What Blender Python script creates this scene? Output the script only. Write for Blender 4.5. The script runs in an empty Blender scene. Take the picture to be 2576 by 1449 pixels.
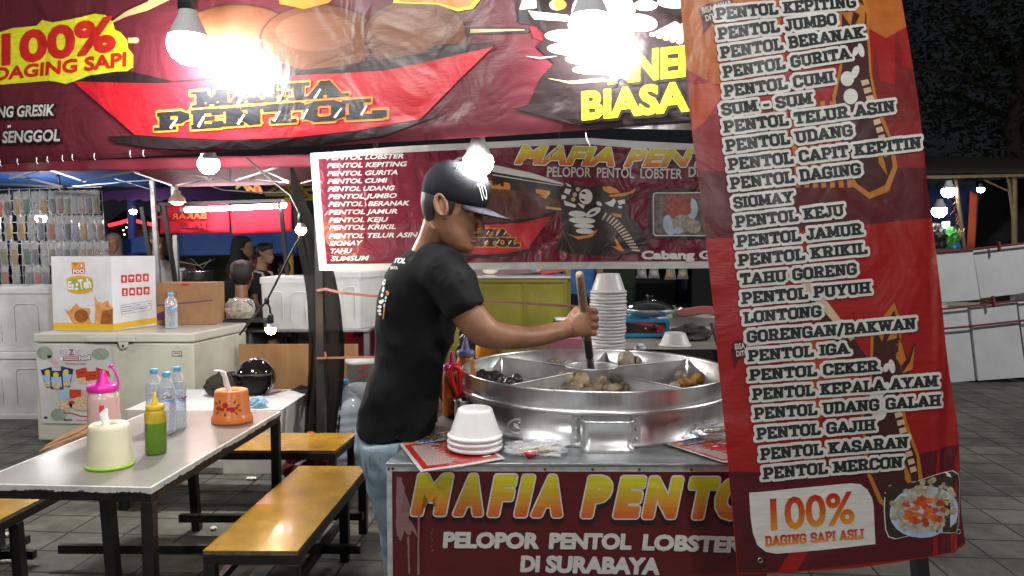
import bpy, bmesh, math, random
from math import sin, cos, pi, radians, sqrt, atan2, hypot
from mathutils import Vector as V, Matrix, noise
from mathutils.geometry import tessellate_polygon
R = random.Random(11)
C = bpy.context.scene.collection
SC = bpy.context.scene
# ------------------------------------------------------------------ camera, world, exposure
FPX, CX, CY, HOR, EYE = 1860.0, 1288.0, 724.5, 620.0, 1.5
PITCH = math.atan((CY - HOR) / FPX)
cam_d = bpy.data.cameras.new('camera'); cam_d.lens = FPX / 2576 * 36; cam_d.sensor_width = 36
cam_d.clip_start = 0.05; cam_d.clip_end = 400
cam = bpy.data.objects.new('camera', cam_d); C.objects.link(cam)
cam.location = (0, 0, EYE); cam.rotation_euler = (pi / 2 - PITCH, 0, 0)
SC.camera = cam
w = bpy.data.worlds.new('World'); SC.world = w; w.use_nodes = True
w.node_tree.nodes['Background'].inputs[0].default_value = (0.75, 0.85, 1.0, 1)
w.node_tree.nodes['Background'].inputs[1].default_value = 0.012
SC.view_settings.view_transform = 'Standard'; SC.view_settings.look = 'None'
SC.view_settings.exposure = 0.0; SC.view_settings.gamma = 1.0
SC.cycles.use_denoising = True
SC.cycles.max_bounces = 7; SC.cycles.diffuse_bounces = 3; SC.cycles.glossy_bounces = 3
SC.cycles.transmission_bounces = 6; SC.cycles.transparent_max_bounces = 16
SC.cycles.sample_clamp_indirect = 4.0
SC.cycles.caustics_reflective = False; SC.cycles.caustics_refractive = False
BULB = 420.0     # radiance of the white stall bulbs

# photo measurements -> points in the place (pixels of the 2576-wide photo)
def ray(px, py):
    xc = (px - CX) / FPX; yc = (CY - py) / FPX
    return V((xc, cos(PITCH) + yc * sin(PITCH), -sin(PITCH) + yc * cos(PITCH)))
def at(px, py, Y):
    d = ray(px, py); return V((0, 0, EYE)) + d * (Y / d.y)
def atz(px, py, Z):
    d = ray(px, py); return V((0, 0, EYE)) + d * ((Z - EYE) / d.z)

# ------------------------------------------------------------------ materials
def _nt(name):
    m = bpy.data.materials.new(name); m.use_nodes = True
    nt = m.node_tree; b = nt.nodes['Principled BSDF']
    return m, nt, b
def _pos(nt, scale=(1, 1, 1), obj=False):
    if obj:
        g = nt.nodes.new('ShaderNodeTexCoord'); out = g.outputs['Object']
    else:
        g = nt.nodes.new('ShaderNodeNewGeometry'); out = g.outputs['Position']
    mp = nt.nodes.new('ShaderNodeMapping'); mp.inputs['Scale'].default_value = scale
    nt.links.new(out, mp.inputs[0]); return mp.outputs[0]
def _noise(nt, vec, scale, detail=4, rough=0.55, dist=0.0):
    n = nt.nodes.new('ShaderNodeTexNoise'); n.inputs['Scale'].default_value = scale
    n.inputs['Detail'].default_value = detail; n.inputs['Roughness'].default_value = rough
    n.inputs['Distortion'].default_value = dist
    nt.links.new(vec, n.inputs['Vector']); return n.outputs['Fac']
def _ramp(nt, fac, stops):
    r = nt.nodes.new('ShaderNodeValToRGB'); e = r.color_ramp.elements
    while len(e) < len(stops): e.new(0.5)
    for el, (p, c) in zip(e, stops):
        el.position = p; el.color = (*c, 1) if len(c) == 3 else c
    nt.links.new(fac, r.inputs[0]); return r.outputs[0]
def _bump(nt, b, hs, strength, dist=0.01, prev=None):
    bp = nt.nodes.new('ShaderNodeBump'); bp.inputs['Strength'].default_value = strength
    bp.inputs['Distance'].default_value = dist
    nt.links.new(hs, bp.inputs['Height'])
    if prev is not None: nt.links.new(prev, bp.inputs['Normal'])
    nt.links.new(bp.outputs[0], b.inputs['Normal']); return bp.outputs[0]
MC = {}
def M(name, col, rough=0.5, metal=0.0, spec=0.5, var=0.0, vs=8.0, col2=None, bump=0.0, bs=60.0, coat=0.0,
      stretch=(1, 1, 1), obj=False, rvar=0.0, sheen=0.0, trans=0.0, ior=1.45, sss=0.0):
    if name in MC: return MC[name]
    m, nt, b = _nt(name)
    b.inputs['Base Color'].default_value = (*col, 1); b.inputs['Roughness'].default_value = rough
    b.inputs['Metallic'].default_value = metal; b.inputs['Specular IOR Level'].default_value = spec
    b.inputs['Coat Weight'].default_value = coat; b.inputs['Coat Roughness'].default_value = 0.08
    b.inputs['Sheen Weight'].default_value = sheen
    b.inputs['Transmission Weight'].default_value = trans; b.inputs['IOR'].default_value = ior
    if sss:
        b.inputs['Subsurface Weight'].default_value = sss; b.inputs['Subsurface Radius'].default_value = (0.012, 0.004, 0.002)
        b.inputs['Subsurface Scale'].default_value = 1.0
    if var or rvar or bump: p = _pos(nt, stretch, obj)
    if var:
        f = _noise(nt, p, vs, 6, 0.62)
        c2 = col2 or tuple(max(0, c * (1 - var)) for c in col)
        nt.links.new(_ramp(nt, f, [(0.36, c2), (0.62, col)]), b.inputs['Base Color'])
    if rvar:
        f2 = _noise(nt, p, vs * 2.3, 5)
        mr = nt.nodes.new('ShaderNodeMapRange'); mr.inputs[3].default_value = max(0.02, rough - rvar); mr.inputs[4].default_value = rough + rvar
        nt.links.new(f2, mr.inputs[0]); nt.links.new(mr.outputs[0], b.inputs['Roughness'])
    if bump: _bump(nt, b, _noise(nt, p, bs, 3), bump, 0.004)
    MC[name] = m; return m
def emis(name, col, s):
    if name in MC: return MC[name]
    m, nt, b = _nt(name)
    b.inputs['Base Color'].default_value = (*col, 1); b.inputs['Emission Color'].default_value = (*col, 1)
    b.inputs['Emission Strength'].default_value = s
    MC[name] = m; return m
def film(name, col=(0.95, 0.97, 1), clear=0.8, rough=0.12, bump=0.0, bs=40.0, stretch=(1, 1, 1), gl=1.0):
    """thin clear plastic: mostly see-through, shiny where it faces a lamp"""
    if name in MC: return MC[name]
    m, nt, b = _nt(name)
    b.inputs['Base Color'].default_value = (*[c * 0.8 for c in col], 1); b.inputs['Roughness'].default_value = rough
    b.inputs['Specular IOR Level'].default_value = min(1.0, gl); b.inputs['Coat Weight'].default_value = 0.6; b.inputs['Coat Roughness'].default_value = 0.06
    t = nt.nodes.new('ShaderNodeBsdfTransparent'); t.inputs[0].default_value = (*col, 1)
    mx = nt.nodes.new('ShaderNodeMixShader'); lw = nt.nodes.new('ShaderNodeLayerWeight'); lw.inputs[0].default_value = 0.35
    mr = nt.nodes.new('ShaderNodeMapRange'); mr.inputs[3].default_value = 1 - clear; mr.inputs[4].default_value = 0.95
    nt.links.new(lw.outputs['Facing'], mr.inputs[0]); nt.links.new(mr.outputs[0], mx.inputs[0])
    nt.links.new(t.outputs[0], mx.inputs[1]); nt.links.new(b.outputs[0], mx.inputs[2])
    if bump: _bump(nt, b, _noise(nt, _pos(nt, stretch), bs, 3), bump, 0.01)
    nt.links.new(mx.outputs[0], nt.nodes['Material Output'].inputs[0])
    MC[name] = m; return m
def vinyl(name, col, rough=0.34, wr=0.35, grad=None, glow=0.0, spec=0.5, ws=5.0):
    """printed tarpaulin: woven grain, long soft creases, patchy shine; grad = stops along the print's own height"""
    if name in MC: return MC[name]
    m, nt, b = _nt(name)
    b.inputs['Specular IOR Level'].default_value = spec
    p = _pos(nt)
    n1 = _noise(nt, _pos(nt, (3, 3, 1)), 1.4, 5)
    mr = nt.nodes.new('ShaderNodeMapRange'); mr.inputs[3].default_value = rough - 0.1; mr.inputs[4].default_value = rough + 0.16
    nt.links.new(n1, mr.inputs[0]); nt.links.new(mr.outputs[0], b.inputs['Roughness'])
    if grad:
        tc = nt.nodes.new('ShaderNodeTexCoord'); sx = nt.nodes.new('ShaderNodeSeparateXYZ')
        nt.links.new(tc.outputs['UV'], sx.inputs[0])
        base = _ramp(nt, sx.outputs[1], grad)
    else:
        rgb = nt.nodes.new('ShaderNodeRGB'); rgb.outputs[0].default_value = (*col, 1); base = rgb.outputs[0]
    mixn = nt.nodes.new('ShaderNodeMix'); mixn.data_type = 'RGBA'; mixn.blend_type = 'MULTIPLY'; mixn.inputs[0].default_value = 0.5
    tone = _ramp(nt, _noise(nt, _pos(nt, (1, 1, 14)), 9, 4), [(0.3, (0.6, 0.6, 0.6)), (0.7, (1, 1, 1))])
    nt.links.new(base, mixn.inputs[6]); nt.links.new(tone, mixn.inputs[7]); nt.links.new(mixn.outputs[2], b.inputs['Base Color'])
    h = _bump(nt, b, _noise(nt, _pos(nt, (1, 1, 9)), 30, 3), 0.25, 0.002)
    h = _bump(nt, b, _noise(nt, p, ws, 3, 0.5, 0.8), wr, 0.05, h)
    _bump(nt, b, _noise(nt, p, 240, 2), 0.12, 0.001, h)
    MC[name] = m; return m

# ------------------------------------------------------------------ mesh building
class MB:
    def __init__(s): s.v = []; s.f = []; s.m = []; s.sm = []; s.uv = []; s.has_uv = False
    def add(s, vs, fs, m=0, smooth=False, uvs=None):
        o = len(s.v); s.v += [tuple(x) for x in vs]
        s.uv += list(uvs) if uvs else [(0, 0)] * len(vs)
        if uvs: s.has_uv = True
        for f in fs: s.f.append([o + i for i in f]); s.m.append(m); s.sm.append(smooth)
        return s
    def obox(s, c, ax, ay, az, m=0):
        c, ax, ay, az = V(c), V(ax), V(ay), V(az)
        vs = [c + ax * i + ay * j + az * k for i in (-1, 1) for j in (-1, 1) for k in (-1, 1)]
        fs = [(0, 1, 3, 2), (4, 6, 7, 5), (0, 4, 5, 1), (2, 3, 7, 6), (0, 2, 6, 4), (1, 5, 7, 3)]
        if ax.cross(ay).dot(az) < 0: fs = [f[::-1] for f in fs]
        return s.add(vs, fs, m)
    def box(s, x0, x1, y0, y1, z0, z1, m=0):
        return s.obox(((x0 + x1) / 2, (y0 + y1) / 2, (z0 + z1) / 2), ((x1 - x0) / 2, 0, 0), (0, (y1 - y0) / 2, 0), (0, 0, (z1 - z0) / 2), m)
    def bar(s, a, b, wx, wz=None, m=0, up=(0, 0, 1)):
        a, b = V(a), V(b); d = (b - a); u = V(up)
        if abs(d.normalized().dot(u)) > 0.95: u = V((1, 0, 0))
        sd = d.cross(u).normalized(); u2 = sd.cross(d).normalized()
        return s.obox((a + b) / 2, d / 2, sd * wx / 2, u2 * (wz or wx) / 2, m)
    def loft(s, rings, m=0, cap=True, smooth=True, closed=True):
        n = len(rings[0]); vs = [p for r in rings for p in r]; fs = []
        for i in range(len(rings) - 1):
            for j in range(n if closed else n - 1):
                k = (j + 1) % n
                fs.append((i * n + j, i * n + k, (i + 1) * n + k, (i + 1) * n + j))
        s.add(vs, fs, m, smooth)
        if cap:
            s.add(rings[0], [tuple(range(n))[::-1]], m, False); s.add(rings[-1], [tuple(range(n))], m, False)
        return s
    def tube(s, pts, r, n=8, m=0, cap=True, flat=1.0):
        pts = [V(p) for p in pts]; k = len(pts)
        rs = list(r) if isinstance(r, (list, tuple)) else [r] * k
        rings = []; pu = None
        for i, p in enumerate(pts):
            d = (pts[min(i + 1, k - 1)] - pts[max(i - 1, 0)]).normalized()
            if pu is None:
                pu = V((0, 0, 1)) if abs(d.z) < 0.9 else V((1, 0, 0))
            a = d.cross(pu).normalized(); b = a.cross(d).normalized(); pu = b
            rings.append([p + a * cos(2 * pi * j / n) * rs[i] + b * sin(2 * pi * j / n) * rs[i] * flat for j in range(n)])
        return s.loft(rings, m, cap)
    def lathe(s, prof, c=(0, 0, 0), n=24, m=0, cap=False, sx=1.0, sy=1.0, ripple=None):
        c = V(c); rings = []
        for (r, z) in prof:
            rr = [r * (1 + (ripple(2 * pi * j / n, z) if ripple else 0)) for j in range(n)]
            rings.append([c + V((rr[j] * cos(2 * pi * j / n) * sx, rr[j] * sin(2 * pi * j / n) * sy, z)) for j in range(n)])
        return s.loft(rings, m, cap)
    def ell(s, c, rx, ry, rz, m=0, n=14, rot=None, jit=0.0, seed=0):
        c = V(c); rings = []; h = n // 2 + 2
        for i in range(h + 1):
            t = -pi / 2 + pi * i / h; ring = []
            for j in range(n):
                d = V((cos(t) * cos(2 * pi * j / n), cos(t) * sin(2 * pi * j / n), sin(t)))
                k = 1 + jit * noise.noise(d * 2.2 + V((seed * 7.3, seed, 0))) if jit else 1
                p = V((d.x * rx * k, d.y * ry * k, d.z * rz * k))
                if rot: p = rot @ p
                ring.append(c + p)
            rings.append(ring)
        return s.loft(rings, m, False)
    def prism(s, pts, dv, m=0):
        pts = [V(p) for p in pts]; n = len(pts); dv = V(dv)
        s.add(pts + [p + dv for p in pts], [tuple(range(n))[::-1], tuple(range(n, 2 * n))] + [(i, (i + 1) % n, n + (i + 1) % n, n + i) for i in range(n)], m)
        return s
    def grid(s, fn, nu, nv, m=0, smooth=True, uv=False):
        vs = [fn(i / nu, j / nv) for i in range(nu + 1) for j in range(nv + 1)]
        uvs = [(i / nu, j / nv) for i in range(nu + 1) for j in range(nv + 1)] if uv else None
        fs = [(i * (nv + 1) + j, (i + 1) * (nv + 1) + j, (i + 1) * (nv + 1) + j + 1, i * (nv + 1) + j + 1) for i in range(nu) for j in range(nv)]
        return s.add(vs, fs, m, smooth, uvs)
    def build(s, name, mats, parent=None, local=False, bevel=0.0, seg=2, solid=0.0, remesh=0.0, smooth_it=0, sub=0):
        me = bpy.data.meshes.new(name)
        off = V((0, 0, 0)) if (local or parent is None) else root_loc(parent)
        me.from_pydata([tuple(V(x) - off) for x in s.v], [], s.f)
        if not isinstance(mats, (list, tuple)): mats = [mats]
        for m in mats: me.materials.append(m)
        me.polygons.foreach_set('material_index', s.m); me.polygons.foreach_set('use_smooth', s.sm)
        if s.has_uv:
            ul = me.uv_layers.new(name='UVMap')
            for l in me.loops: ul.data[l.index].uv = s.uv[l.vertex_index]
        me.update()
        o = bpy.data.objects.new(name, me); C.objects.link(o)
        if parent is not None: o.parent = parent
        if remesh:
            md = o.modifiers.new('merge', 'REMESH'); md.mode = 'VOXEL'; md.voxel_size = remesh; md.use_smooth_shade = True
            if smooth_it:
                sm = o.modifiers.new('soft', 'SMOOTH'); sm.iterations = smooth_it; sm.factor = 0.5
            bake(o)
        if sub:
            md = o.modifiers.new('sub', 'SUBSURF'); md.levels = sub; md.render_levels = sub
        if bevel:
            md = o.modifiers.new('edge', 'BEVEL'); md.width = bevel; md.segments = seg; md.limit_method = 'ANGLE'; md.angle_limit = radians(40)
            md.harden_normals = False
        if solid:
            md = o.modifiers.new('thick', 'SOLIDIFY'); md.thickness = solid; md.offset = 0
        return o
def bake(o):
    dg = bpy.context.evaluated_depsgraph_get(); dg.update()
    me = bpy.data.meshes.new_from_object(o.evaluated_get(dg)); o.modifiers.clear(); o.data = me
def root_loc(o):
    l = V((0, 0, 0))
    while o is not None: l = l + o.location; o = o.parent
    return l
def tag(o, label, cat, group=None, kind=None):
    o['label'] = label; o['category'] = cat
    if group: o['group'] = group
    if kind: o['kind'] = kind
    return o
def thing(name, label, cat, loc=(0, 0, 0), group=None, rz=0.0):
    o = bpy.data.objects.new(name, None); C.objects.link(o); o.empty_display_size = 0.05
    o.location = loc; o.rotation_euler = (0, 0, rz)
    return tag(o, label, cat, group)
def struct(o): o['kind'] = 'structure'; return o
def dup(root, loc=None, rz=None, label=None, group=None):
    def cp(o, par):
        c = o.copy(); C.objects.link(c)
        if par is not None: c.parent = par
        for ch in o.children: cp(ch, c)
        return c
    r = cp(root, None)
    if loc is not None: r.location = loc
    if rz is not None: r.rotation_euler[2] = rz
    if label: r['label'] = label
    if group: r['group'] = group
    return r
def sellipse(cx, cy, z, rx, ry, n=20, e=2.0, rot=0.0):
    out = []
    for j in range(n):
        t = 2 * pi * j / n; c, s_ = cos(t), sin(t)
        x = rx * (abs(c) ** (2 / e)) * (1 if c >= 0 else -1); y = ry * (abs(s_) ** (2 / e)) * (1 if s_ >= 0 else -1)
        out.append(V((cx + x * cos(rot) - y * sin(rot), cy + x * sin(rot) + y * cos(rot), z)))
    return out

# ------------------------------------------------------------------ print on flat surfaces
class Pl:
    """a hung sheet: origin, two unit directions, normal towards the viewer, and a gentle real warp"""
    def __init__(s, O, U, W=None, warp=None):
        s.O = V(O); s.U = V(U).normalized(); s.W = V(W or (0, 0, 1))
        s.W = (s.W - s.U * s.W.dot(s.U)).normalized(); s.N = s.U.cross(s.W).normalized()
        if (V((0, 0, EYE)) - s.O).dot(s.N) < 0: s.N = -s.N
        s.warp = warp
    def uv(s, px, py):
        d = ray(px, py); c = V((0, 0, EYE)); t = (s.O - c).dot(s.N) / d.dot(s.N); q = c + d * t - s.O
        return (q.dot(s.U), q.dot(s.W))
    def P(s, u, v, lift=0.0):
        k = lift + (s.warp(u, v) if s.warp else 0)
        return s.O + s.U * u + s.W * v + s.N * k
_TC = {}
def text2d(body, bold=0.0, shear=0.0, res=3):
    key = (body, bold, shear, res)
    if key in _TC: return _TC[key]
    cu = bpy.data.curves.new('lettering', 'FONT'); cu.body = body; cu.size = 1.0; cu.offset = bold; cu.shear = shear; cu.resolution_u = res
    cu.fill_mode = 'FRONT'
    o = bpy.data.objects.new('lettering', cu); C.objects.link(o)
    dg = bpy.context.evaluated_depsgraph_get(); dg.update()
    me = bpy.data.meshes.new_from_object(o.evaluated_get(dg))
    vs = [(v.co.x, v.co.y) for v in me.vertices]; fs = [tuple(p.vertices) for p in me.polygons]
    bpy.data.objects.remove(o); bpy.data.meshes.remove(me); bpy.data.curves.remove(cu)
    _TC[key] = (vs, fs); return vs, fs
CAP = None
def capheight():
    global CAP
    if CAP is None:
        vs, _ = text2d('H'); CAP = max(y for x, y in vs)
    return CAP
# slab-serif block capitals: strokes on a grid of cap height 1
_s = 0.10
def _o(x0, x1, y0=0.0, y1=1.0, c=0.2):
    return [(x0 + c, y0), (x1 - c, y0), (x1, y0 + c), (x1, y1 - c), (x1 - c, y1), (x0 + c, y1), (x0, y1 - c), (x0, y0 + c), (x0 + c, y0)]
SL = {  # width, strokes (polylines on stroke centre lines), serifs (x, y)
 'A': (.78, [[(.1, .08), (.39, .92), (.68, .08)], [(.2, .32), (.58, .32)]], [(.1, 0), (.68, 0)]),
 'B': (.7, [[(.16, .08), (.16, .92)], [(.06, .92), (.46, .92), (.58, .8), (.58, .64), (.46, .53), (.16, .53)], [(.46, .53), (.6, .42), (.6, .2), (.48, .08), (.06, .08)]], []),
 'C': (.66, [[(.58, .3), (.58, .2), (.46, .08), (.22, .08), (.1, .2), (.1, .8), (.22, .92), (.46, .92), (.58, .8), (.58, .68)]], []),
 'D': (.7, [[(.16, .08), (.16, .92)], [(.06, .92), (.46, .92), (.6, .78), (.6, .22), (.46, .08), (.06, .08)]], []),
 'E': (.64, [[(.16, .08), (.16, .92)], [(.06, .92), (.56, .92), (.56, .74)], [(.16, .5), (.44, .5)], [(.06, .08), (.56, .08), (.56, .26)]], []),
 'F': (.62, [[(.16, .08), (.16, .92)], [(.06, .92), (.56, .92), (.56, .74)], [(.16, .5), (.44, .5)]], [(.16, 0)]),
 'G': (.7, [[(.6, .7), (.6, .8), (.48, .92), (.22, .92), (.1, .8), (.1, .2), (.22, .08), (.48, .08), (.6, .2), (.6, .46), (.38, .46)]], []),
 'H': (.76, [[(.16, .08), (.16, .92)], [(.6, .08), (.6, .92)], [(.16, .5), (.6, .5)]], [(.16, 0), (.6, 0), (.16, 1), (.6, 1)]),
 'I': (.34, [[(.17, .08), (.17, .92)]], [(.17, 0), (.17, 1)]),
 'J': (.54, [[(.38, .92), (.38, .2), (.27, .08), (.16, .08), (.08, .18), (.08, .32)]], [(.38, 1)]),
 'K': (.74, [[(.16, .08), (.16, .92)], [(.58, .92), (.24, .48)], [(.26, .56), (.6, .08)]], [(.16, 0), (.6, 0), (.16, 1), (.57, 1)]),
 'L': (.62, [[(.16, .08), (.16, .92)], [(.06, .08), (.56, .08), (.56, .3)]], [(.16, 1)]),
 'M': (.9, [[(.14, .08), (.16, .92), (.45, .22), (.74, .92), (.76, .08)]], [(.14, 0), (.76, 0), (.12, 1), (.78, 1)]),
 'N': (.78, [[(.16, .08), (.16, .92), (.6, .08), (.6, .92)]], [(.16, 0), (.1, 1), (.6, 1)]),
 'O': (.7, [_o(.1, .6, .08, .92, .13)], []),
 'P': (.68, [[(.16, .08), (.16, .92)], [(.06, .92), (.46, .92), (.58, .8), (.58, .6), (.46, .46), (.16, .46)]], [(.16, 0)]),
 'R': (.74, [[(.16, .08), (.16, .92)], [(.06, .92), (.46, .92), (.58, .8), (.58, .62), (.46, .5), (.16, .5)], [(.4, .5), (.6, .08)]], [(.16, 0), (.62, 0)]),
 'S': (.64, [[(.56, .7), (.56, .8), (.44, .92), (.2, .92), (.1, .82), (.1, .64), (.2, .54), (.46, .47), (.56, .37), (.56, .2), (.44, .08), (.2, .08), (.09, .2), (.09, .3)]], []),
 'T': (.68, [[(.34, .08), (.34, .92)], [(.08, .72), (.08, .92), (.6, .92), (.6, .72)]], [(.34, 0)]),
 'U': (.74, [[(.14, .92), (.14, .2), (.26, .08), (.48, .08), (.6, .2), (.6, .92)]], [(.14, 1), (.6, 1)]),
 'W': (.98, [[(.12, .92), (.28, .1), (.49, .8), (.7, .1), (.86, .92)]], [(.12, 1), (.49, 1), (.86, 1)]),
 'Y': (.74, [[(.12, .92), (.37, .46), (.62, .92)], [(.37, .46), (.37, .08)]], [(.12, 1), (.62, 1), (.37, 0)]),
 '-': (.4, [[(.06, .42), (.34, .42)]], []), '/': (.44, [[(.06, -.05), (.38, 1.02)]], []), ' ': (.34, [], []),
}
def slab2d(body, th=0.2):
    vs, fs = [], []; x = 0.0
    def q(p): o = len(vs); vs.extend(p); fs.append(tuple(range(o, o + len(p))))
    for ch in body:
        wd, st, se = SL[ch]; h = th / 2
        for pl in st:
            for a, b in zip(pl, pl[1:]):
                d = V((b[0] - a[0], b[1] - a[1])); L = d.length; d = d / L; n = V((-d.y, d.x)); e = h * 0.55
                A = V(a) - d * e; B = V(b) + d * e
                q([(x + p.x, p.y) for p in (A - n * h, B - n * h, B + n * h, A + n * h)])
        for (sx, sy) in se:
            y0 = 0 if sy == 0 else 1 - th * 0.72
            q([(x + sx - th * .98, y0), (x + sx + th * .98, y0), (x + sx + th * .98, y0 + th * .72), (x + sx - th * .98, y0 + th * .72)])
        x += wd + 0.055
    return vs, fs, x
class Print:
    """everything printed on one sheet, gathered as one mesh a hair above it"""
    def __init__(s, pl, step=0.0): s.pl = pl; s.mb = MB(); s.mats = []; s.step = step; s.rn = random.Random(5)
    def mi(s, mat):
        if mat not in s.mats: s.mats.append(mat)
        return s.mats.index(mat)
    def raw(s, uvpts, faces, mat, layer, tex=None, jit=0.0):
        i = s.mi(mat); L = layer * 0.0005
        if jit:
            vs, fs, ts = [], [], []
            for f in faces:
                o = len(vs); z = L + s.rn.random() * jit
                vs += [s.pl.P(uvpts[k][0], uvpts[k][1], z) for k in f]; ts += [tex[k] if tex else (0, 0) for k in f]
                fs.append(tuple(range(o, o + len(f))))
            s.mb.add(vs, fs, i, False, ts)
        else:
            s.mb.add([s.pl.P(u, v, L) for u, v in uvpts], faces, i, False, tex or [(0, 0)] * len(uvpts))
    def poly(s, pxs, mat, layer=1, uv=False, grad=False):
        pts = pxs if uv else [s.pl.uv(*p) for p in pxs]
        bm = bmesh.new(); bvs = [bm.verts.new((u, v, 0)) for u, v in pts]
        try: bm.faces.new(bvs)
        except ValueError: bm.free(); return
        bmesh.ops.triangulate(bm, faces=bm.faces[:])
        if s.step:
            us = [p[0] for p in pts]; vs_ = [p[1] for p in pts]
            for ax, lo, hi in ((0, min(us), max(us)), (1, min(vs_), max(vs_))):
                k = math.floor(lo / s.step) + 1
                while k * s.step < hi:
                    co = [0, 0, 0]; co[ax] = k * s.step; no = [0, 0, 0]; no[ax] = 1
                    bmesh.ops.bisect_plane(bm, geom=bm.verts[:] + bm.edges[:] + bm.faces[:], plane_co=co, plane_no=no); k += 1
        bm.verts.index_update(); us = [(v.co.x, v.co.y) for v in bm.verts]; fs = [tuple(v.index for v in f.verts) for f in bm.faces]
        y0 = min(p[1] for p in pts); y1 = max(p[1] for p in pts)
        s.raw(us, fs, mat, layer, [(0, (p[1] - y0) / max(1e-6, y1 - y0)) for p in us]); bm.free()
    def ell(s, cx, cy, rx, ry, mat, layer=1, rot=0.0, n=22, a0=0, a1=2 * pi):
        pts = []
        for j in range(n + (0 if a1 - a0 > 6.28 else 1)):
            t = a0 + (a1 - a0) * j / n
            x = rx * cos(t); y = ry * sin(t); pts.append((cx + x * cos(rot) - y * sin(rot), cy + x * sin(rot) + y * cos(rot)))
        s.poly(pts, mat, layer)
    def line(s, pxs, wpx, mat, layer=1):
        for a, b in zip(pxs, pxs[1:]):
            d = V((b[0] - a[0], b[1] - a[1])); n = V((-d.y, d.x)).normalized() * wpx / 2
            s.poly([(a[0] + n.x, a[1] + n.y), (b[0] + n.x, b[1] + n.y), (b[0] - n.x, b[1] - n.y), (a[0] - n.x, a[1] - n.y)], mat, layer)
    def text(s, body, p0, p1, cap, mat, layer=2, outline=None, style='sans', bold=0.03, shear=0.0, shadow=None, th=0.2, arc=0.0, fat=0.0):
        """baseline from p0 to p1 in photo pixels, cap = letter height in pixels"""
        a = V(s.pl.uv(*p0)); b = V(s.pl.uv(*p1)); e = b - a; W = e.length; e = e / W
        n = V((-e.y, e.x)); 
        if s.pl.uv(p0[0], p0[1] - 10)[1] - a.y < 0: n = -n
        if n.y < 0: n = -n
        H = (V(s.pl.uv(p0[0], p0[1] - cap)) - a).length
        if style == 'slab':
            vs, fs, wd = slab2d(body, th); lo, hi, ch = 0.0, wd - 0.055, 1.0
        else:
            vs, fs = text2d(body, bold, shear); lo = min(x for x, y in vs); hi = max(x for x, y in vs); ch = capheight()
        kx = W / (hi - lo); ky = H / ch
        def mp(x, y):
            f = (x - lo) / (hi - lo)
            q = a + e * ((x - lo) * kx + (shear * y * ky * 0.0)) + n * (y * ky + arc * H * 4 * f * (1 - f)); return (q.x, q.y)
        tex = [((x - lo) / (hi - lo), y / ch) for x, y in vs]
        pts = [mp(x, y) for x, y in vs]
        if style == 'slab':
            s.raw(pts, fs, mat, layer, tex, jit=0.0003)
            if outline:
                om, r = outline; k = H / cap * r
                v2, f2, _ = slab2d(body, th)
                vs2, fs2 = [], []
                for f in f2:
                    pq = [V(mp(*v2[i])) for i in f]; c = sum(pq, V((0, 0))) / len(pq)
                    d1 = (pq[1] - pq[0]).normalized(); d2 = (pq[3] - pq[0]).normalized(); o = len(vs2)
                    # grow the stroke on every side, corners cut
                    g = [pq[0] - d1 * k - d2 * k * .4, pq[0] - d1 * k * .4 - d2 * k, pq[1] + d1 * k * .4 - d2 * k, pq[1] + d1 * k - d2 * k * .4,
                         pq[2] + d1 * k + d2 * k * .4, pq[2] + d1 * k * .4 + d2 * k, pq[3] - d1 * k * .4 + d2 * k, pq[3] - d1 * k + d2 * k * .4]
                    vs2 += [(p.x, p.y) for p in g]; fs2.append(tuple(range(o, o + 8)))
                s.raw(vs2, fs2, om, layer - 2.5, None, jit=0.0003)
            return
        s.raw(pts, fs, mat, layer, tex)
        ed = {}
        for f in fs:
            for i in range(len(f)):
                k = tuple(sorted((f[i], f[(i + 1) % len(f)]))); ed[k] = ed.get(k, 0) + 1
        bd = [k for k, c in ed.items() if c == 1]
        def halo(om, r, lay, dx=0, dy=0, tx=False):
            r = r + (0 if tx else fat); k = H / cap * r; vs2, fs2 = [], []
            sh = e * (H / cap * dx) - n * (H / cap * dy)
            for i, j in bd:
                A, B = V(pts[i]) + sh, V(pts[j]) + sh; d = B - A
                if d.length < 1e-7: continue
                d = d.normalized(); m_ = V((-d.y, d.x)); o = len(vs2)
                g = [A - d * k, A - d * k * .7 - m_ * k * .7, A - m_ * k, B - m_ * k, B + d * k * .7 - m_ * k * .7, B + d * k, B + d * k * .7 + m_ * k * .7, B + m_ * k, A + m_ * k, A - d * k * .7 + m_ * k * .7]
                vs2 += [(p.x, p.y) for p in g]; fs2.append(tuple(range(o, o + 10)))
            s.raw(vs2, fs2, om, lay, [(0, min(1, max(0, (V(q) - a).dot(n) / H))) for q in vs2] if tx else None, jit=0.0003)
            if dx or dy: s.raw([(p[0] + sh.x, p[1] + sh.y) for p in pts], fs, om, lay)
        if fat: halo(mat, fat, layer - .4, tx=True)
        if outline: halo(outline[0], outline[1], layer - 1.2)
        if shadow: halo(shadow[0], shadow[1], layer - 2.4, shadow[2], shadow[3])
    def build(s, name, parent): return s.mb.build(name, s.mats, parent)

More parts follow.
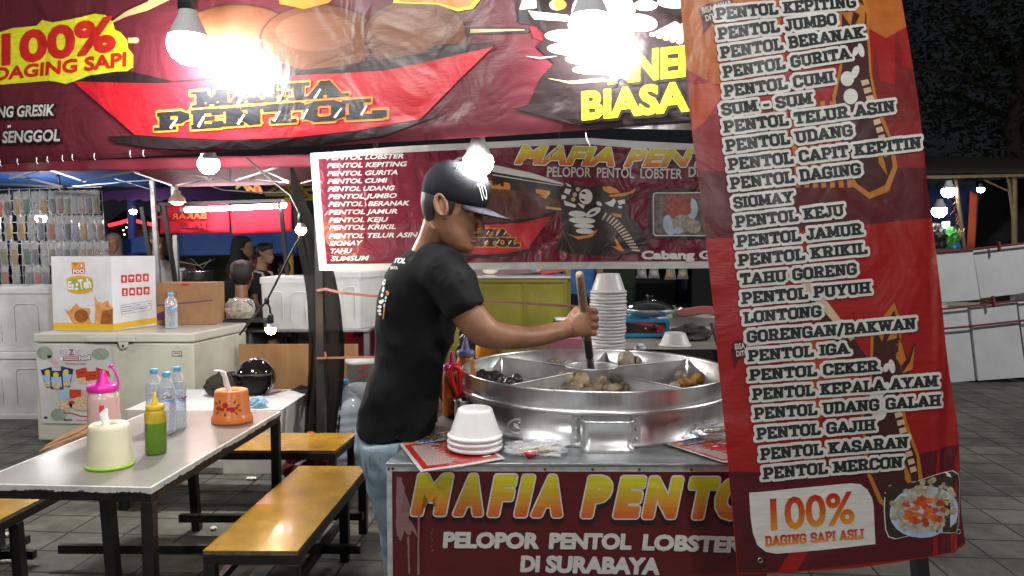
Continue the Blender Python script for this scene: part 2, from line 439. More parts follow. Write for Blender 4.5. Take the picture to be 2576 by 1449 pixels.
from mathutils.bvhtree import BVHTree
class OnMesh:
    """print laid on a built curved surface: each photo pixel is carried along the sight line to where it meets the thing"""
    def __init__(s, o, Y):
        dg = bpy.context.evaluated_depsgraph_get(); dg.update(); ev = o.evaluated_get(dg); me = ev.to_mesh(); mw = o.matrix_world.copy()
        off = root_loc(o.parent) if o.parent else V((0, 0, 0))
        s.t = BVHTree.FromPolygons([v.co + o.location + off for v in me.vertices], [tuple(p.vertices) for p in me.polygons]); ev.to_mesh_clear(); s.Y = Y; s.warp = None
    def uv(s, px, py): return (px * .001, -py * .001)
    def P(s, u, v, lift=0.0):
        d = ray(u * 1000, -v * 1000).normalized(); h = s.t.ray_cast(V((0, 0, EYE)), d)
        if h[0] is None:
            h = s.t.find_nearest(at(u * 1000, -v * 1000, s.Y)); n = h[1]
            return h[0] + n * (lift + .0006)
        n = h[1] if h[1].dot(d) < 0 else -h[1]
        return h[0] + n * (lift + .0006)
# ------------------------------------------------------------------ lamps
m_bulb = emis('white_led', (1.0, 0.97, 0.93), BULB)
m_warm = emis('warm_led', (1.0, 0.62, 0.24), 190.0)
m_tube = emis('tube_glow', (1.0, 0.86, 0.84), 60.0)
m_house = M('lamp_housing', (0.42, 0.43, 0.45), 0.4)
m_black = M('black_plastic', (0.012, 0.012, 0.013), 0.45)
m_cable = M('black_cable', (0.01, 0.01, 0.011), 0.5)
def bulb(p, r, label, mat=None, group='white bulbs over the food stall', sock=True, cord=0.5, cat='light bulb'):
    """LED bulb hanging cap-up: glowing lower globe, pale housing cone, dark socket, cord"""
    p = V(p); t = thing('light_bulb', label, cat, p, group); b = MB()
    b.lathe([(r * .0, -r), (r * .42, -r * .9), (r * .75, -r * .65), (r * .95, -r * .3), (r, 0.0), (r * .97, r * .2), (r * .9, r * .38)], p, 20)
    b.build('glass_globe', mat or m_bulb, t)
    h = MB(); h.lathe([(r * .905, r * .38), (r * .86, r * .5), (r * .66, r * .95), (r * .48, r * 1.35), (r * .42, r * 1.6), (r * .4, r * 1.62)], p, 20)
    h.build('housing', m_house, t)
    if sock:
        s_ = MB(); s_.lathe([(r * .38, r * 1.6), (r * .46, r * 1.62), (r * .46, r * 2.5), (r * .3, r * 2.8), (r * .12, r * 3.0), (0.004, r * 3.02)], p, 16)
        s_.tube([p + V((0, 0, r * 3)), p + V((0.004, 0, r * 3 + cord * .5)), p + V((0, 0, r * 3 + cord))], 0.0035, 6)
        s_.build('socket', m_black, t)
    return t
def hot(s): return emis('white_led_%d' % s, (1.0, 0.97, 0.93), s)
bulb(at(475, 112, 2.44), 0.067, 'big white bulb glaring in front of the roof banner beside the yellow splash', hot(380))
bulb(at(1484, 62, 1.965), 0.056, 'white bulb glaring over the white fist on the roof banner', hot(230))
bulb(at(1203, 408, 2.27), 0.047, 'white bulb hanging just above the cap of the cook', hot(420))
bulb(at(525, 412, 4.1), 0.058, 'small white bulb under the lower edge of the roof banner', hot(800))
# unseen bulbs added as fill out of view, and an assumed street lamp
bulb((0.62, 0.75, 2.75), 0.058, 'white bulb assumed and added out of view high over the street side', hot(420))  # assumed bulb, added unseen to light the menu banner from the front
bulb((-1.7, 1.1, 2.85), 0.058, 'white fill bulb added out of view high over the dining table', hot(700))  # unseen bulb, added to light the table side and the foam boxes
bulb((-1.6, -1.7, 2.25), 0.07, 'white fill bulb added out of view behind the camera, nearer the tables', hot(850))  # unseen fill bulb, added for frontal light on the tables
bulb((1.7, -1.9, 2.35), 0.07, 'white fill bulb added out of view behind the camera, nearer the cart', hot(850))  # unseen fill bulb, added to brighten the cart front
bulb((0.35, 5.6, 1.86), 0.06, 'white fill bulb added unseen behind the back banner over the yellow cart', hot(330))  # added out of sight to light the yellow cart and stove
bulb((-1.75, 4.15, 2.12), 0.05, 'white fill bulb added unseen behind the roof banner over the foam boxes', hot(700))  # added out of sight to brighten the foam boxes
bulb((-4.7, 4.7, 2.15), 0.06, 'white fill bulb added unseen beyond the foam boxes, outside the picture', hot(900))  # added off the left edge to brighten foam boxes and pouches
bulb((-1.15, 6.3, 2.25), 0.05, 'white fill bulb added unseen behind the back banner over the steel table', hot(400))  # added out of sight to brighten the people and boxes behind
sl = thing('assumed_street_lamp', 'tall street lamp assumed and added as fill outside the picture on the right', 'street lamp', (6.6, 3.2, 0)); b = MB()  # assumed lamp, added out of view to light the foam boards and paving
b.tube([V((6.6, 3.2, 0)), V((6.6, 3.2, 3.9)), V((6.5, 3.2, 4.15)), V((6.2, 3.2, 4.2))], [.05, .04, .035, .03], 10); b.build('added_lamp_post', M('lamp_post_grey', (.2, .2, .2), .5, .5), sl)
b = MB(); b.ell((6.1, 3.2, 4.12), .13, .13, .10, n=16); b.build('fill_lamp_globe', emis('street_fill_white', (1.0, 0.97, 0.92), 1500), sl)

# ------------------------------------------------------------------ ground
def ground():
    m, nt, b = _nt('stone_paving')
    g = nt.nodes.new('ShaderNodeNewGeometry'); mp = nt.nodes.new('ShaderNodeMapping')
    mp.inputs['Rotation'].default_value = (0, 0, radians(4)); mp.inputs['Location'].default_value = (0.1, 0.07, 0)
    nt.links.new(g.outputs['Position'], mp.inputs[0])
    wob = nt.nodes.new('ShaderNodeTexNoise'); wob.inputs['Scale'].default_value = 9; nt.links.new(mp.outputs[0], wob.inputs['Vector'])
    ad = nt.nodes.new('ShaderNodeVectorMath'); ad.operation = 'MULTIPLY_ADD'; ad.inputs[1].default_value = (0.014, 0.014, 0)
    nt.links.new(wob.outputs['Color'], ad.inputs[0]); nt.links.new(mp.outputs[0], ad.inputs[2])
    br = nt.nodes.new('ShaderNodeTexBrick'); br.offset = 0.0; br.inputs['Scale'].default_value = 1.0
    br.inputs['Brick Width'].default_value = 0.31; br.inputs['Row Height'].default_value = 0.232
    br.inputs['Mortar Size'].default_value = 0.007; br.inputs['Mortar Smooth'].default_value = 0.35; br.inputs['Bias'].default_value = 0
    br.inputs['Color1'].default_value = (0.125, 0.125, 0.112, 1); br.inputs['Color2'].default_value = (0.088, 0.088, 0.08, 1); br.inputs['Mortar'].default_value = (0.018, 0.017, 0.015, 1)
    nt.links.new(ad.outputs[0], br.inputs['Vector'])
    n = _noise(nt, mp.outputs[0], 5.0, 7, 0.68)
    n0 = _noise(nt, mp.outputs[0], 1.1, 5, 0.6); n3 = nt.nodes.new('ShaderNodeMath'); n3.operation = 'MULTIPLY_ADD'; n3.inputs[1].default_value = 0.75; n3.inputs[2].default_value = -0.37; nt.links.new(n0, n3.inputs[0])
    n4 = nt.nodes.new('ShaderNodeMath'); n4.operation = 'ADD'; nt.links.new(n, n4.inputs[0]); nt.links.new(n3.outputs[0], n4.inputs[1]); n = n4.outputs[0]
    tone = _ramp(nt, n, [(0.28, (0.38, 0.36, 0.33)), (0.5, (0.84, 0.83, 0.79)), (0.72, (1.35, 1.35, 1.28))])
    mx = nt.nodes.new('ShaderNodeMix'); mx.data_type = 'RGBA'; mx.blend_type = 'MULTIPLY'; mx.inputs[0].default_value = 1
    nt.links.new(br.outputs['Color'], mx.inputs[6]); nt.links.new(tone, mx.inputs[7]); nt.links.new(mx.outputs[2], b.inputs['Base Color'])
    b.inputs['Roughness'].default_value = 0.72
    inv = nt.nodes.new('ShaderNodeMath'); inv.operation = 'SUBTRACT'; inv.inputs[0].default_value = 1; nt.links.new(br.outputs['Fac'], inv.inputs[1])
    h = _bump(nt, b, inv.outputs[0], 0.8, 0.006)
    _bump(nt, b, _noise(nt, mp.outputs[0], 60, 5), 0.35, 0.004, h)
    mb = MB(); mb.add([(-80, -20, 0), (80, -20, 0), (80, 120, 0), (-80, 120, 0)], [(0, 1, 2, 3)])
    struct(mb.build('ground', m))
ground()

# ------------------------------------------------------------------ roof banner (oblique, over the stall)
zb = 1.825
A_, B_ = atz(0, 415, zb), atz(1740, 310, zb)
top_len = (B_ - A_).length
def wtop(u, v):
    return 0.010 * sin(u * 2.3 + 0.6) + 0.006 * sin(u * 5.1 + v * 7) - 0.008 * math.exp(-(v / 0.012) ** 2)
plT = Pl(A_, B_ - A_, None, wtop)
c_mar = (0.115, 0.020, 0.030)
v_mar = vinyl('maroon_tarpaulin', c_mar, 0.3, 0.3)
v_red = vinyl('red_print', (0.52, 0.018, 0.028), 0.3, 0.3)
v_dark = vinyl('dark_print', (0.022, 0.014, 0.015), 0.3, 0.3)
v_brown = vinyl('brown_print', (0.15, 0.06, 0.03), 0.3, 0.3)
v_yel = vinyl('yellow_print', (0.72, 0.70, 0.03), 0.3, 0.3)
v_rtx = vinyl('red_letter_print', (0.55, 0.025, 0.02), 0.3, 0.3)
v_grey = vinyl('pale_letter_print', (0.60, 0.59, 0.57), 0.3, 0.3)
v_org = vinyl('orange_print', (0.68, 0.25, 0.035), 0.3, 0.3)
v_tan = vinyl('tan_print', (0.55, 0.44, 0.20), 0.3, 0.3)
v_wht = vinyl('white_print', (0.72, 0.72, 0.70), 0.3, 0.3)
v_cream = vinyl('cream_print', (0.62, 0.5, 0.38), 0.3, 0.3)
v_ylet = vinyl('yellow_letter_print', (0.85, 0.80, 0.02), 0.3, 0.3)
tb = thing('roof_banner', 'long maroon roof banner with yellow splash and red tray print', 'banner', A_)
b = MB(); L0, L1 = -0.75, top_len + 0.10
b.grid(lambda s, t: plT.P(L0 + (L1 - L0) * s, 0.95 * t, 0), 150, 44)
b.build('printed_sheet', v_mar, tb)
pr = Print(plT, 0.05)
k3 = lambda x, y: (x / 3.077, y / 3.077)          # from the left close-up
k2 = lambda x, y: (837.2 + x / 2.857, y / 2.857)    # from the middle close-up
# bowls of meatballs behind the tray
v_bdk = vinyl('dark_brown_print', (0.06, 0.022, 0.016), 0.3, 0.3); v_blt = vinyl('light_brown_print', (0.21, 0.09, 0.05), 0.3, 0.3)
pr.ell(600, 95, 150, 88, v_bdk, 1); pr.ell(600, 92, 143, 80, v_brown, 2)
pr.ell(800, 98, 150, 92, v_bdk, 3); pr.ell(800, 94, 143, 84, v_brown, 4)
pr.ell(1040, 85, 135, 90, v_bdk, 5); pr.ell(1040, 82, 130, 84, v_brown, 6); pr.ell(1025, 68, 96, 50, v_blt, 7); pr.ell(790, 78, 100, 50, v_blt, 4.5)
pr.poly([(1170, 66), (1326, 70), (1336, 78), (1326, 84), (1170, 86)], v_dark, 7); pr.poly([(1182, 72), (1318, 74), (1322, 77), (1182, 82)], v_tan, 8)
pr.poly([(690, -40), (700, 8), (760, 20), (820, 5), (880, -40)], v_org, 7); pr.poly([(1000, -40), (985, 5), (1100, 10), (1150, 28), (1190, 22), (1208, 0), (1206, -40)], v_ylet, 7); pr.poly([(1010, -40), (1000, 3), (1100, 6), (1150, 20), (1180, 16), (1194, 0), (1192, -40)], v_org, 8)
pr.poly([(500, -40), (455, -8), (420, 10), (380, 30), (330, 44), (270, 70), (330, 30), (380, 8), (420, -40)], v_tan, 7)
# tray
pr.poly([(180, 192), (330, 180), (440, 205), (640, 190), (840, 166), (1060, 130), (1100, 110), (1240, 106), (1246, 122), (1060, 190), (840, 215), (400, 230), (200, 215)], v_dark, 9)
pr.poly([(190, 206), (406, 212), (600, 200), (838, 184), (960, 176), (1050, 158), (1240, 117), (1150, 200), (1054, 298), (900, 328), (750, 345), (585, 352), (450, 346), (344, 340)], v_red, 10)
pr.poly([(274, 344), (344, 341), (450, 347), (585, 353), (750, 346), (900, 329), (1054, 299), (1085, 286), (1120, 282), (960, 342), (800, 364), (640, 376), (500, 378), (380, 372), (300, 360)], v_dark, 9)
# yellow splash and its words
pr.poly([k3(*p) for p in [(-80, 275), (0, 258), (110, 222), (200, 214), (300, 205), (345, 160), (430, 180), (560, 158), (660, 140), (760, 116), (850, 128), (905, 180), (920, 240), (965, 262), (1012, 318), (1018, 385), (1055, 430), (1050, 525), (1005, 555), (900, 560), (700, 590), (630, 620), (530, 655), (470, 640), (400, 630), (0, 665), (-80, 680)]], v_yel, 11)
pr.poly([k3(1015, 300), k3(1090, 298), k3(1104, 318), k3(1090, 340), k3(1015, 342)], v_tan, 8)
pr.text('100%', k3(45, 500), k3(918, 385), 70, v_rtx, 13, bold=0.02, fat=3.5)
pr.text('DAGING SAPI', k3(-5, 628), k3(1003, 512), 29, v_rtx, 13, bold=0.01, fat=1.8, shear=0.06)
pr.text('CABANG GRESIK', (-62, 300), (146, 291.5), 25, v_grey, 13, bold=0.02, outline=(v_grey, .5), shadow=(v_dark, 5, 1, 1), shear=0.12)
pr.text('PASAR SENGGOL', (-78, 363), (163, 356), 26, v_grey, 13, bold=0.02, outline=(v_grey, .5), shadow=(v_dark, 5, 1, 1), shear=0.12)
pr.poly([(31, 317), (40, 316), (40, 323), (31, 324)], v_grey, 13)
v_ink = vinyl('ink_print', (0.02, 0.02, 0.025), 0.3, 0.3)
pr.text('MAFIA', (497, 272), (860, 243), 40, v_ink, 16, style='slab', outline=(v_org, 5.5), th=0.25)
pr.text('PENTOL', (402, 329), (962, 294), 43, v_ink, 16, style='slab', outline=(v_org, 6), th=0.25)
for x, y, dx in [(600, 262, 10), (700, 255, 9), (790, 247, 9), (430, 322, 12), (500, 318, 10), (600, 312, 12), (690, 304, 10), (760, 298, 9), (840, 295, 12), (905, 288, 9)]:
    pr.poly([(x, y), (x + 6, y + 3), (x + dx + 10, y - 22), (x + dx + 6, y - 24)], v_wht, 17)
# the gunman emblem at the right end
pr.poly([(1300, -40), (1305, 60), (1352, 66), (1380, 90), (1350, 118), (1395, 160), (1365, 190), (1330, 262), (1290, 272), (1470, 320), (1760, 330), (1790, 300), (1790, -40)], v_dark, 9)
pr.poly([(1308, 24), (1322, -20), (1350, -20), (1352, 22), (1310, 26)], v_wht, 10); pr.poly([(1330, 28), (1430, 40), (1440, 56), (1345, 50)], v_wht, 10)
pr.ell(1404, 14, 20, 14, v_tan, 10); pr.ell(1412, 14, 15, 12, v_org, 11); pr.ell(1520, 30, 80, 60, v_wht, 10)
for x, y, rx, ry in [(1440, 93, 68, 17), (1450, 125, 72, 17), (1480, 152, 56, 13), (1490, 178, 48, 11)]: pr.ell(x, y, rx, ry, v_wht, 11, 0.03)
pr.ell(1626, 16, 30, 14, v_wht, 10); pr.ell(1700, 8, 45, 16, v_wht, 10); pr.ell(1610, 60, 46, 22, v_wht, 10, 0.1)
for i in range(5):
    pr.poly([(1648 + i * 17, 84 + i * 5), (1700 + i * 20, 56 + i * 4), (1712 + i * 20, 63 + i * 4), (1662 + i * 17, 92 + i * 5)], v_cream, 11); pr.ell(1644 + i * 17, 90 + i * 5, 8, 5, v_cream, 11)
pr.poly([(1376, 197), (1430, 205), (1520, 198), (1530, 206), (1440, 212)], v_tan, 10); pr.poly([(1322, 141), (1360, 149), (1405, 142), (1360, 145)], v_wht, 10); pr.poly([(1335, 70), (1350, 72), (1368, 104), (1344, 96)], v_red, 10)
pr.text('ANEKA', (1534, 211), (1834, 182), 68, v_ylet, 15, bold=0.025, fat=2, shadow=(v_dark, 6, 1, 2))
pr.text('BIASA', (1467, 300), (1735, 279), 64, v_ylet, 15, bold=0.025, fat=2, shadow=(v_dark, 6, 1, 2))
pr.build('print', tb)
# tie strings through the lower hem
b = MB()
for x, y in [(8, 414), (52, 410), (100, 408), (127, 405), (165, 402), (190, 400), (245, 398), (335, 392), (368, 390)]:
    p = atz(x, y, zb - .002); b = MB(); b.tube([p + plT.N * .012 + V((0, 0, .016)), p + plT.N * .014, p - V((.008, 0, .006))], 0.0014, 5); b.build('tie_string', M('white_string', (0.8, 0.8, 0.8), 0.6), tb)
b = MB(); b.tube([at(1474, 335, 2.05), at(1476, 352, 2.03), at(1484, 366, 2.05)], 0.0016, 5); b.build('tie_string', M('white_string', (0.8, 0.8, 0.8), 0.6), tb)

# ------------------------------------------------------------------ back banner
YB = 4.6
def wback(u, v): return 0.012 * sin(u * 3.1) + 0.010 * sin(u * 7 + v * 5) * (0.4 + v)
a = at(803, 681, YB); e = at(1800, 673, YB + 0.05)
plB = Pl(a, e - a, None, wback)
bb = thing('back_banner', 'maroon menu banner with white border hanging behind the cook', 'banner', a)
uvl = [plB.uv(*p) for p in [(803, 681), (2080, 671), (2080, 352), (1740, 363), (1480, 346), (1240, 356), (780, 385)]]
v_bmar = vinyl('wine_tarpaulin', (0.16, 0.016, 0.034), 0.28, 0.55, ws=7)
v_bwht = vinyl('white_border_print', (0.58, 0.58, 0.57), 0.3, 0.4)
topc = [(780, 385), (1000, 370), (1240, 356), (1480, 346), (1740, 363), (2080, 352)]
def topy(x):
    for (x0, y0), (x1, y1) in zip(topc, topc[1:]):
        if x <= x1: return y0 + (y1 - y0) * (x - x0) / (x1 - x0)
    return topc[-1][1]
def gback(s, t):
    xb = 803 + s * (2080 - 803); yb = 681 - 8 * s; xt = 780 + s * 1300; yt = topy(xt)
    return plB.P(*plB.uv(xb + (xt - xb) * t, yb + (yt - yb) * t))
b = MB(); b.grid(gback, 120, 30); b.build('printed_sheet', v_bwht, bb)
pr = Print(plB, 0.05)
kb = lambda x, y: (1127 + x / 3.8095, y / 3.8095 + 347.8)
pr.poly([(822, 664), (1200, 661), (1600, 658), (2078, 656), (2078, 372), (1740, 379), (1600, 372), (1480, 362), (1240, 372), (1000, 386), (800, 400)], v_bmar, 1)
for s_, y, x0, x1 in [('PENTOL LOBSTER', 115, 962, 1745), ('PENTOL KEPITING', 194, 965, 1785), ('PENTOL GURITA', 275, 970, 1685), ('PENTOL CUMI', 353, 975, 1585), ('PENTOL UDANG', 431, 978, 1660), ('PENTOL JUMBO', 508, 982, 1678), ('PENTOL  BERANAK', 585, 985, 1808), ('PENTOL JAMUR', 665, 988, 1678), ('PENTOL KEJU', 745, 990, 1592), ('PENTOL KRIKIL', 820, 992, 1665), ('PENTOL TELUR ASIN', 905, 990, 1890), ('SIOMAY', 978, 995, 1336), ('TAHU', 1055, 1010, 1230), ('SUMSUM', 1131, 1010, 1402)]:
    pr.text(s_, (579.6 + x0 / 4 + 1, 373.5 + y / 4), (579.6 + x1 / 4, 373.5 + y / 4 - (x1 - x0) / 4 * .017), 11, v_wht, 3, bold=0.02, outline=(v_wht, .2), shear=0.28)
g_yo = [(0.0, (0.62, 0.13, 0.012)), (0.35, (0.62, 0.30, 0.03)), (0.7, (0.66, 0.52, 0.04)), (1.0, (0.62, 0.60, 0.03))]
v_grad = vinyl('yellow_orange_letter_print', (1, 1, 1), 0.3, 0.3, grad=g_yo)
pr.text('MAFIA', kb(648, 234), kb(1586, 258), 41, v_grad, 12, bold=0.02, fat=2.2, outline=(v_wht, 2.6), shadow=(v_dark, 4.5, -1.5, 2.5), shear=0.3)
pr.text('PENTOL', kb(1696, 264), kb(2950, 264), 39, v_grad, 12, bold=0.02, fat=2.2, outline=(v_wht, 2.6), shadow=(v_dark, 4.5, -1.5, 2.5), shear=0.3)
pr.text('PELOPOR  PENTOL  LOBSTER', kb(950, 366), kb(2238, 388), 24, v_grey, 12, bold=0.015)
pr.text('DI SURABAYA', kb(2298, 370), kb(2960, 370), 24, v_grey, 12, bold=0.015)
pr.ell(1330, 520, 82, 58, v_brown, 2); pr.ell(1205, 525, 110, 62, v_brown, 3)
v_plum = vinyl('plum_print', (0.10, 0.03, 0.03), 0.3, 0.4)
pr.ell(1330, 520, 60, 38, v_plum, 3); pr.ell(1205, 528, 84, 44, v_plum, 4)
pr.poly([kb(350, 400), kb(600, 425), kb(612, 440), kb(590, 492), kb(400, 480)], v_org, 5); pr.poly([kb(740, 470), kb(975, 500), kb(980, 530), kb(935, 580), kb(850, 530), kb(740, 510)], v_org, 5); pr.poly([kb(940, 500), kb(978, 502), kb(980, 532), kb(935, 580), kb(925, 560), kb(955, 535)], v_tan, 6)
pr.poly([(1040, 546), (1120, 560), (1250, 560), (1330, 548), (1400, 530), (1392, 548), (1300, 572), (1120, 576)], v_dark, 6)
pr.poly([(1054, 548), (1140, 566), (1205, 566), (1310, 561), (1389, 543), (1326, 626), (1275, 637), (1219, 640), (1165, 636), (1120, 622)], v_red, 7)
pr.poly([(1120, 623), (1165, 637), (1219, 641), (1275, 638), (1326, 627), (1345, 628), (1290, 644), (1219, 650), (1150, 645)], v_dark, 6)
pr.text('MAFIA', (1160, 597), (1277, 595), 19, v_ink, 10, style='slab', outline=(v_org, 3), th=0.26)
pr.text('PENTOL', (1130, 620), (1305, 620), 21, v_ink, 10, style='slab', outline=(v_org, 3.2), th=0.26)
for x, y in [(1222, 590), (1246, 592), (1266, 590), (1190, 616), (1218, 614), (1248, 612), (1278, 614)]: pr.poly([(x, y), (x + 3, y + 1), (x + 10, y - 9), (x + 7, y - 10)], v_wht, 11)
# long barrel
pr.poly([(1236, 408), (1420, 470), (1430, 492), (1400, 500), (1236, 466)], v_dark, 5)
pr.poly([kb(425, 250), kb(800, 330), kb(1105, 430), kb(1105, 448), kb(800, 382), kb(425, 320)], v_grey, 8); pr.poly([kb(425, 342), kb(800, 405), kb(1090, 452), kb(1090, 460), kb(425, 354)], v_grey, 8)
pr.ell(1160, 412, 22, 17, v_grey, 8, -0.4); pr.ell(1162, 412, 16, 11, v_bmar, 9, -0.4)
pr.poly([kb(940, 650), kb(1095, 672), kb(1095, 688), kb(940, 675)], v_tan, 8)
# gunman
pr.poly([kb(*p) for p in [(1040, 1070), (1070, 960), (1130, 860), (1085, 790), (1090, 690), (1060, 560), (1130, 430), (1240, 450), (1360, 480), (1375, 465), (1480, 445), (1560, 455), (1640, 510), (1740, 510), (1840, 462), (1815, 520), (1740, 580), (1700, 620), (1725, 680), (1720, 740), (1800, 800), (1880, 900), (1910, 1000), (1890, 1070), (1800, 1110), (1500, 1125), (1200, 1110)]], v_dark, 9)
pr.poly([kb(*p) for p in [(1475, 465), (1560, 460), (1620, 490), (1650, 520), (1540, 530), (1490, 500)]], v_org, 10); pr.poly([kb(*p) for p in [(1535, 545), (1650, 530), (1740, 515), (1810, 475), (1780, 520), (1690, 555), (1560, 562)]], v_org, 10)
pr.ell(*kb(1320, 560), 17, 19, v_wht, 11)
for x, y in [(1300, 525), (1290, 590)]: pr.ell(*kb(x, y), 6, 3, v_dark, 12, 0.3)
for x, y in [(1245, 490), (1215, 540), (1200, 585)]: pr.ell(*kb(x, y), 5.5, 5.5, v_tan, 11)
for q in [[(1130, 425), (1175, 450), (1185, 470), (1140, 455)], [(1130, 480), (1180, 490), (1160, 540), (1110, 520)], [(1090, 540), (1135, 550), (1125, 585), (1085, 580)], [(1110, 595), (1230, 640), (1220, 665), (1120, 640)], [(1240, 620), (1310, 640), (1300, 675), (1280, 665)]]: pr.poly([kb(*p) for p in q], v_wht, 11)
for x, y, rx, ry in [(1240, 725, 22, 8), (1285, 788, 33, 8), (1305, 840, 25, 6), (1310, 890, 22, 7)]: pr.ell(*kb(x, y), rx, ry, v_wht, 11, 0.05)
pr.ell(*kb(1390, 710), 21, 9, v_wht, 12, -0.5); pr.ell(*kb(1385, 715), 9, 3, v_dark, 13, -0.4); pr.ell(*kb(1448, 628), 8, 5, v_wht, 11, 0.6)
for q in [[(1500, 620), (1560, 600), (1590, 575), (1610, 600), (1580, 660), (1550, 650)], [(1620, 600), (1690, 585), (1700, 625), (1640, 640)], [(1620, 650), (1670, 650), (1665, 672), (1640, 670)]]: pr.poly([kb(*p) for p in q], v_wht, 11)
pr.poly([kb(*p) for p in [(1560, 715), (1660, 730), (1660, 760), (1600, 750)]], v_org, 11); pr.poly([kb(*p) for p in [(1150, 915), (1230, 940), (1340, 930), (1420, 875), (1430, 890), (1380, 945), (1250, 970)]], v_org, 11); pr.poly([kb(*p) for p in [(1590, 940), (1640, 1010), (1690, 1080), (1640, 1075), (1555, 1030), (1620, 1040)]], v_org, 11)
for i in range(14):
    t = i / 13; x = 1500 + 300 * (t ** .75) ; y = 745 + 330 * t ** 1.15; an = 1.0 - 1.1 * t
    pr.poly([kb(x + dx * cos(an) - dy * sin(an), y - dx * sin(an) - dy * cos(an)) for dx, dy in [(-22, -8), (34, -8), (34, 9), (-22, 9)]], v_cream, 11)
    pr.ell(*kb(x - 34 * cos(an), y + 34 * sin(an)), 2.6, 2.2, v_cream, 11)
# framed dish photo
v_dish = M('dish_photo_ground', (0.20, 0.17, 0.15), 0.4, var=0.7, vs=22, col2=(0.06, 0.05, 0.05)); v_lob = M('dish_photo_lobster', (0.42, 0.07, 0.05), 0.35, var=0.6, vs=40, col2=(0.16, 0.02, 0.02))
v_meat = M('dish_photo_meatball', (0.42, 0.38, 0.30), 0.4, var=0.5, vs=50); v_plate = M('dish_photo_plate', (0.42, 0.52, 0.66), 0.3, var=0.3, vs=20)
def rrect(pr, x0, y0, x1, y1, r, m, l):
    P_ = []
    for cx, cy, a0 in [(x1 - r, y1 - r, 0), (x0 + r, y1 - r, pi / 2), (x0 + r, y0 + r, pi), (x1 - r, y0 + r, 3 * pi / 2)]:
        P_ += [(cx + r * cos(a0 + k * pi / 8), cy + r * sin(a0 + k * pi / 8)) for k in range(5)]
    pr.poly(P_, m, l)
rrect(pr, 1634, 476, 1850, 602, 12, v_dark, 9); rrect(pr, 1642, 484, 1850, 594, 9, v_wht, 10); rrect(pr, 1644.5, 486.5, 1850, 591.5, 8, v_dish, 11)
pr.ell(1684, 566, 16, 26, v_plate, 12, -0.2); pr.ell(1740, 526, 14, 26, v_plate, 12)
pr.poly([(1672, 492), (1682, 488), (1688, 500), (1696, 486), (1704, 500), (1712, 486), (1718, 500), (1742, 488), (1736, 510), (1738, 536), (1716, 548), (1690, 550), (1660, 516), (1680, 528), (1676, 510)], v_lob, 13)
pr.ell(1716, 562, 26, 22, v_meat, 14); pr.ell(1744, 570, 18, 18, v_meat, 15); pr.ell(1706, 580, 12, 9, v_plate, 15)
pr.text('Cabang Gresik', (1613, 651), (1880, 650), 18.5, v_wht, 10, bold=0.03, outline=(v_wht, .8))
pr.build('print', bb)

# ------------------------------------------------------------------ standing menu banner, close at the right
YV = 1.86
P0 = at(1861, 1449, YV)
def wv(u, v):
    x = min(max(u / 0.6, -0.2), 1.25)
    k = 0.0
    d = v - (0.115 * 1 + 0.83) + 0.06 * x           # a bend across the sheet
    k += -0.05 * abs(d) * (1 if d > 0 else 0.4)
    r = max(0.0, x + 0.09 * v - 0.88)
    k += -1.1 * r * r * 0.3 + 0.006 * sin(x * 60) * min(1, r * 9)
    return k + 0.004 * sin(v * 9 + x * 4) + 0.003 * sin(v * 23 + x * 11) * (1 - min(1, abs(x - 0.05) * 5))
plV = Pl(P0, V((1, 0.06, 0)), V((0, 0.02, 1)), wv)
mbn = thing('menu_banner', 'tall tilted red menu banner listing dishes in black on white', 'banner', P0)
v_vred = vinyl('menu_red_tarpaulin', (0.30, 0.010, 0.010), 0.36, 0.19, ws=6)
v_vmar = vinyl('menu_maroon_print', (0.085, 0.006, 0.012), 0.36, 0.19, ws=6); v_vor = vinyl('menu_orange_print', (0.42, 0.115, 0.02), 0.36, 0.19, ws=6)
v_vdk = vinyl('menu_dark_print', (0.05, 0.013, 0.012), 0.36, 0.19, ws=6); v_vol = vinyl('menu_pale_print', (0.62, 0.61, 0.58), 0.36, 0.19, ws=6)
v_vink = vinyl('menu_letter_print', (0.016, 0.022, 0.022), 0.36, 0.19, ws=6); v_vor2 = vinyl('menu_gold_print', (0.44, 0.16, 0.025), 0.36, 0.19, ws=6)
v_vtr = vinyl('menu_deep_orange_print', (0.42, 0.06, 0.014), 0.36, 0.19, ws=6)
v_vcr = vinyl('menu_cream_print', (0.56, 0.42, 0.28), 0.36, 0.19, ws=6)
botc = [(1861, 1452), (2000, 1446), (2165, 1435), (2350, 1410), (2421, 1396), (2440, 1390), (2449, 1380)]
def lerp_c(cv, t):
    k = t * (len(cv) - 1); i = min(int(k), len(cv) - 2); f = k - i
    return (cv[i][0] + (cv[i + 1][0] - cv[i][0]) * f, cv[i][1] + (cv[i + 1][1] - cv[i][1]) * f)
def edgex(y, side):
    cv = [(1681, -450), (1722, 0), (1741, 300), (1745, 345), (1765, 520), (1800, 800), (1836, 1180), (1861, 1452)] if side == 0 else [(2236, -450), (2288, 0), (2318, 260), (2338, 470), (2372, 760), (2408, 1040), (2449, 1380)]
    for (x0, y0), (x1, y1) in zip(cv, cv[1:]):
        if y <= y1: return x0 + (x1 - x0) * (y - y0) / (y1 - y0)
    return cv[-1][0]
def gv(s, t):
    bx, by = lerp_c(botc, s); ty = -450; y = by + (ty - by) * t
    xl, xr = edgex(y, 0), edgex(y, 1); f = (bx - 1861) / (2449 - 1861)
    return plV.P(*plV.uv(xl + (xr - xl) * f, y))
b = MB(); b.grid(gv, 90, 150); b.build('printed_sheet', v_vred, mbn)
pr = Print(plV, 0.025)
ka = lambda x, y: (1674.4 + x / 2.857, y / 2.857)
kB = lambda x, y: (1674.4 + x / 2.8127, 450.8 + y / 2.8127)
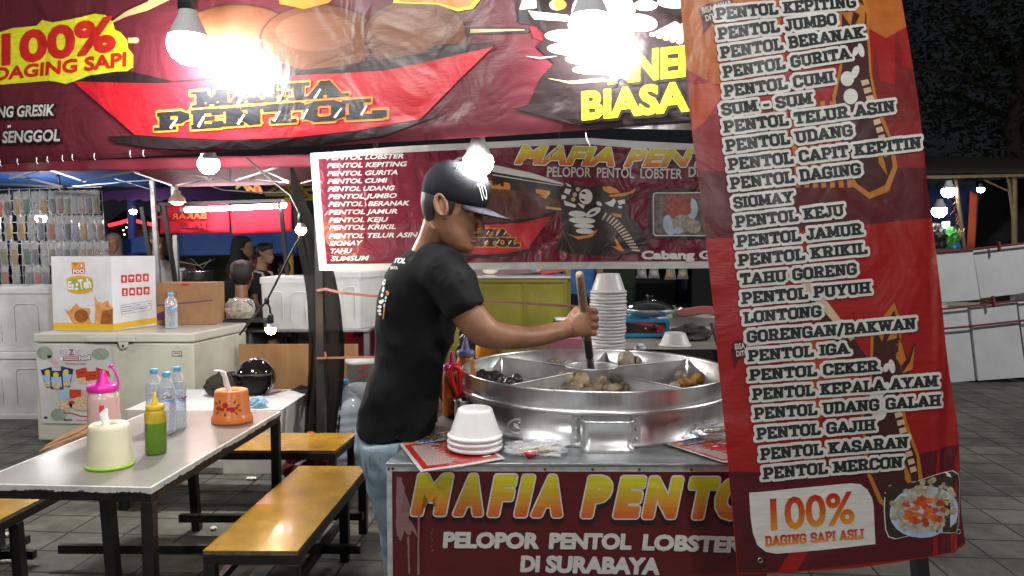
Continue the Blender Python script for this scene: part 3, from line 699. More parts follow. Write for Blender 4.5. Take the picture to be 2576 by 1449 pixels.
kC = lambda x, y: (1674.4 + x / 2.8127, 933.8 + y / 2.8127)
E0 = lambda y, d=1: (edgex(y, 0) + d, y)
E1 = lambda y, d=-1: (edgex(y, 1) + d, y)
# sky of orange with towers, dark bands
pr.poly([E0(-440), (2235, -440), E1(-100), E1(60), (2240, 90), (2190, 60), (2120, 40), (2060, 60), (2000, 150), (1940, 190), (1880, 215), (1800, 205), (1770, 190), E0(170)], v_vor, 1)
pr.poly([(1790, 205), (1785, 180), (1790, 160), (1797, 180), (1800, 205), (1830, 225), (1780, 300), (1745, 330), (1745, 210)], v_vtr, 2)
pr.poly([(2205, 160), (2210, 105), (2217, 160), (2222, 200), (2260, 210), (2262, 100), (2268, 72), (2276, 100), (2280, 160), E1(170), E1(300), (2205, 310)], vinyl('menu_tower_print', (0.17, 0.012, 0.012), 0.36, 0.19, ws=6), 2)
pr.poly([(1990, -60), (2050, 30), (2080, 120), (2060, 200), (1985, 160), (1970, 60)], v_vred, 2)
pr.poly([E0(300, 2), (1950, 252), (2160, 236), E1(262), E1(420), E0(430)], vinyl('menu_painted_shade_red', (0.22, 0.010, 0.014), 0.36, 0.19, ws=6), 1)  # shade under the fold, painted in as a darker red
pr.poly([E0(430), E1(420), E1(548), (2060, 575), E0(602)], v_vmar, 1)
pr.poly([E0(1190), (2070, 1190), (2080, 1160), (2190, 1180), E1(1120), E1(1375), (2420, 1394), (2340, 1408), (1990, 1444), (1863, 1448)], v_vmar, 1)
pr.poly([(1960, 1448), (2030, 1330), (2090, 1300), (2010, 1444)], v_vred, 2)
for i in range(5): pr.poly([(1866 + i * 12, 1300), (1872 + i * 12, 1299), (1890 + i * 12, 1446), (1884 + i * 12, 1447)], v_vdk, 2)
# gunman figures, upper and lower
def fig(dx, dy, sc, lay):
    f = lambda x, y: (2190 + (x - 2190) * sc + dx, 210 + (y - 210) * sc + dy)
    pr.poly([f(*p) for p in [(2120, 10), (2140, 40), (2150, 0), (2180, -40), (2200, 20), (2196, 60), (2200, 180), (2215, 260), (2250, 350), (2262, 420), (2240, 480), (2190, 500), (2150, 470), (2120, 400), (2110, 330), (2100, 240), (2120, 160)]], v_vor2, lay)
    pr.poly([f(*p) for p in [(2128, 25), (2150, 60), (2160, 10), (2180, -20), (2192, 30), (2190, 80), (2194, 180), (2208, 270), (2242, 350), (2250, 418), (2230, 465), (2190, 484), (2158, 460), (2128, 395), (2118, 330), (2108, 245), (2126, 165)]], v_vdk, lay + 1)
    pr.poly([f(*p) for p in [(2150, 18), (2165, -10), (2190, 10), (2186, 50), (2160, 58), (2175, 30)]], v_vor2, lay + 2)
    for x, y, rx, ry, a in [(2138, 195, 17, 19, 0), (2158, 178, 9, 18, .4), (2146, 240, 18, 20, .1), (2160, 125, 7, 12, .3), (2174, 122, 8, 18, -.2)]: pr.ell(*f(x, y), rx * sc, ry * sc, v_vol, lay + 2, a)
    for i in range(10): pr.poly([f(2172 + i * 6, 200 + i * 20), f(2190 + i * 5.6, 196 + i * 20), f(2194 + i * 5.6, 208 + i * 20), f(2175 + i * 6, 214 + i * 20)], v_vcr, lay + 2)
    pr.poly([f(2210, 360), f(2228, 400), f(2236, 440), f(2215, 410)], v_vor2, lay + 2)
fig(0, 0, 1.0, 3)
fig(70, 800, 1.0, 3)
pr.poly([(2244, 850), (2262, 845), (2285, 905), (2300, 860), (2306, 870), (2290, 940), (2262, 945), (2240, 900)], v_vdk, 3); pr.poly([(2256, 865), (2268, 862), (2280, 905), (2268, 920), (2254, 900)], v_vor2, 4); pr.poly([(2302, 868), (2296, 930), (2270, 940), (2290, 910)], v_vor2, 4)
pr.poly([(2010, 690), (2060, 730), (2140, 840), (2190, 910), (2170, 930), (2100, 850), (2030, 760)], v_vdk, 3); pr.poly([(2022, 690), (2070, 745), (2150, 850), (2140, 858), (2060, 770), (2015, 715)], v_vcr, 4)
pr.poly([(1985, 850), (2060, 830), (2110, 880), (2100, 960), (1990, 930)], v_vtr, 2); pr.poly([(1990, 960), (2160, 930), (2170, 1010), (2060, 1060), (1995, 1030)], v_vtr, 2)
for x in range(1950, 2130, 24): pr.poly([(x, 250 + (x - 1950) * .02), (x + 12, 250), (x + 16, 330), (x + 4, 332)], v_vor2, 2)
for x in range(1930, 2130, 22): pr.poly([(x, 335), (x + 12, 334), (x + 20, 470), (x + 8, 472)], v_vor2, 2)
# ribbon, upper left
pr.poly([(1764, 14), (1790, 0), (1850, -12), (1850, 30), (1800, 48), (1775, 82), (1776, 48)], v_vmar, 3); pr.text('BISA BAYAR', (1776, 26), (1850, 8), 15, v_vol, 4, bold=0.02); pr.text('DITEMPAT', (1784, 46), (1850, 28), 15, v_vol, 4, bold=0.02)
pr.poly([(1842, 880), (1850, 858), (1900, 850), (1900, 896), (1862, 905), (1852, 932)], v_vmar, 3); pr.text('BISA BAYAR', (1852, 880), (1920, 872), 14, v_vol, 4, bold=0.02); pr.text('DITEMPAT', (1856, 898), (1915, 890), 13, v_vol, 4, bold=0.02)
lines = [(ka, 'PENTOL KEPITING', 385, 126, 1400, 32, 84), (ka, 'PENTOL JUMBO', 400, 270, 1255, 163, 84), (ka, 'PENTOL BERANAK', 418, 408, 1452, 258, 84), (ka, 'PENTOL GURITA', 435, 550, 1345, 413, 84), (ka, 'PENTOL CUMI', 438, 690, 1225, 584, 84),
    (ka, 'SUM - SUM', 415, 826, 1068, 738, 84), (ka, 'PENTOL TELUR ASIN', 428, 952, 1660, 798, 84), (ka, 'PENTOL UDANG', 440, 1090, 1358, 972, 84), (ka, 'PENTOL CAPIT KEPITIN', 455, 1226, 1845, 1062, 84), (ka, 'PENTOL DAGING', 465, 1364, 1412, 1252, 84),
    (kB, 'SIOMAY', 475, 210, 900, 163, 80), (kB, 'PENTOL KEJU', 487, 346, 1258, 255, 82), (kB, 'PENTOL JAMUR', 500, 482, 1388, 390, 82), (kB, 'PENTOL KRIKIL', 512, 615, 1420, 526, 82), (kB, 'TAHU GORENG', 530, 750, 1347, 672, 82), (kB, 'PENTOL PUYUH', 542, 884, 1443, 804, 82),
    (kB, 'LONTONG', 558, 1020, 1098, 970, 80), (kB, 'GORENGAN/BAKWAN', 578, 1157, 1766, 1058, 82), (kB, 'PENTOL IGA', 590, 1292, 1293, 1233, 80), (kB, 'PENTOL CEKER', 605, 1430, 1505, 1358, 80),
    (kC, 'PENTOL KEPALA AYAM', 628, 210, 1920, 106, 82), (kC, 'PENTOL UDANG GALAH', 640, 348, 1944, 243, 82), (kC, 'PENTOL GAJIH', 655, 490, 1493, 422, 82), (kC, 'PENTOL KASARAN', 680, 634, 1728, 546, 82), (kC, 'PENTOL MERCON', 698, 770, 1694, 688, 82)]
for k, s_, x0, y0, x1, y1, cap in lines:
    pr.text(s_, k(x0, y0), k(x1, y1), cap / 2.83, v_vink, 12, style='slab', outline=(v_vol, 7.2), th=0.235)
pr.poly([kC(*p) for p in [(603, 870), (900, 842), (1330, 805), (1400, 812), (1450, 850), (1484, 910), (1496, 970), (1506, 1238), (1150, 1275), (800, 1305), (720, 1290), (660, 1240), (630, 1160), (615, 1050)]], v_vol, 4)
v_ro = vinyl('red_orange_letter_print', (1, 1, 1), 0.36, 0.4, grad=[(0, (0.62, 0.26, 0.02)), (0.5, (0.55, 0.10, 0.015)), (1, (0.42, 0.012, 0.015))])
pr.text('100%', kC(760, 1132), kC(1358, 1082), 76, v_ro, 6, bold=0.02, outline=(v_ro, .8)); pr.text('DAGING SAPI ASLI', kC(717, 1250), kC(1422, 1196), 25, v_ro, 6, style='slab', th=0.23)
v_food = M('food_photo_dark', (0.05, 0.035, 0.025), 0.35, var=0.5, vs=30); v_fb = [M('food_photo_ball_%s' % n, c, 0.4, var=0.45, vs=60) for n, c in [('cream', (0.50, 0.44, 0.27)), ('beige', (0.42, 0.34, 0.20)), ('grey', (0.36, 0.36, 0.30))]]
v_chili = [M('food_photo_chili_%s' % n, c, 0.35, var=0.4, vs=70) for n, c in [('red', (0.52, 0.07, 0.02)), ('orange', (0.62, 0.14, 0.03))]]
fr = [(1575, 850), (1600, 822), (1650, 812), (1800, 790), (1930, 740), (2020, 722), (2050, 708), (2095, 735), (2112, 790), (2122, 1040), (2126, 1110), (2090, 1162), (1960, 1166), (1800, 1172), (1650, 1206), (1600, 1190), (1578, 1140), (1568, 1000)]
cen = (1845, 960); pr.poly([kC(*p) for p in fr], v_vol, 4); pr.poly([kC(cen[0] + (x - cen[0]) * .975, cen[1] + (y - cen[1]) * .975) for x, y in fr], v_food, 5)
pr.ell(*kC(1855, 1010), 88, 66, v_plate, 6, -0.1)
rr = random.Random(3)
for i in range(150):
    a_ = rr.random() * 2 * pi; q = sqrt(rr.random()); x = 1850 + 235 * q * cos(a_); y = 970 + 195 * q * sin(a_) + (1850 - x) * .12
    if not (1590 < x < 2100 and 745 < y < 1160): continue
    ctr = hypot((x - 1850) / 150, (y - 1010) / 110) < 1
    if ctr and rr.random() < 0.8: pr.poly([kC(x + 46 * cos(t) * (.3 + .7 * rr.random()), y + 30 * sin(t) * (.3 + .7 * rr.random())) for t in [k * .9 for k in range(7)]], rr.choice(v_chili), 8 + i * .02)
    else: pr.ell(*kC(x, y), 4.5 + 4 * rr.random(), 4.5 + 3.5 * rr.random(), rr.choice(v_fb), 7 + i * .02, rr.random() * 3, 10)
pr.build('print', mbn)
b = MB()
for p in [(1916, 1413), (2425, 1345)]:
    q = plV.P(*plV.uv(*p), 0.002); b = MB(); b.tube([q + plV.N * .002 + plV.U * .006 * cos(t) + plV.W * .006 * sin(t) for t in [i * pi / 5 for i in range(11)]], 0.0016, 6); b.build('eyelet', M('eyelet_metal', (0.5, 0.48, 0.45), 0.35, 1), mbn)
# the stand it leans on
st = thing('banner_stand', 'black square post behind the tall menu banner', 'stand', (at(2400, 1400, 1.99).x, 1.99, 0))
q = at(2398, 1400, 1.99); b = MB(); b.bar((q.x - .02, 1.99, 0.02), (at(2165, 0, 1.98).x, 1.98, 2.3), 0.036); b.bar((q.x - .6, 1.985, 2.28), (q.x - .3, 1.985, 2.28), 0.03)
b.build('post', M('stand_black', (0.02, 0.02, 0.022), 0.5), st, bevel=0.002)
# ------------------------------------------------------------------ materials of things
m_alu = M('aluminium', (0.74, 0.75, 0.75), 0.36, 0.93, var=0.42, vs=4, rvar=0.16, bump=0.16, bs=22, stretch=(1.6, 1.6, .7))
m_alu2 = M('worn_aluminium', (0.58, 0.60, 0.60), 0.45, 0.7, var=0.3, vs=9, rvar=0.14, bump=0.1, bs=40)
m_zinc = M('zinc_sheet', (0.42, 0.46, 0.48), 0.42, 0.9, var=0.45, vs=7, rvar=0.15, bump=0.2, bs=14)
m_foam = M('white_foam_plastic', (0.70, 0.70, 0.70), 0.38, var=0.05, vs=30)
m_styro = M('styrofoam', (0.66, 0.67, 0.68), 0.75, var=0.3, vs=4, col2=(0.54, 0.54, 0.53), bump=0.15, bs=180)
m_frame = M('black_steel', (0.014, 0.013, 0.013), 0.42, var=0.5, vs=20, rvar=0.15)
m_wood = M('ladle_wood', (0.30, 0.21, 0.12), 0.65, var=0.4, vs=30, stretch=(4, 4, .5))
m_film = film('clear_wrap', clear=0.95, rough=0.15, bump=0.9, bs=45)
m_pet = film('clear_bottle', (0.93, 0.96, 1.0), clear=0.82, rough=0.08, bump=0.5, bs=35, stretch=(.4, .4, 2.2))
m_skin = M('skin', (0.26, 0.128, 0.072), 0.48, var=0.3, vs=16, bump=0.16, bs=170, sss=0.1)
m_hair = M('hair', (0.010, 0.009, 0.009), 0.5, bump=0.5, bs=160, stretch=(3, 3, 1))
m_tee = M('black_cotton', (0.0055, 0.006, 0.0075), 0.9, spec=.25, var=0.3, vs=10, bump=0.25, bs=14)

# ------------------------------------------------------------------ cart
ZC = 0.88
fl, fr_ = atz(974, 1164, ZC), atz(1935, 1166, ZC)
cu = (fr_ - fl).normalized(); cn = V((0.17, 0.985, 0)).normalized()          # along the front, and back along the slanting side
def cp(u, w, z): return fl + cu * u + cn * w + V((0, 0, z - ZC))
CW, CD = (fr_ - fl).length, 1.22
cart = thing('food_cart', 'zinc topped food cart with maroon lettered front', 'food cart', cp(CW / 2, CD / 2, 0))
b = MB()
def shp(u0, u1, w0, w1, z0, z1, m=0): b.obox(cp((u0 + u1) / 2, (w0 + w1) / 2, (z0 + z1) / 2), cu * (u1 - u0) / 2, cn * (w1 - w0) / 2, V((0, 0, (z1 - z0) / 2)), m)
shp(0.004, CW - .004, 0.014, CD, 0.1, ZC - .012); b.build('body', M('cart_body', (0.25, 0.25, 0.26), 0.5, var=0.4), cart)
b = MB(); shp(-.004, CW + .01, -.004, CD + .01, ZC - .010, ZC); b.build('counter_top', m_zinc, cart, bevel=0.002)
b = MB(); shp(-.003, CW, 0.004, 0.012, ZC - .026, ZC - .012); shp(-.003, .012, 0.003, 0.011, 0.1, ZC - .027); b.build('edge_strip', M('edge_aluminium', (0.72, 0.72, 0.72), 0.4, 0.6, var=0.3, vs=30), cart)
plC = Pl(fl + cn * 0.0035 - V((0, 0, 0.0)), cu)
b = MB()
for px in (978, 988, 1371, 1491, 1609, 1740): 
    u, _v = plC.uv(px, 1163); b = MB(); b.ell(cp(u, 0.003, ZC - .019), .004, .003, .004, n=8); b.build('screw', M('dark_screw', (0.08, 0.06, 0.05), 0.5, 0.6), cart)
v_cm = vinyl('cart_maroon_tarpaulin', (0.095, 0.010, 0.014), 0.3, 0.12)
v_cshadow = vinyl('cart_shadow_print', (0.018, 0.008, 0.012), 0.3, 0.12); v_clet = vinyl('cart_pale_print', (0.56, 0.55, 0.54), 0.3, 0.12)
v_cgr = vinyl('cart_gradient_print', (1, 1, 1), 0.3, 0.12, grad=[(0, (0.55, 0.11, 0.02)), (0.3, (0.55, 0.22, 0.03)), (0.65, (0.52, 0.38, 0.03)), (1, (0.56, 0.54, 0.02))])
v_stain = vinyl('dried_splash', (0.23, 0.12, 0.12), 0.5, 0.12)
b = MB(); shp(0.012, CW, 0.004, 0.013, 0.12, ZC - .027); fp = b.build('front_panel', v_cm, cart)
pr = Print(plC); kf = lambda x, y: (965.9 + x / 2.857, 998 + y / 2.857)
for ch, x0, x1 in [('M', 190, 505), ('A', 492, 715), ('F', 740, 962), ('I', 932, 1090), ('A', 1052, 1284), ('P', 1408, 1640), ('E', 1640, 1884), ('N', 1848, 2150), ('T', 2180, 2412), ('O', 2372, 2640), ('L', 2660, 2830)]:
    y = 822 + (x0 - 190) * .013; pr.text(ch, kf(x0 + 22, y), kf(x1 - 20, y), 86, v_cgr, 12, bold=0.035, fat=5.6, outline=(v_clet, 3.6), shadow=(v_cshadow, 4.5, -1, 11), shear=0.24)
for s_, x0, y0, x1, y1, c in [('PELOPOR', 430, 1076, 1106, 1083, 38), ('PENTOL', 1190, 1083, 1771, 1089, 38), ('LOBSTER', 1860, 1092, 2560, 1112, 38), ('DI', 985, 1249, 1116, 1251, 39), ('SURABAYA', 1166, 1253, 1972, 1270, 40)]:
    pr.text(s_, kf(x0, y0), kf(x1, y1), c - 3, v_clet, 6, bold=0.015, fat=2.3, shear=0.06)
sr = random.Random(9)
def blob(pts, jit):
    out = []
    for (x0, y0), (x1, y1) in zip(pts, pts[1:] + pts[:1]):
        for k in range(4): out.append(kf(x0 + (x1 - x0) * k / 4 + sr.uniform(-jit, jit), y0 + (y1 - y0) * k / 4 + sr.uniform(-jit, jit)))
    return out
pr.poly(blob([(95, 570), (130, 590), (150, 680), (190, 780), (185, 860), (215, 950), (180, 1000), (150, 960), (120, 1040), (95, 1000), (85, 800)], 7), v_stain, 2)
pr.poly(blob([(180, 1000), (186, 1100), (188, 1270), (174, 1272), (172, 1100), (165, 1010)], 2), v_stain, 3); pr.poly(blob([(243, 830), (257, 830), (258, 1272), (240, 1274), (244, 1000)], 2), v_stain, 14)
pr.poly(blob([(200, 900), (250, 1000), (246, 1020), (205, 960)], 3), v_stain, 3)
for i in range(16): x, y = sr.uniform(335, 356), sr.uniform(940, 1110); pr.ell(*kf(x, y), sr.uniform(.8, 2.4), sr.uniform(.6, 1.2), v_stain, 3, -.3, 8)
pr.build('print', fp)

# ------------------------------------------------------------------ steamer pot on the cart
PX, PY, PR = 0.305, 2.725, 0.482
ZR, ZRING = 1.053, 0.99
pot = thing('steamer_pot', 'wide round aluminium steamer pot with dividers on the cart', 'pot', (PX, PY, ZC))
c0 = (PX, PY, 0); b = MB()
b.lathe([(PR - .02, ZC + .001), (PR + .004, ZC + .001), (PR + .004, ZC + .012), (PR - .008, ZC + .016), (PR - .006, ZRING - .02), (PR - .004, ZRING - .008), (PR, ZRING + .006), (PR + .002, ZR - .006), (PR + .006, ZR - .003), (PR + .007, ZR + .002), (PR + .003, ZR + .005), (PR - .003, ZR + .003), (PR - .005, ZR - .004), (PR - .006, ZC + .09), (0.01, ZC + .085)], c0, 96)
b.build('pot_wall', m_alu, pot)
b = MB(); b.tube([V((PX + (PR + .006) * cos(t), PY + (PR + .006) * sin(t), ZRING)) for t in [2 * pi * i / 96 for i in range(97)]], 0.0095, 10); b.build('grip_ring', m_alu, pot)
cupc = atz(1489, 919, 1.055); cr = 0.098
b = MB(); b.lathe([(cr - .002, ZC + .09), (cr, 1.05), (cr + .003, 1.056), (cr - .001, 1.057), (cr - .004, 1.05), (cr - .005, ZC + .1)], (cupc.x, cupc.y, 0), 40)
b.build('centre_cup', m_alu2, pot)
for (x, y) in [(1262, 902), (1266, 977), (1680, 974), (1788, 903), (1537, 873)]:
    e = atz(x, y, 1.035); d = V((e.x - cupc.x, e.y - cupc.y, 0)).normalized(); s0 = V((cupc.x, cupc.y, 0)) + d * (cr - .001)
    k = 0.2
    while (V((s0.x + d.x * k - PX, s0.y + d.y * k - PY))).length < PR - .012: k += .004
    e0 = s0 + d * k; nn = V((-d.y, d.x, 0)); b = MB()
    b.obox((s0 + e0) / 2 + V((0, 0, ZC + .125)), (e0 - s0) / 2, nn * .0012, V((0, 0, .035)))
    b.tube([s0 + V((0, 0, 1.041)), e0 + V((0, 0, 1.041))], 0.0035, 8); b.build('divider', m_alu2, pot)
b = MB(); b.lathe([(0.001, 0.968), (PR - .0065, 0.968)], c0, 64); b.build('broth', M('broth', (0.055, 0.06, 0.05), 0.07, var=0.3, vs=9), pot)
# boxed spout on the front
bx = MB()
def rr_ring(cx, cy, z, hx, hy, r, n=6):
    out = []
    for sx, sy, a0 in [(1, 1, 0), (-1, 1, pi / 2), (-1, -1, pi), (1, -1, 3 * pi / 2)]:
        out += [V((cx + sx * (hx - r) + r * cos(a0 + k * pi / 2 / n), cy + sy * (hy - r) + r * sin(a0 + k * pi / 2 / n), z)) for k in range(n + 1)]
    return out
sxc = atz(1534, 1146, ZC).x; syc = PY - sqrt(PR ** 2 - (sxc - PX) ** 2) - .012
prof = [(ZC + .001, .079, .042), (ZC + .012, .080, .043), (ZC + .018, .0735, .037), (ZC + .085, .075, .038), (ZC + .088, .078, .041), (ZC + .094, .079, .042), (ZC + .096, .0765, .040), (ZC + .09, .0725, .036), (ZC + .03, .071, .035)]
bx.loft([rr_ring(sxc, syc, z, hx, hy, .022) for z, hx, hy in prof], 0, True); bx.build('drain_box', m_alu, pot)
for sg in (-1, 1):
    b = MB(); uu = sxc + sg * .093; yy = PY - sqrt(PR ** 2 - (uu - PX) ** 2)
    b.obox((uu, yy + .004, ZC + .06), (.014, sg * (uu - PX) * .03, 0), (0, .003, 0), (0, 0, .052))
    for i in range(3): b.ell((uu, yy - .001, ZC + .028 + i * .031), .0055, .005, .0055, n=10)
    b.build('rivet_plate', m_alu2, pot)
b = MB()
eu = atz(1301, 1068, .93); ey = PY - sqrt(PR ** 2 - (eu.x - PX) ** 2) + .0045
for r in (0.030, 0.026): b.tube([V((eu.x + r * 1.05 * cos(t), ey - .005 + .25 * r * cos(t) * .6, .925 + r * .8 * sin(t))) for t in [2 * pi * i / 30 for i in range(31)]], .0009, 5)
for i in range(7): b.ell((eu.x + sr.uniform(-.014, .014), ey - .004, .925 + sr.uniform(-.012, .012)), .005, .0015, .004, n=6)
b.build('embossed_stamp', m_alu, pot)

# ------------------------------------------------------------------ food in the pot
m_mb = [M('meatball_beige', (0.33, 0.255, 0.16), 0.36, var=0.4, vs=50, bump=0.5, bs=120), M('meatball_grey', (0.27, 0.235, 0.17), 0.36, var=0.4, vs=45, bump=0.5, bs=120), M('meatball_dark', (0.050, 0.045, 0.042), 0.28, var=0.5, vs=50, bump=0.4, bs=110), M('meatball_pale', (0.46, 0.40, 0.30), 0.4, var=0.3, vs=45, bump=0.5, bs=120)]
def ball(px, py, rpx, Z, mat, label, cleft=True, flat=1.0, seed=0, grp='meatballs in the steamer pot'):
    Z = Z + .008; c = atz(px, py, Z); r = 1.16 * rpx * c.y / FPX; b = MB(); n = 26
    rot = Matrix.Rotation(seed * 1.3, 3, 'Z') @ Matrix.Rotation(0.5 * sin(seed), 3, 'X')
    rings = []
    for i in range(19):
        t = -pi / 2 + pi * i / 18; ring = []
        for j in range(n):
            d = V((cos(t) * cos(2 * pi * j / n), cos(t) * sin(2 * pi * j / n), sin(t))); k = 1 + .13 * noise.noise(d * 2 + V((seed * 3.7, 0, 0))) + .04 * noise.noise(d * 7 + V((0, seed, 0)))
            if cleft and d.z > -.3: k *= 1 - .2 * (math.exp(-(d.x * 7) ** 2) + math.exp(-(d.y * 7) ** 2)) * min(1, d.z + .3)
            ring.append(c + rot @ V((d.x * r * k, d.y * r * k, d.z * r * k * flat)))
        rings.append(ring)
    b.loft(rings, 0, False)
    o = b.build('meatball', mat); tag(o, label, 'meatball', grp); return o
ball(1425, 956, 22, 1.005, m_mb[0], 'large cleft meatball leaning on the centre cup', seed=1)
ball(1463, 961, 19, 1.003, m_mb[0], 'taller cleft meatball beside the large one under the cup', flat=1.2, seed=2)
ball(1437, 984, 22, .985, m_mb[1], 'flat brown meatball in front of the two cleft ones', cleft=False, flat=.7, seed=3)
ball(1496, 979, 22, .985, m_mb[0], 'smooth meatball under the rivet of the centre cup', cleft=False, flat=.8, seed=4)
ball(1541, 982, 26, .985, m_mb[0], 'broad cracked meatball nearest the front divider end', flat=.65, seed=5)
ball(1387, 985, 9, .985, m_mb[1], 'tiny meatball lump at the edge of the front compartment', cleft=False, seed=6); ball(1409, 983, 9, .986, m_mb[1], 'tiny pale lump beside the flat brown meatball', cleft=False, seed=7)
ball(1575, 906, 19, 1.01, m_mb[3], 'big pale pleated dumpling standing in the back compartment', flat=1.15, seed=8)
ball(1430, 917, 16, .99, m_mb[3], 'pale meatball half sunk behind the left divider', cleft=False, flat=.5, seed=9); ball(1497, 905, 13, .99, m_mb[3], 'pale meatball showing behind the ladle', cleft=False, flat=.6, seed=10)
ball(1228, 952, 17, .99, m_mb[2], 'black meatball at the far side of the dark pile', cleft=False, seed=11); ball(1256, 958, 17, .99, m_mb[2], 'black meatball in the middle of the dark pile', cleft=False, seed=12)
ball(1282, 966, 15, .987, m_mb[2], 'black meatball by the near divider', cleft=False, seed=13); ball(1246, 946, 13, 1.0, m_mb[2], 'glossy black meatball on top of the dark pile', cleft=False, seed=14)
ball(1698, 970, 12, .99, m_mb[1], 'grey lump below the fried tofu', cleft=False, flat=.7, seed=15); ball(1678, 974, 10, .985, m_mb[1], 'small grey lump against the right divider', cleft=False, flat=.7, seed=16)
ball(1406, 966, 17, .995, m_mb[1], 'grey brown meatball behind the tiny lumps of the front compartment', cleft=False, seed=31); ball(1450, 975, 17, .99, m_mb[0], 'rough meatball wedged under the tall cleft one', cleft=False, seed=32); ball(1518, 966, 18, .995, m_mb[0], 'round meatball resting against the centre cup wall', seed=33)
ball(1570, 980, 18, .985, m_mb[1], 'brown meatball at the outer end of the front heap', cleft=False, seed=34); ball(1478, 990, 18, .985, m_mb[1], 'grey meatball lowest in the front heap by the pot rim', cleft=False, flat=.8, seed=35)
ball(1600, 912, 15, .995, m_mb[3], 'pale meatball beside the pleated dumpling', cleft=False, seed=36); ball(1540, 908, 14, .99, m_mb[3], 'small pale meatball near the back divider', cleft=False, seed=37); ball(1395, 912, 13, .99, m_mb[1], 'brown meatball far back by the left divider', cleft=False, flat=.8, seed=38)
ball(1212, 944, 13, .99, m_mb[2], 'black meatball touching the pot wall', cleft=False, seed=39); ball(1300, 955, 13, .985, m_mb[2], 'small black meatball apart from the dark pile', cleft=False, seed=40); ball(1712, 948, 13, .99, m_mb[1], 'grey meatball behind the fried tofu heap', cleft=False, seed=41)
m_tofu = M('fried_tofu', (0.42, 0.20, 0.035), 0.5, var=0.45, vs=40, bump=0.6, bs=90)
for i, (x, y, rp, z, lb) in enumerate([(1722, 961, 16, .995, 'nearest piece of golden fried tofu'), (1756, 952, 18, 1.0, 'crumpled golden fried tofu in the middle of its heap'), (1790, 942, 15, 1.0, 'golden fried tofu against the pot wall'), (1740, 964, 14, .988, 'flat golden fried tofu at the front of the heap')]):
    c = atz(x, y, z); r = rp * c.y / FPX; b = MB()
    b.ell(c, r * 1.1, r * .9, r * .75, n=12, jit=.5, seed=i + 20, rot=Matrix.Rotation(i, 3, 'Z')); tag(b.build('fried_tofu', m_tofu), lb, 'fried tofu', 'fried tofu in the pot')

# ------------------------------------------------------------------ bowls
def bowl_mesh():
    r, h = 0.0835, 0.094; b = MB()
    # upside down: base up
    b.lathe([(0.001, h - .004), (.030, h - .0035), (.040, h - .001), (.047, h), (.0525, h - .004), (.0545, h - .012), (.0755, .020), (.0765, .017), (.080, .0155), (r, .0145), (r + .001, .011), (r, .006), (r - .003, .004), (.0775, .006), (.0765, .015), (.053, h - .014), (.05, h - .008), (.001, h - .008)], (0, 0, 0), 40, ripple=lambda t, z: .004 * sin(t * 40) * math.exp(-((z - .075) / .008) ** 2))
    return b
bw0 = tag(bowl_mesh().build('foam_bowl', m_foam, None), '', 'bowl')
def put_bowls(spots, group, labels, scale=1.0):
    global bw0
    out = []
    for i, p in enumerate(spots):
        o = bw0.copy(); C.objects.link(o)
        o.location = p; o.scale = (scale,) * 3; o.rotation_euler = (sr.uniform(-.012, .012), sr.uniform(-.012, .012), sr.uniform(0, 6))
        o['label'] = labels[i] if isinstance(labels, list) else labels; o['group'] = group; out.append(o)
    return out
q = atz(1195, 1134, ZC); STK = [V((q.x + sr.uniform(-.001, .001), q.y, ZC + .006 + .0165 * i)) for i in range(3)]
put_bowls(STK, 'short bowl stack on the menu card', ['lowest of the three white foam bowls upside down on the menu card', 'middle of the three white foam bowls upside down on the menu card', 'topmost of the three white foam bowls upside down on the menu card'])
YS = 3.36; xs = at(1527, 800, YS).x; nst = 28
put_bowls([V((xs + sr.uniform(-.003, .003) + .0004 * (i - 10), YS + sr.uniform(-.002, .002), ZC + .003 + i * .0149)) for i in range(nst)], 'tall stack of white foam bowls', ['one of the rim-stacked white foam bowls in the tall stack behind the ladle'] * (nst - 1) + ['topmost white foam bowl of the tall stack, its base up'], .99)
bpy.data.objects.remove(bw0)

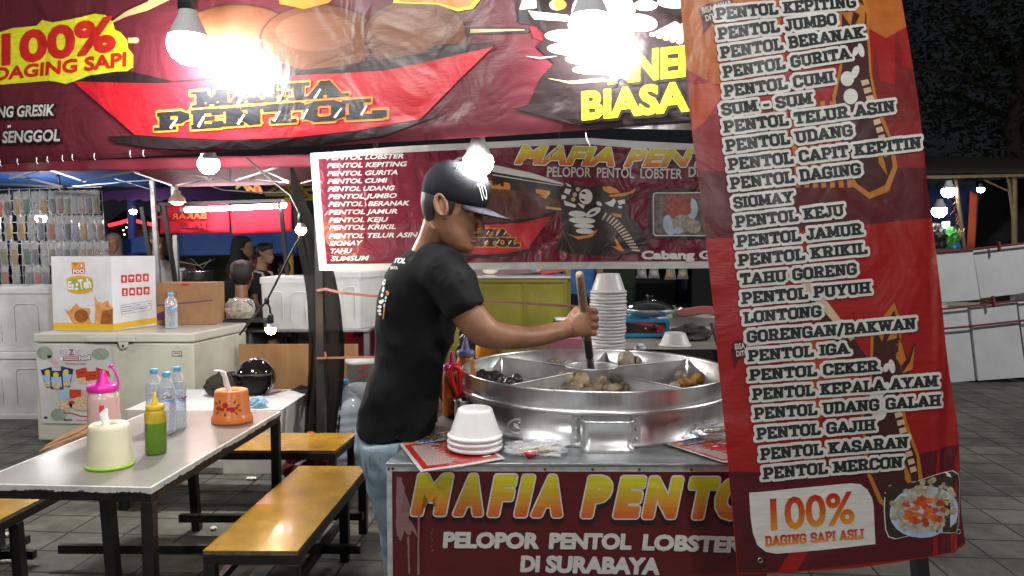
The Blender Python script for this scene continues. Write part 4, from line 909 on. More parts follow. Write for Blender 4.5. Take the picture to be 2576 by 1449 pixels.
# ------------------------------------------------------------------ menu cards, skewers, small things on the cart
v_c1 = M('card_red', (0.34, 0.02, 0.015), 0.2, coat=.6, var=0.25, vs=25); v_c2 = M('card_orange', (0.62, 0.22, 0.09), 0.2, coat=.6); v_c3 = M('card_white', (0.62, 0.62, 0.60), 0.2, coat=.6); v_c4 = M('card_ink', (0.03, 0.03, 0.035), 0.25, coat=.6); v_c5 = M('card_yellow', (0.66, 0.56, 0.03), 0.2, coat=.6); v_c6 = M('card_blue', (0.02, 0.16, 0.5), 0.2, coat=.6)
v_lam = M('laminate_edge', (0.42, 0.42, 0.42), 0.12, coat=.8)
def card(name, cs, label, left):
    z = ZC + .004; P_ = [atz(x, y, z) for x, y in cs]
    t = thing(name, label, 'menu card', (sum((p.x for p in P_)) / 4, sum((p.y for p in P_)) / 4, z), 'laminated menu cards on the cart')
    def pt(u, w, k=0): a_ = P_[0].lerp(P_[1], u); c_ = P_[3].lerp(P_[2], u); q = a_.lerp(c_, w); return V((q.x, q.y, q.z + k + .004 * (1 - sin(pi * min(1, max(0, u)))) * .6))
    def quad(u0, u1, w0, w1, k, m, mbx, sk=0): mbx.grid(lambda a_, c_: pt(u0 + (u1 - u0) * a_ + sk * c_, w0 + (w1 - w0) * c_, k), 6, 2, m, False)
    b = MB(); quad(0, 1, 0, 1, 0, 0, b); b.build('laminate', v_lam, t, solid=.0012)
    b = MB(); quad(.045, .955, .05, .95, .0011, 0, b); quad(.045, .955, .05, .26, .0015, 1, b)
    rc = random.Random(4)
    for i in range(22):
        w_ = .30 + i * .027; L_ = rc.uniform(.22, .36); u_ = .12
        while u_ < .12 + L_:
            d_ = rc.uniform(.02, .06); quad(u_, u_ + d_, w_, w_ + .019, .0018, 2, b); quad(u_ + .004, u_ + d_ - .006, w_ + .006, w_ + .013, .0021, 3, b); u_ += d_ + .008
    for i in range(9): u_ = rc.uniform(.55, .85); w_ = rc.uniform(.35, .9); quad(u_, u_ + .1, w_, w_ + .03, .0018, 2 if i % 2 else 1, b, .02)
    quad(.3, .68, .075, .125, .0019, 4, b); quad(.28, .82, .145, .215, .0019, 5, b); quad(.32, .72, .228, .25, .0019, 2, b); quad(.1, .2, .1, .18, .0019, 0, b)
    b.build('print', [v_c1, v_c2, v_c3, v_c4, v_c5, v_c6], t)
    return t
ct = card('menu_card', [(994, 1105), (1165, 1079), (1272, 1156), (1058, 1189)], 'laminated menu card under the short bowl stack, overhanging the cart edge', True)
card('menu_card', [(1661, 1114), (1760, 1092), (1945, 1150), (1822, 1166)], 'laminated menu card half hidden behind the tall menu banner', False)
plK = Pl(V((0, 0, ZC + .0075)), (1, 0, 0), (0, 1, 0)); pr = Print(plK); pr.text('DAPTAR MENU', (1063, 1109), (1150, 1096), 8, v_c5, 3, bold=.05, outline=(v_c4, 1.3)); pr.text('MAFIA PENTOL', (1056, 1115.5), (1170, 1099), 8, v_c6, 3, bold=.05, outline=(v_c3, .9)); pr.build('lettering', ct)
def crumple(c, rx, ry, rz, seed, amp=.35, n=22):
    b = MB(); c = V(c); rings = []
    for i in range(15):
        t = -pi / 2 + pi * i / 14; ring = []
        for j in range(n):
            d = V((cos(t) * cos(2 * pi * j / n), cos(t) * sin(2 * pi * j / n), sin(t))); k = 1 + amp * noise.noise(d * 2.3 + V((seed, 0, 0))) + amp * .6 * noise.noise(d * 6 + V((0, seed, 0)))
            ring.append(c + V((d.x * rx * k, d.y * ry * k, max(-rz * .8, d.z * rz * k))))
        rings.append(ring)
    b.loft(rings, 0, False, smooth=False); return b
m_stick = M('bamboo_stick', (0.62, 0.47, 0.25), 0.6, var=.2, vs=60)
def packet(name, label, c, rx, ry, rz, sticks, seed, dark=False):
    c = V(c); t = thing(name, label, 'bag', c)
    crumple(c + V((0, 0, rz * .8)), rx, ry, rz, seed).build('wrapper', m_film, t)
    for i in range(sticks):
        a_ = (-.12 + .1 * sr.random()) if i < sticks * .7 else .5; o_ = V((sr.uniform(-.2, .1) * rx, sr.uniform(-.45, .45) * ry, rz * (.3 + .7 * sr.random())))
        d = V((cos(a_), sin(a_) + .35, .06)).normalized() * rx * .62; b = MB(); b.tube([c + o_ - d, c + o_ + d], .0016, 5); b.build('skewer', m_stick, t)
    return t
q = atz(1350, 1140, ZC); pk = packet('skewer_bag', 'crumpled clear bag with a few wooden skewers in front of the pot', q, .095, .062, .02, 9, 2.2)
b = MB(); b.tube([q + V((-.075, -.02, .012)), q + V((-.03, -.01, .03)), q + V((.0, .01, .034)), q + V((.005, -.03, .014)), q + V((.03, -.055, .006)), q + V((.04, -.05, .004))], .0013, 5); b.ell(q + V((-.02, -.055, .011)), .018, .012, .009, n=10, jit=.8, seed=3); b.build('red_tie', M('red_rubber', (0.30, 0.01, 0.02), .4), pk)
q = atz(1802, 1100, ZC + .012); pk = packet('toothpick_bag', 'clear bag packed with toothpicks beside the menu banner', q, .075, .05, .026, 0, 5.1)
b = MB()
for i in range(90):
    o_ = V((sr.uniform(-.035, .05), sr.uniform(-.032, .032), sr.uniform(.006, .036))); d = V((sr.uniform(.6, 1), sr.uniform(-.5, .5), sr.uniform(-.15, .15))) * .026; b.bar(q + o_ - d, q + o_ + d, .0016)
o = b.build('toothpick', M('toothpick_wood', (0.40, 0.27, 0.12), .7, var=.3, vs=90), pk); o['kind'] = 'stuff'
q = atz(1080, 1069, ZC); b = crumple(q + V((0, 0, .006)), .022, .012, .007, 8); tag(b.build('tissue_scrap', M('tissue', (0.78, 0.78, 0.76), .9)), 'small white tissue scrap on the cart corner beside the cook', 'tissue')
q = atz(1790 - 175, 868, .95)
b = crumple(at(1608, 874, 3.5), .03, .02, .02, 4); tag(b.build('plastic_scrap', M('white_plastic', (0.7, 0.72, 0.74), .3)), 'crumpled white plastic scrap at the foot of the tall bowl stack', 'scrap')

# ------------------------------------------------------------------ sauce bottles
def squeeze(name, label, c, r, h, mat, capm, level=None, liquid=None, ribs=0, strap=False, grp=None, nozzle=.055):
    c = V(c); t = thing(name, label, 'sauce bottle', c, grp); b = MB()
    rp = (lambda a_, z: .02 * sin(a_ * ribs) if ribs else 0) if ribs else None
    b.lathe([(r * .3, 0.001), (r * .92, 0.001), (r, .008), (r * 1.0, h * .5), (r * .985, h * .52), (r * .985, h * .7), (r * .96, h * .8), (r * .86, h * .88), (r * .72, h * .92), (r * .72, h * .95)], c, 28, ripple=rp)
    b.build('bottle_body', mat, t)
    if liquid:
        b = MB(); rl = r * .97
        b.lathe([(0.001, 0.003), (rl * .9, 0.003), (rl, .01), (rl, h * level), (0.001, h * level + .002)], c, 28); b.build('sauce', liquid, t)
    b = MB(); b.lathe([(r * .8, h * .9), (r * .93, h * .905), (r * .95, h * .91), (r * .95, h * 1.0), (r * .86, h * 1.01), (r * .45, h * 1.015)], c, 32, ripple=lambda a_, z: .015 * sin(a_ * 26) if h * .9 < z < h * 1.005 else 0)
    b.lathe([(r * .45, h * 1.015), (r * .36, h * 1.06), (r * .16, h * 1.0 + nozzle * .9), (r * .13, h + nozzle), (.0008, h + nozzle)], c, 20); b.build('cap', capm, t)
    if strap:
        b = MB(); b.tube([c + V((r * .85, -.005, h * .97)), c + V((r * 1.05, -.005, h * 1.0)), c + V((r * 1.0, -.004, h * 1.12)), c + V((r * .75, -.003, h * 1.26)), c + V((r * .55, -.003, h * 1.3))], [.004, .004, .0045, .005, .006], 8); b.ell(c + V((r * .56, -.003, h * 1.31)), .011, .011, .008, n=10); b.build('cap_strap', capm, t)
    return t
m_pink = M('pink_plastic', (0.55, 0.02, 0.20), .3); m_purp = M('purple_plastic', (0.22, 0.20, 0.42), .35); m_orsauce = M('orange_sauce', (0.50, 0.12, 0.02), .35, var=.15, vs=20); m_orsauce2 = M('amber_sauce', (0.50, 0.20, 0.03), .35, var=.15, vs=20)
q = atz(1137, 1047, ZC); squeeze('sauce_bottle', 'orange sauce bottle with pink nozzle cap between cook and pot', q, .034, .19, m_orsauce, m_pink, nozzle=.05)
q = at(1172, 1010, 2.86); q.z = ZC; squeeze('sauce_bottle', 'amber sauce bottle with purple nozzle cap behind the pink capped one', q, .037, .215, m_orsauce2, m_purp, nozzle=.06)
# tongs standing in a metal cup
q = atz(1163, 1062, ZC); t = thing('metal_cup', 'small aluminium cup holding red tongs beside the pot', 'cup', q); b = MB()
b.lathe([(.02, .001), (.026, .001), (.0275, .004), (.0275, .075), (.0295, .079), (.028, .081), (.0262, .078), (.0262, .01), (.001, .008)], q, 28); b.build('cup_wall', m_alu, t)
m_redp = M('red_grip', (0.55, 0.012, 0.02), .22, coat=.5)
t = thing('tongs', 'red handled black tongs standing in the small aluminium cup', 'tongs', q + V((0, 0, .01)))
top = at(1141, 925, 2.62)
b = MB(); bt = q + V((-.004, 0, .012))
for sg in (-1, 1):
    a_ = bt + V((sg * .008, 0, 0)); m_ = at(1141 + 11 + sg * 17, 995, 2.61)
    b.tube([a_, a_.lerp(m_, .9)], [.006, .007], 8)
b.build('arm', m_black, t)
b = MB(); pts = [at(1152, 996, 2.61), at(1140, 962, 2.61), at(1131, 942, 2.6), at(1133, 928, 2.6), at(1142, 922, 2.6), at(1153, 924, 2.6), at(1158, 934, 2.6), at(1158, 962, 2.6), at(1160, 990, 2.61), at(1165, 1003, 2.61)]
b.tube(pts, [.007, .008, .008, .010, .012, .012, .011, .008, .008, .006], 10); b.build('grip', m_redp, t)
# behind the pot
q = at(1229, 913, 3.42); q.z = ZC; t = thing('ribbed_jar', 'orange ribbed plastic jar behind the pot', 'jar', q); b = MB()
b.lathe([(.05, .001), (.058, .004), (.06, .15), (.056, .172), (.05, .178), (.001, .18)], q, 60, ripple=lambda a_, z: .03 * sin(a_ * 22)); b.build('jar_body', M('orange_plastic', (0.62, 0.24, 0.015), .35), t)
for nm, x0, x1, y0, Y, m_, lb in [('paper_box', 1326, 1380, 866, 3.48, M('kraft_box', (0.42, 0.26, 0.12), .7), 'tan paper box behind the back rim of the pot'), ('pink_box', 1381, 1466, 852, 3.52, M('pink_box', (0.60, 0.22, 0.30), .5), 'pink box behind the hand and the pot')]:
    a_, c_ = at(x0, y0, Y), at(x1, y0, Y); b = MB(); b.box(a_.x, c_.x, Y, Y + .12, ZC + .001, a_.z); tag(b.build(nm, m_, None, bevel=.003), lb, 'box')
a_ = at(1255, 880, 3.62); b = crumple(V((at(1190, 850, 3.6).x, 3.6, ZC + .12)), .075, .05, .12, 6, .3); tag(b.build('black_bag', M('black_bag_plastic', (0.02, 0.02, 0.022), .35)), 'crumpled black plastic bag behind the sauce bottles', 'bag')
# ------------------------------------------------------------------ people
SK = [(-.122, .040, .080, .020), (-.115, .014, .097, .033), (-.102, -.012, .103, .044), (-.085, -.030, .100, .052), (-.068, -.050, .0985, .058), (-.048, -.068, .0955, .063), (-.025, -.084, .093, .067), (-.005, -.092, .091, .070), (.012, -.096, .093, .072), (.026, -.098, .100, .073), (.048, -.099, .096, .074), (.07, -.095, .083, .070), (.09, -.080, .062, .058), (.105, -.055, .036, .040), (.114, -.022, .004, .013)]
def sk_ring(z, xb, xf, w_, n=28, grow=0.0, clip=None):
    cx = (xb + xf) / 2; out = []
    for j in range(n):
        t = 2 * pi * j / n; c, s_ = cos(t), sin(t); e = 2.4
        x = cx + (xf - xb) / 2 * abs(c) ** (2 / e) * (1 if c > 0 else -1); y = w_ * abs(s_) ** (2 / e) * (1 if s_ > 0 else -1)
        if c > 0: y *= 1 - .10 * c * c
        q = V((x, y, z)); d = V((x - cx, y, 0)); 
        if d.length > 1e-6: q = q + d.normalized() * grow
        if clip is not None: q.x = min(q.x, clip)
        out.append(q)
    return out
def head_mb(mb, T, neck=True, ears=True, neck_to=None):
    f = lambda L: [T @ p for p in L]
    mb.loft([f(sk_ring(*r)) for r in SK], 0, True)
    # nose, lips, brow ridge
    mb.loft([f([V((x - .012, -w_, z)), V((x, -w_ * .35, z)), V((x, w_ * .35, z)), V((x - .012, w_, z))]) for x, w_, z in [(.092, .009, .026), (.097, .010, .010), (.108, .013, -.016), (.122, .017, -.036), (.1245, .019, -.044), (.117, .020, -.052), (.100, .014, -.056)]], 0, True)
    for z, x, rz in [(-.0665, .098, .0055), (-.0785, .0965, .0065)]: mb.ell(T @ V((x, 0, z)), .010, .025, rz, n=12, rot=T.to_3x3())
    for s_ in (-1, 1):
        mb.ell(T @ V((.080, s_ * .031, .026)), .008, .022, .005, n=10, rot=T.to_3x3())
        mb.ell(T @ V((.0785, s_ * .033, .003)), .0125, .0155, .008, n=10, rot=T.to_3x3())
        mb.ell(T @ V((.108, s_ * .014, -.046)), .010, .008, .009, n=8, rot=T.to_3x3())
        if ears:
            Re = T.to_3x3() @ Matrix.Rotation(-.22, 3, 'Y')
            mb.tube([T @ V((-.012 + .018 * cos(t) - .06 * .2 * sin(t), s_ * (.073 + .009 * (1 - cos(t)) * .5 + .002), .002 + .030 * sin(t))) for t in [radians(a) for a in range(-70, 261, 30)]], [.0045] + [.006] * 9 + [.006, .005], 8)
            mb.ell(T @ V((-.012, s_ * .073, .0)), .016, .006, .026, n=10, rot=Re); mb.ell(T @ V((.004, s_ * .072, -.028)), .008, .005, .009, n=8, rot=Re)
    if neck:
        a_ = T @ V((-.022, 0, -.05)); c_ = neck_to if neck_to is not None else T @ V((-.05, 0, -.2))
        mb.tube([a_, a_.lerp(c_, .5), c_], [.056, .056, .064], 18)
def Tm(p, yaw=0.0, pitch=0.0, sc=1.0, roll=0.0):
    return Matrix.Translation(p) @ Matrix.Rotation(yaw, 4, 'Z') @ Matrix.Rotation(pitch, 4, 'Y') @ Matrix.Rotation(roll, 4, 'X') @ Matrix.Scale(sc, 4)
m_eye = M('eye_white', (0.5, 0.48, 0.45), .2); m_iris = M('dark_iris', (0.01, 0.007, 0.005), .15)
m_denim = M('pale_denim', (0.22, 0.29, 0.34), .85, var=.4, vs=9, col2=(0.11, 0.16, 0.21), bump=.4, bs=60)

ck = thing('person', 'cook in black T-shirt and dark flat-brim cap stirring the pot with a ladle', 'person', (-.38, 2.42, 0))
hc = at(1138, 524, 2.32); TH = Tm(hc, radians(-13), radians(17))
YT = 2.42
mpx = lambda Y: Y / FPX
rows = [(626, 1030, 1124, .055), (634, 1014, 1140, .10), (648, 993, 1156, .15), (668, 979, 1166, .178), (700, 966, 1168, .186), (735, 955, 1160, .182), (775, 948, 1152, .172), (815, 946, 1150, .165), (865, 944, 1146, .160), (920, 940, 1116, .156), (960, 921, 1110, .155), (1010, 905, 1108, .152), (1060, 898, 1100, .152), (1098, 903, 1084, .152)]
tb_ = MB(); rings = []
for i, (y, l, r, hy) in enumerate(rows):
    a_, c_ = at(l, y, YT), at(r, y, YT); yc = YT + .015 * (1 - i / 13) 
    rg = sellipse((a_.x + c_.x) / 2, yc, a_.z, (c_.x - a_.x) / 2, hy, 32, 2.3)
    if i == 13: rg = [V((p.x, p.y, p.z - .10 * (p.x - a_.x) + .01)) for p in rg]
    rings.append(rg)
tb_.loft(rings, 0, True)
for q in [[(1085, 668, 2.34, .085), (1118, 690, 2.27, .088), (1146, 728, 2.245, .080), (1165, 762, 2.235, .072), (1176, 783, 2.235, .066)], [(1075, 668, 2.5, .085), (1075, 700, 2.58, .085), (1062, 745, 2.605, .075), (1055, 790, 2.61, .066)]]:
    tb_.tube([at(x, y, Y) for x, y, Y, r in q], [r for *_x, r in q], 20)
tee = tb_.build('t_shirt', m_tee, ck, remesh=.009, smooth_it=4)
for v in tee.data.vertices:
    p = v.co; n_ = (.5 - abs(noise.noise(V((p.x * 7 - p.z * 5, p.y * 6, p.z * 6 + p.x * 4))))) * .020 - .01 + .004 * noise.noise(V((p.x * 22 + p.z * 12, p.y * 20, p.z * 14)))
    v.co = p + v.normal * n_
# skin: head, neck, both arms and hands, in one surface
sb = MB(); head_mb(sb, TH, neck_to=at(1080, 652, 2.40))
sb.tube([at(1090, 615, 2.37), at(1080, 645, 2.40)], [.056, .062], 18)
arm = [(1160, 765, 2.235, 40), (1180, 792, 2.235, 42), (1212, 828, 2.24, 41), (1240, 842, 2.265, 37), (1275, 847, 2.31, 33), (1320, 849, 2.37, 28), (1370, 842, 2.43, 25.5), (1408, 832, 2.475, 24), (1430, 827, 2.49, 24)]
def cat(L, k=5):
    out = []
    for i in range(len(L) - 1):
        p0, p1, p2, p3 = L[max(0, i - 1)], L[i], L[i + 1], L[min(len(L) - 1, i + 2)]
        for j in range(k):
            s = j / k; out.append(tuple(.5 * (2 * b_ + (c_ - a_) * s + (2 * a_ - 5 * b_ + 4 * c_ - d_) * s * s + (3 * b_ - a_ - 3 * c_ + d_) * s ** 3) for a_, b_, c_, d_ in zip(p0, p1, p2, p3)))
    return out + [L[-1]]
arm = cat(arm); sb.tube([at(x, y, Y) for x, y, Y, r in arm], [r * mpx(Y) for x, y, Y, r in arm], 36)
H_ = lambda x, y, d: at(x, y, 2.53 + d)
rings = []
for x, y, d, hz, th in [(1424, 828, -.03, 24, .021), (1440, 820, -.034, 30, .022), (1456, 812, -.038, 35, .020), (1472, 810, -.040, 37, .017), (1484, 810, -.038, 36, .014), (1491, 810, -.034, 32, .009)]:
    c_ = H_(x, y, d); k = hz * mpx(2.5)
    rings.append([c_ + V((0, th * cos(t), k * abs(sin(t)) ** .8 * (1 if sin(t) > 0 else -1))) for t in [2 * pi * j / 20 for j in range(20)]])
sb.loft(rings, 0, True)
for y, r, s_ in [(782, .0118, 0), (801, .0122, 3), (819, .0116, 2), (836, .0102, -2)]:
    sb.tube([H_(1474 + s_ * .4, y - 1, -.040), H_(1489 + s_ * .6, y, -.036), H_(1497 + s_ * .6, y + 1, -.020), H_(1498 + s_ * .6, y + 2, .002), H_(1491 + s_ * .5, y + 3, .022), H_(1476, y + 3, .028), H_(1464, y + 3, .022)], [r * .9, r * 1.05, r, r * .97, r * .93, r * .88, r * .7], 12)
sb.tube([H_(1432, 812, -.026), H_(1441, 793, -.028), H_(1450, 780, -.020), H_(1463, 774, -.012), H_(1475, 775, .004), H_(1482, 777, .012)], [.017, .0155, .0135, .012, .0112, .009], 12)
far = [(1058, 770, 2.61, .045), (1048, 850, 2.62, .044), (1062, 920, 2.6, .038), (1080, 985, 2.57, .028)]
sb.tube([at(x, y, Y) for x, y, Y, r in far], [r for *_x, r in far], 14)
q = at(1084, 1000, 2.56); sb.ell(q, .022, .03, .04, n=12)
for i in range(4): sb.tube([q + V((.012 * i - .018, -.015, -.02)), q + V((.012 * i - .018, -.028, -.05)), q + V((.012 * i - .016, -.018, -.075 - .006 * (i % 2)))], [.010, .009, .007], 8)
sb.tube([q + V((.02, -.01, .0)), q + V((.034, -.02, -.02)), q + V((.034, -.026, -.045))], [.011, .010, .008], 8)
body = sb.build('body', m_skin, ck, remesh=.0029, smooth_it=2)
# eyes, brows, hair
b = MB(); b.ell(TH @ V((.0885, -.033, .001)), .0045, .0105, .0022, n=10, rot=TH.to_3x3()); b.build('eye', m_iris, ck); b = MB(); b.ell(TH @ V((.0885, .033, .001)), .0045, .0105, .0022, n=10, rot=TH.to_3x3()); b.build('eye', m_iris, ck)
hb = MB()
for s_ in (-1, 1): hb.tube([TH @ V((.0965, s_ * .014, .025)), TH @ V((.093, s_ * .03, .029)), TH @ V((.080, s_ * .05, .026))], [.0025, .003, .0015], 6)
for s_ in (-1, 1): hb.loft([[TH @ V((x + dx, s_ * (y_ + .0008), z)) for dx in (-.012, -.004, .004, .011)] + [TH @ V((x + dx, s_ * (y_ - .012), z)) for dx in (.011, -.012)] for x, y_, z in [(.012, .0745, .045), (.016, .0742, .02), (.016, .0728, .0), (.014, .0700, -.016)]], 0, True)
hr = [(-.062, -.062, 0, .040), (-.05, -.074, 0, .052), (-.03, -.087, 0, .062), (-.005, -.096, 0, .069), (.02, -.1, 0, .072), (.045, -.101, 0, .073), (.06, -.1, 0, .072)]
hb.loft([[TH @ p for p in sk_ring(z, xb, .06, w_, 28, .0045, -.03 + max(0, z) * .9)] for z, xb, _x, w_ in hr], 0, True)
hb.build('hair', m_hair, ck)
# cap
m_cap = M('navy_cap_cloth', (0.007, 0.008, 0.013), .85, spec=.3, bump=.3, bs=250)
cb = MB(); cr_ = [(.022, -.100, .095, .075), (.026, -.106, .100, .080), (.05, -.110, .103, .083), (.075, -.109, .102, .082), (.1, -.100, .096, .076), (.122, -.080, .078, .064), (.137, -.05, .048, .044), (.144, -.02, .018, .018), (.1452, -.004, .002, .002)]
cb.loft([[TH @ V((p.x, p.y, p.z + .02 * max(0, p.x) * (1 - (z - .022) / .12) - .035 * max(0, -p.x - .02) * (1 - (z - .022) / .12))) for p in sk_ring(z, xb, xf, w_, 40)] for z, xb, xf, w_ in cr_], 0, True)
cap = cb.build('cap', m_cap, ck)
cb = MB()
def brim(s_, t): a_ = (s_ - .5) * 2; y_ = a_ * .078; x0 = .094 - .045 * abs(a_) ** 2.2; L = .088 * (1 - abs(a_) ** 3.2) + .004; return TH @ V((x0 + L * t, y_, .030 + .018 * t * 0 - .012 * t - .010 * a_ * a_))
cb.grid(brim, 24, 8); cb.build('cap_brim', m_cap, cap, solid=.004)
cb = MB(); cb.ell(TH @ V((-.001, 0, .146)), .007, .007, .004, n=10)
for k in range(6): cb.tube([TH @ V((.108 * cos(k * pi / 3 + .5) * s1, .085 * sin(k * pi / 3 + .5) * s1, z)) for s1, z in [(.80, .122 - .003), (.60, .1365), (.3, .1445), (.05, .1465)]], .0009, 5)
cb.build('button_seams', m_cap, cap)
pm = OnMesh(cap, 2.3); pr = Print(pm); v_emb = M('white_thread', (0.72, 0.72, 0.70), .8)
pr.text('TO', (1209, 504), (1226, 500), 42, v_emb, 5, bold=.0, fat=.3); pr.build('embroidery', cap)
# print on the back of the shirt
pm = OnMesh(tee, 2.4); pr = Print(pm); v_tp = M('shirt_print_white', (0.55, 0.55, 0.54), .7); v_tp2 = M('shirt_print_orange', (0.5, 0.22, 0.08), .7)
pr.text('TOL', (993, 662), (1020, 664), 12, v_tp, 4, bold=.03, shear=.35, fat=.3); pr.text('BAYA', (984, 678), (1002, 678.5), 7.5, v_tp, 4, bold=.02)
for x, y, rx, ry in [(968, 710, 4, 8), (966, 728, 3, 8), (963, 743, 3, 5), (960, 760, 5, 5), (957, 772, 5, 4), (956, 782, 5, 4), (958, 790, 4, 3), (972, 749, 3, 4), (971, 757, 2, 3), (965, 757, 3, 4), (968, 768, 2, 5)]: pr.ell(x, y, rx, ry, v_tp, 4, .2)
pr.ell(975, 735, 3, 4, v_tp2, 4); pr.line([(972, 742), (978, 741), (980, 735)], 2.5, v_tp2, 4); pr.line([(969, 765), (967, 785), (965, 802)], 3.2, v_tp2, 4)
pr.build('shirt_print', tee)
# jeans and shoes
jb = MB()
def leg(pts): jb.tube([at(x, y, Y) if y is not None else x for x, y, Y, r in pts], [r for *_x, r in pts], 20)
jb.tube([at(985, 1075, 2.42), at(985, 1120, 2.42), at(992, 1165, 2.42)], [.115, .122, .10], 24, flat=1.0)
leg([(982, 1110, 2.36, .098), (992, 1180, 2.35, .098), (1003, 1260, 2.36, .084), (1012, 1350, 2.37, .073), (1022, 1440, 2.38, .066), (V((-.345, 2.40, .30)), None, 0, .062), (V((-.352, 2.42, .06)), None, 0, .058)])
leg([(1000, 1110, 2.5, .098), (1005, 1180, 2.5, .096), (1015, 1260, 2.52, .080), (1022, 1350, 2.53, .070), (V((-.335, 2.55, .4)), None, 0, .062), (V((-.34, 2.57, .06)), None, 0, .058)])
jn = jb.build('jeans', m_denim, ck, remesh=.009, smooth_it=3)
for v in jn.data.vertices: v.co = v.co + v.normal * (.004 * noise.noise(V((v.co.x * 14, v.co.y * 14, v.co.z * 22))) + .012 * (.4 - abs(noise.noise(V((v.co.x * 8, v.co.y * 8, v.co.z * 11 + v.co.x * 6))))))
pm = OnMesh(jn, 2.4); pr = Print(pm); m_st = M('denim_seam', (0.09, 0.13, 0.18), .9)
pr.line([(955, 1120), (957, 1150), (955, 1195), (941, 1220), (925, 1200), (918, 1160)], 2, m_st, 1); pr.line([(908, 1100), (930, 1106), (952, 1116)], 2, m_st, 1); pr.line([(944, 1130), (930, 1150), (932, 1180)], 1.6, m_st, 1); pr.build('pocket_seam', jn)
for x, y in ((-.352, 2.42), (-.34, 2.57)):
    b = MB(); b.loft([[V((x - .10 + u, y + w_ * s_, z)) for s_, z in [(-1, .002), (-1.05, .02), (-.7, h), (.7, h), (1.05, .02), (1, .002)]] for u, w_, h in [(0, .03, .05), (.05, .04, .075), (.12, .04, .075), (.2, .045, .05), (.25, .03, .03)]], 0, True); b.build('shoe', m_black, ck)
# ladle in the fist
ld = thing('ladle', 'wooden handled ladle standing in the centre cup in the grip of the cook', 'ladle', at(1487, 932, 2.78))
LA, LB = at(1458, 690, 2.36), at(1487, 930, 2.74)
def on(y): t = (y - 690) / 240; return LA.lerp(LB, t)
b = MB(); b.tube([on(687), on(688.5), on(692), on(720), on(780), on(842)], [.006, .0115, .0135, .0145, .0145, .0138], 18); b.build('wooden_handle', m_wood, ld)
b = MB(); b.tube([on(842), on(844), on(891), on(893)], [.0138, .0148, .0148, .0135], 18); b.build('grip', M('grey_black_rubber', (0.03, 0.028, 0.026), .6, var=.3, vs=50), ld)
b = MB(); b.tube([on(892), on(896), on(936), on(960)], [.0136, .0145, .0165, .016], 18); e = on(960); b.lathe([(.001, -.03), (.03, -.026), (.045, -.005), (.048, .0), (.046, .0), (.028, -.022), (.001, -.026)], e, 24); b.build('scoop', m_alu, ld)
# ------------------------------------------------------------------ dining table and benches
ZT, ZS = 0.64, 0.35
m_top = M('table_laminate', (0.30, 0.285, 0.265), 0.24, spec=.5, var=.3, vs=1.6, col2=(0.235, 0.22, 0.20), rvar=.08, coat=.12)
m_topedge = M('table_edge_strip', (0.55, 0.55, 0.54), 0.3, var=.25, vs=30)
m_seat = M('yellow_seat_board', (0.40, 0.222, 0.018), 0.26, var=.4, vs=6, col2=(0.29, 0.155, 0.014), rvar=.08, bump=.12, bs=70, coat=.25)
m_seatedge = M('seat_edge_wood', (0.16, 0.11, 0.08), .6, var=.5, vs=40)
nr, fr2 = atz(380, 1228, ZT), atz(707, 1035, ZT)
ty_ = (fr2 - nr).normalized(); tx = V((ty_.y, -ty_.x, 0)); TL, TW = (fr2 - nr).length, .69
def tp(u, w_, z): return nr - tx * u + ty_ * w_ + V((0, 0, z - ZT))      # u leftwards, w into depth
t = thing('dining_table', 'pale topped dining table with chipped white edges on black steel legs', 'table', tp(TW / 2, TL / 2, 0))
def tbx(b, u0, u1, w0, w1, z0, z1, m=0): b.obox(tp((u0 + u1) / 2, (w0 + w1) / 2, (z0 + z1) / 2), tx * (u1 - u0) / 2, ty_ * (w1 - w0) / 2, V((0, 0, (z1 - z0) / 2)), m)
b = MB(); tbx(b, .012, TW - .012, .012, TL - .012, ZT - .02, ZT); b.build('table_top', m_top, t)
b = MB(); tbx(b, 0, TW, 0, .0118, ZT - .022, ZT + .001); tbx(b, 0, TW, TL - .0118, TL, ZT - .022, ZT + .001); tbx(b, 0, .0118, .0119, TL - .0119, ZT - .022, ZT + .001); tbx(b, TW - .0118, TW, .0119, TL - .0119, ZT - .022, ZT + .001)
b.build('edge_strip', m_topedge, t, bevel=.0015)
# the dark frame with chips of bare paint along the strip
b = MB(); tbx(b, .004, TW - .004, .003, .04, ZT - .052, ZT - .0225); tbx(b, .003, .04, .041, TL - .041, ZT - .052, ZT - .0225); tbx(b, TW - .04, TW - .003, .041, TL - .041, ZT - .052, ZT - .0225); tbx(b, .004, TW - .004, TL - .04, TL - .003, ZT - .052, ZT - .0225)
b.build('frame', m_frame, t, bevel=.002)
chip = MB(); rc = random.Random(2)
for i in range(64):
    L_ = rc.uniform(.012, .085); h = rc.uniform(.003, .012); front = i < 34
    s_ = rc.uniform(0.0, TW - .06) if front else rc.uniform(0, TL - .06); zt = ZT - .0222 + h
    n_ = 5; prof_ = [(s_ + L_ * k / n_, zt - rc.uniform(0, h * .9)) for k in range(n_ + 1)]
    pts = [(s_, ZT - .0222)] + prof_ + [(s_ + L_, ZT - .0222)]
    P_ = [tp(a_, -.0006, z) if front else tp(-.0006, a_, z) for a_, z in pts]
    chip.add(P_, [tuple(range(len(P_)))], 0)
cw = chip.build('worn_edge', M('bare_dark_chip', (0.05, 0.04, 0.036), .7, var=.5, vs=60), t); cw['kind'] = 'stuff'
def legbar(b, p, q, w_=.042, h=None): b.bar(p, q, w_, h or w_)
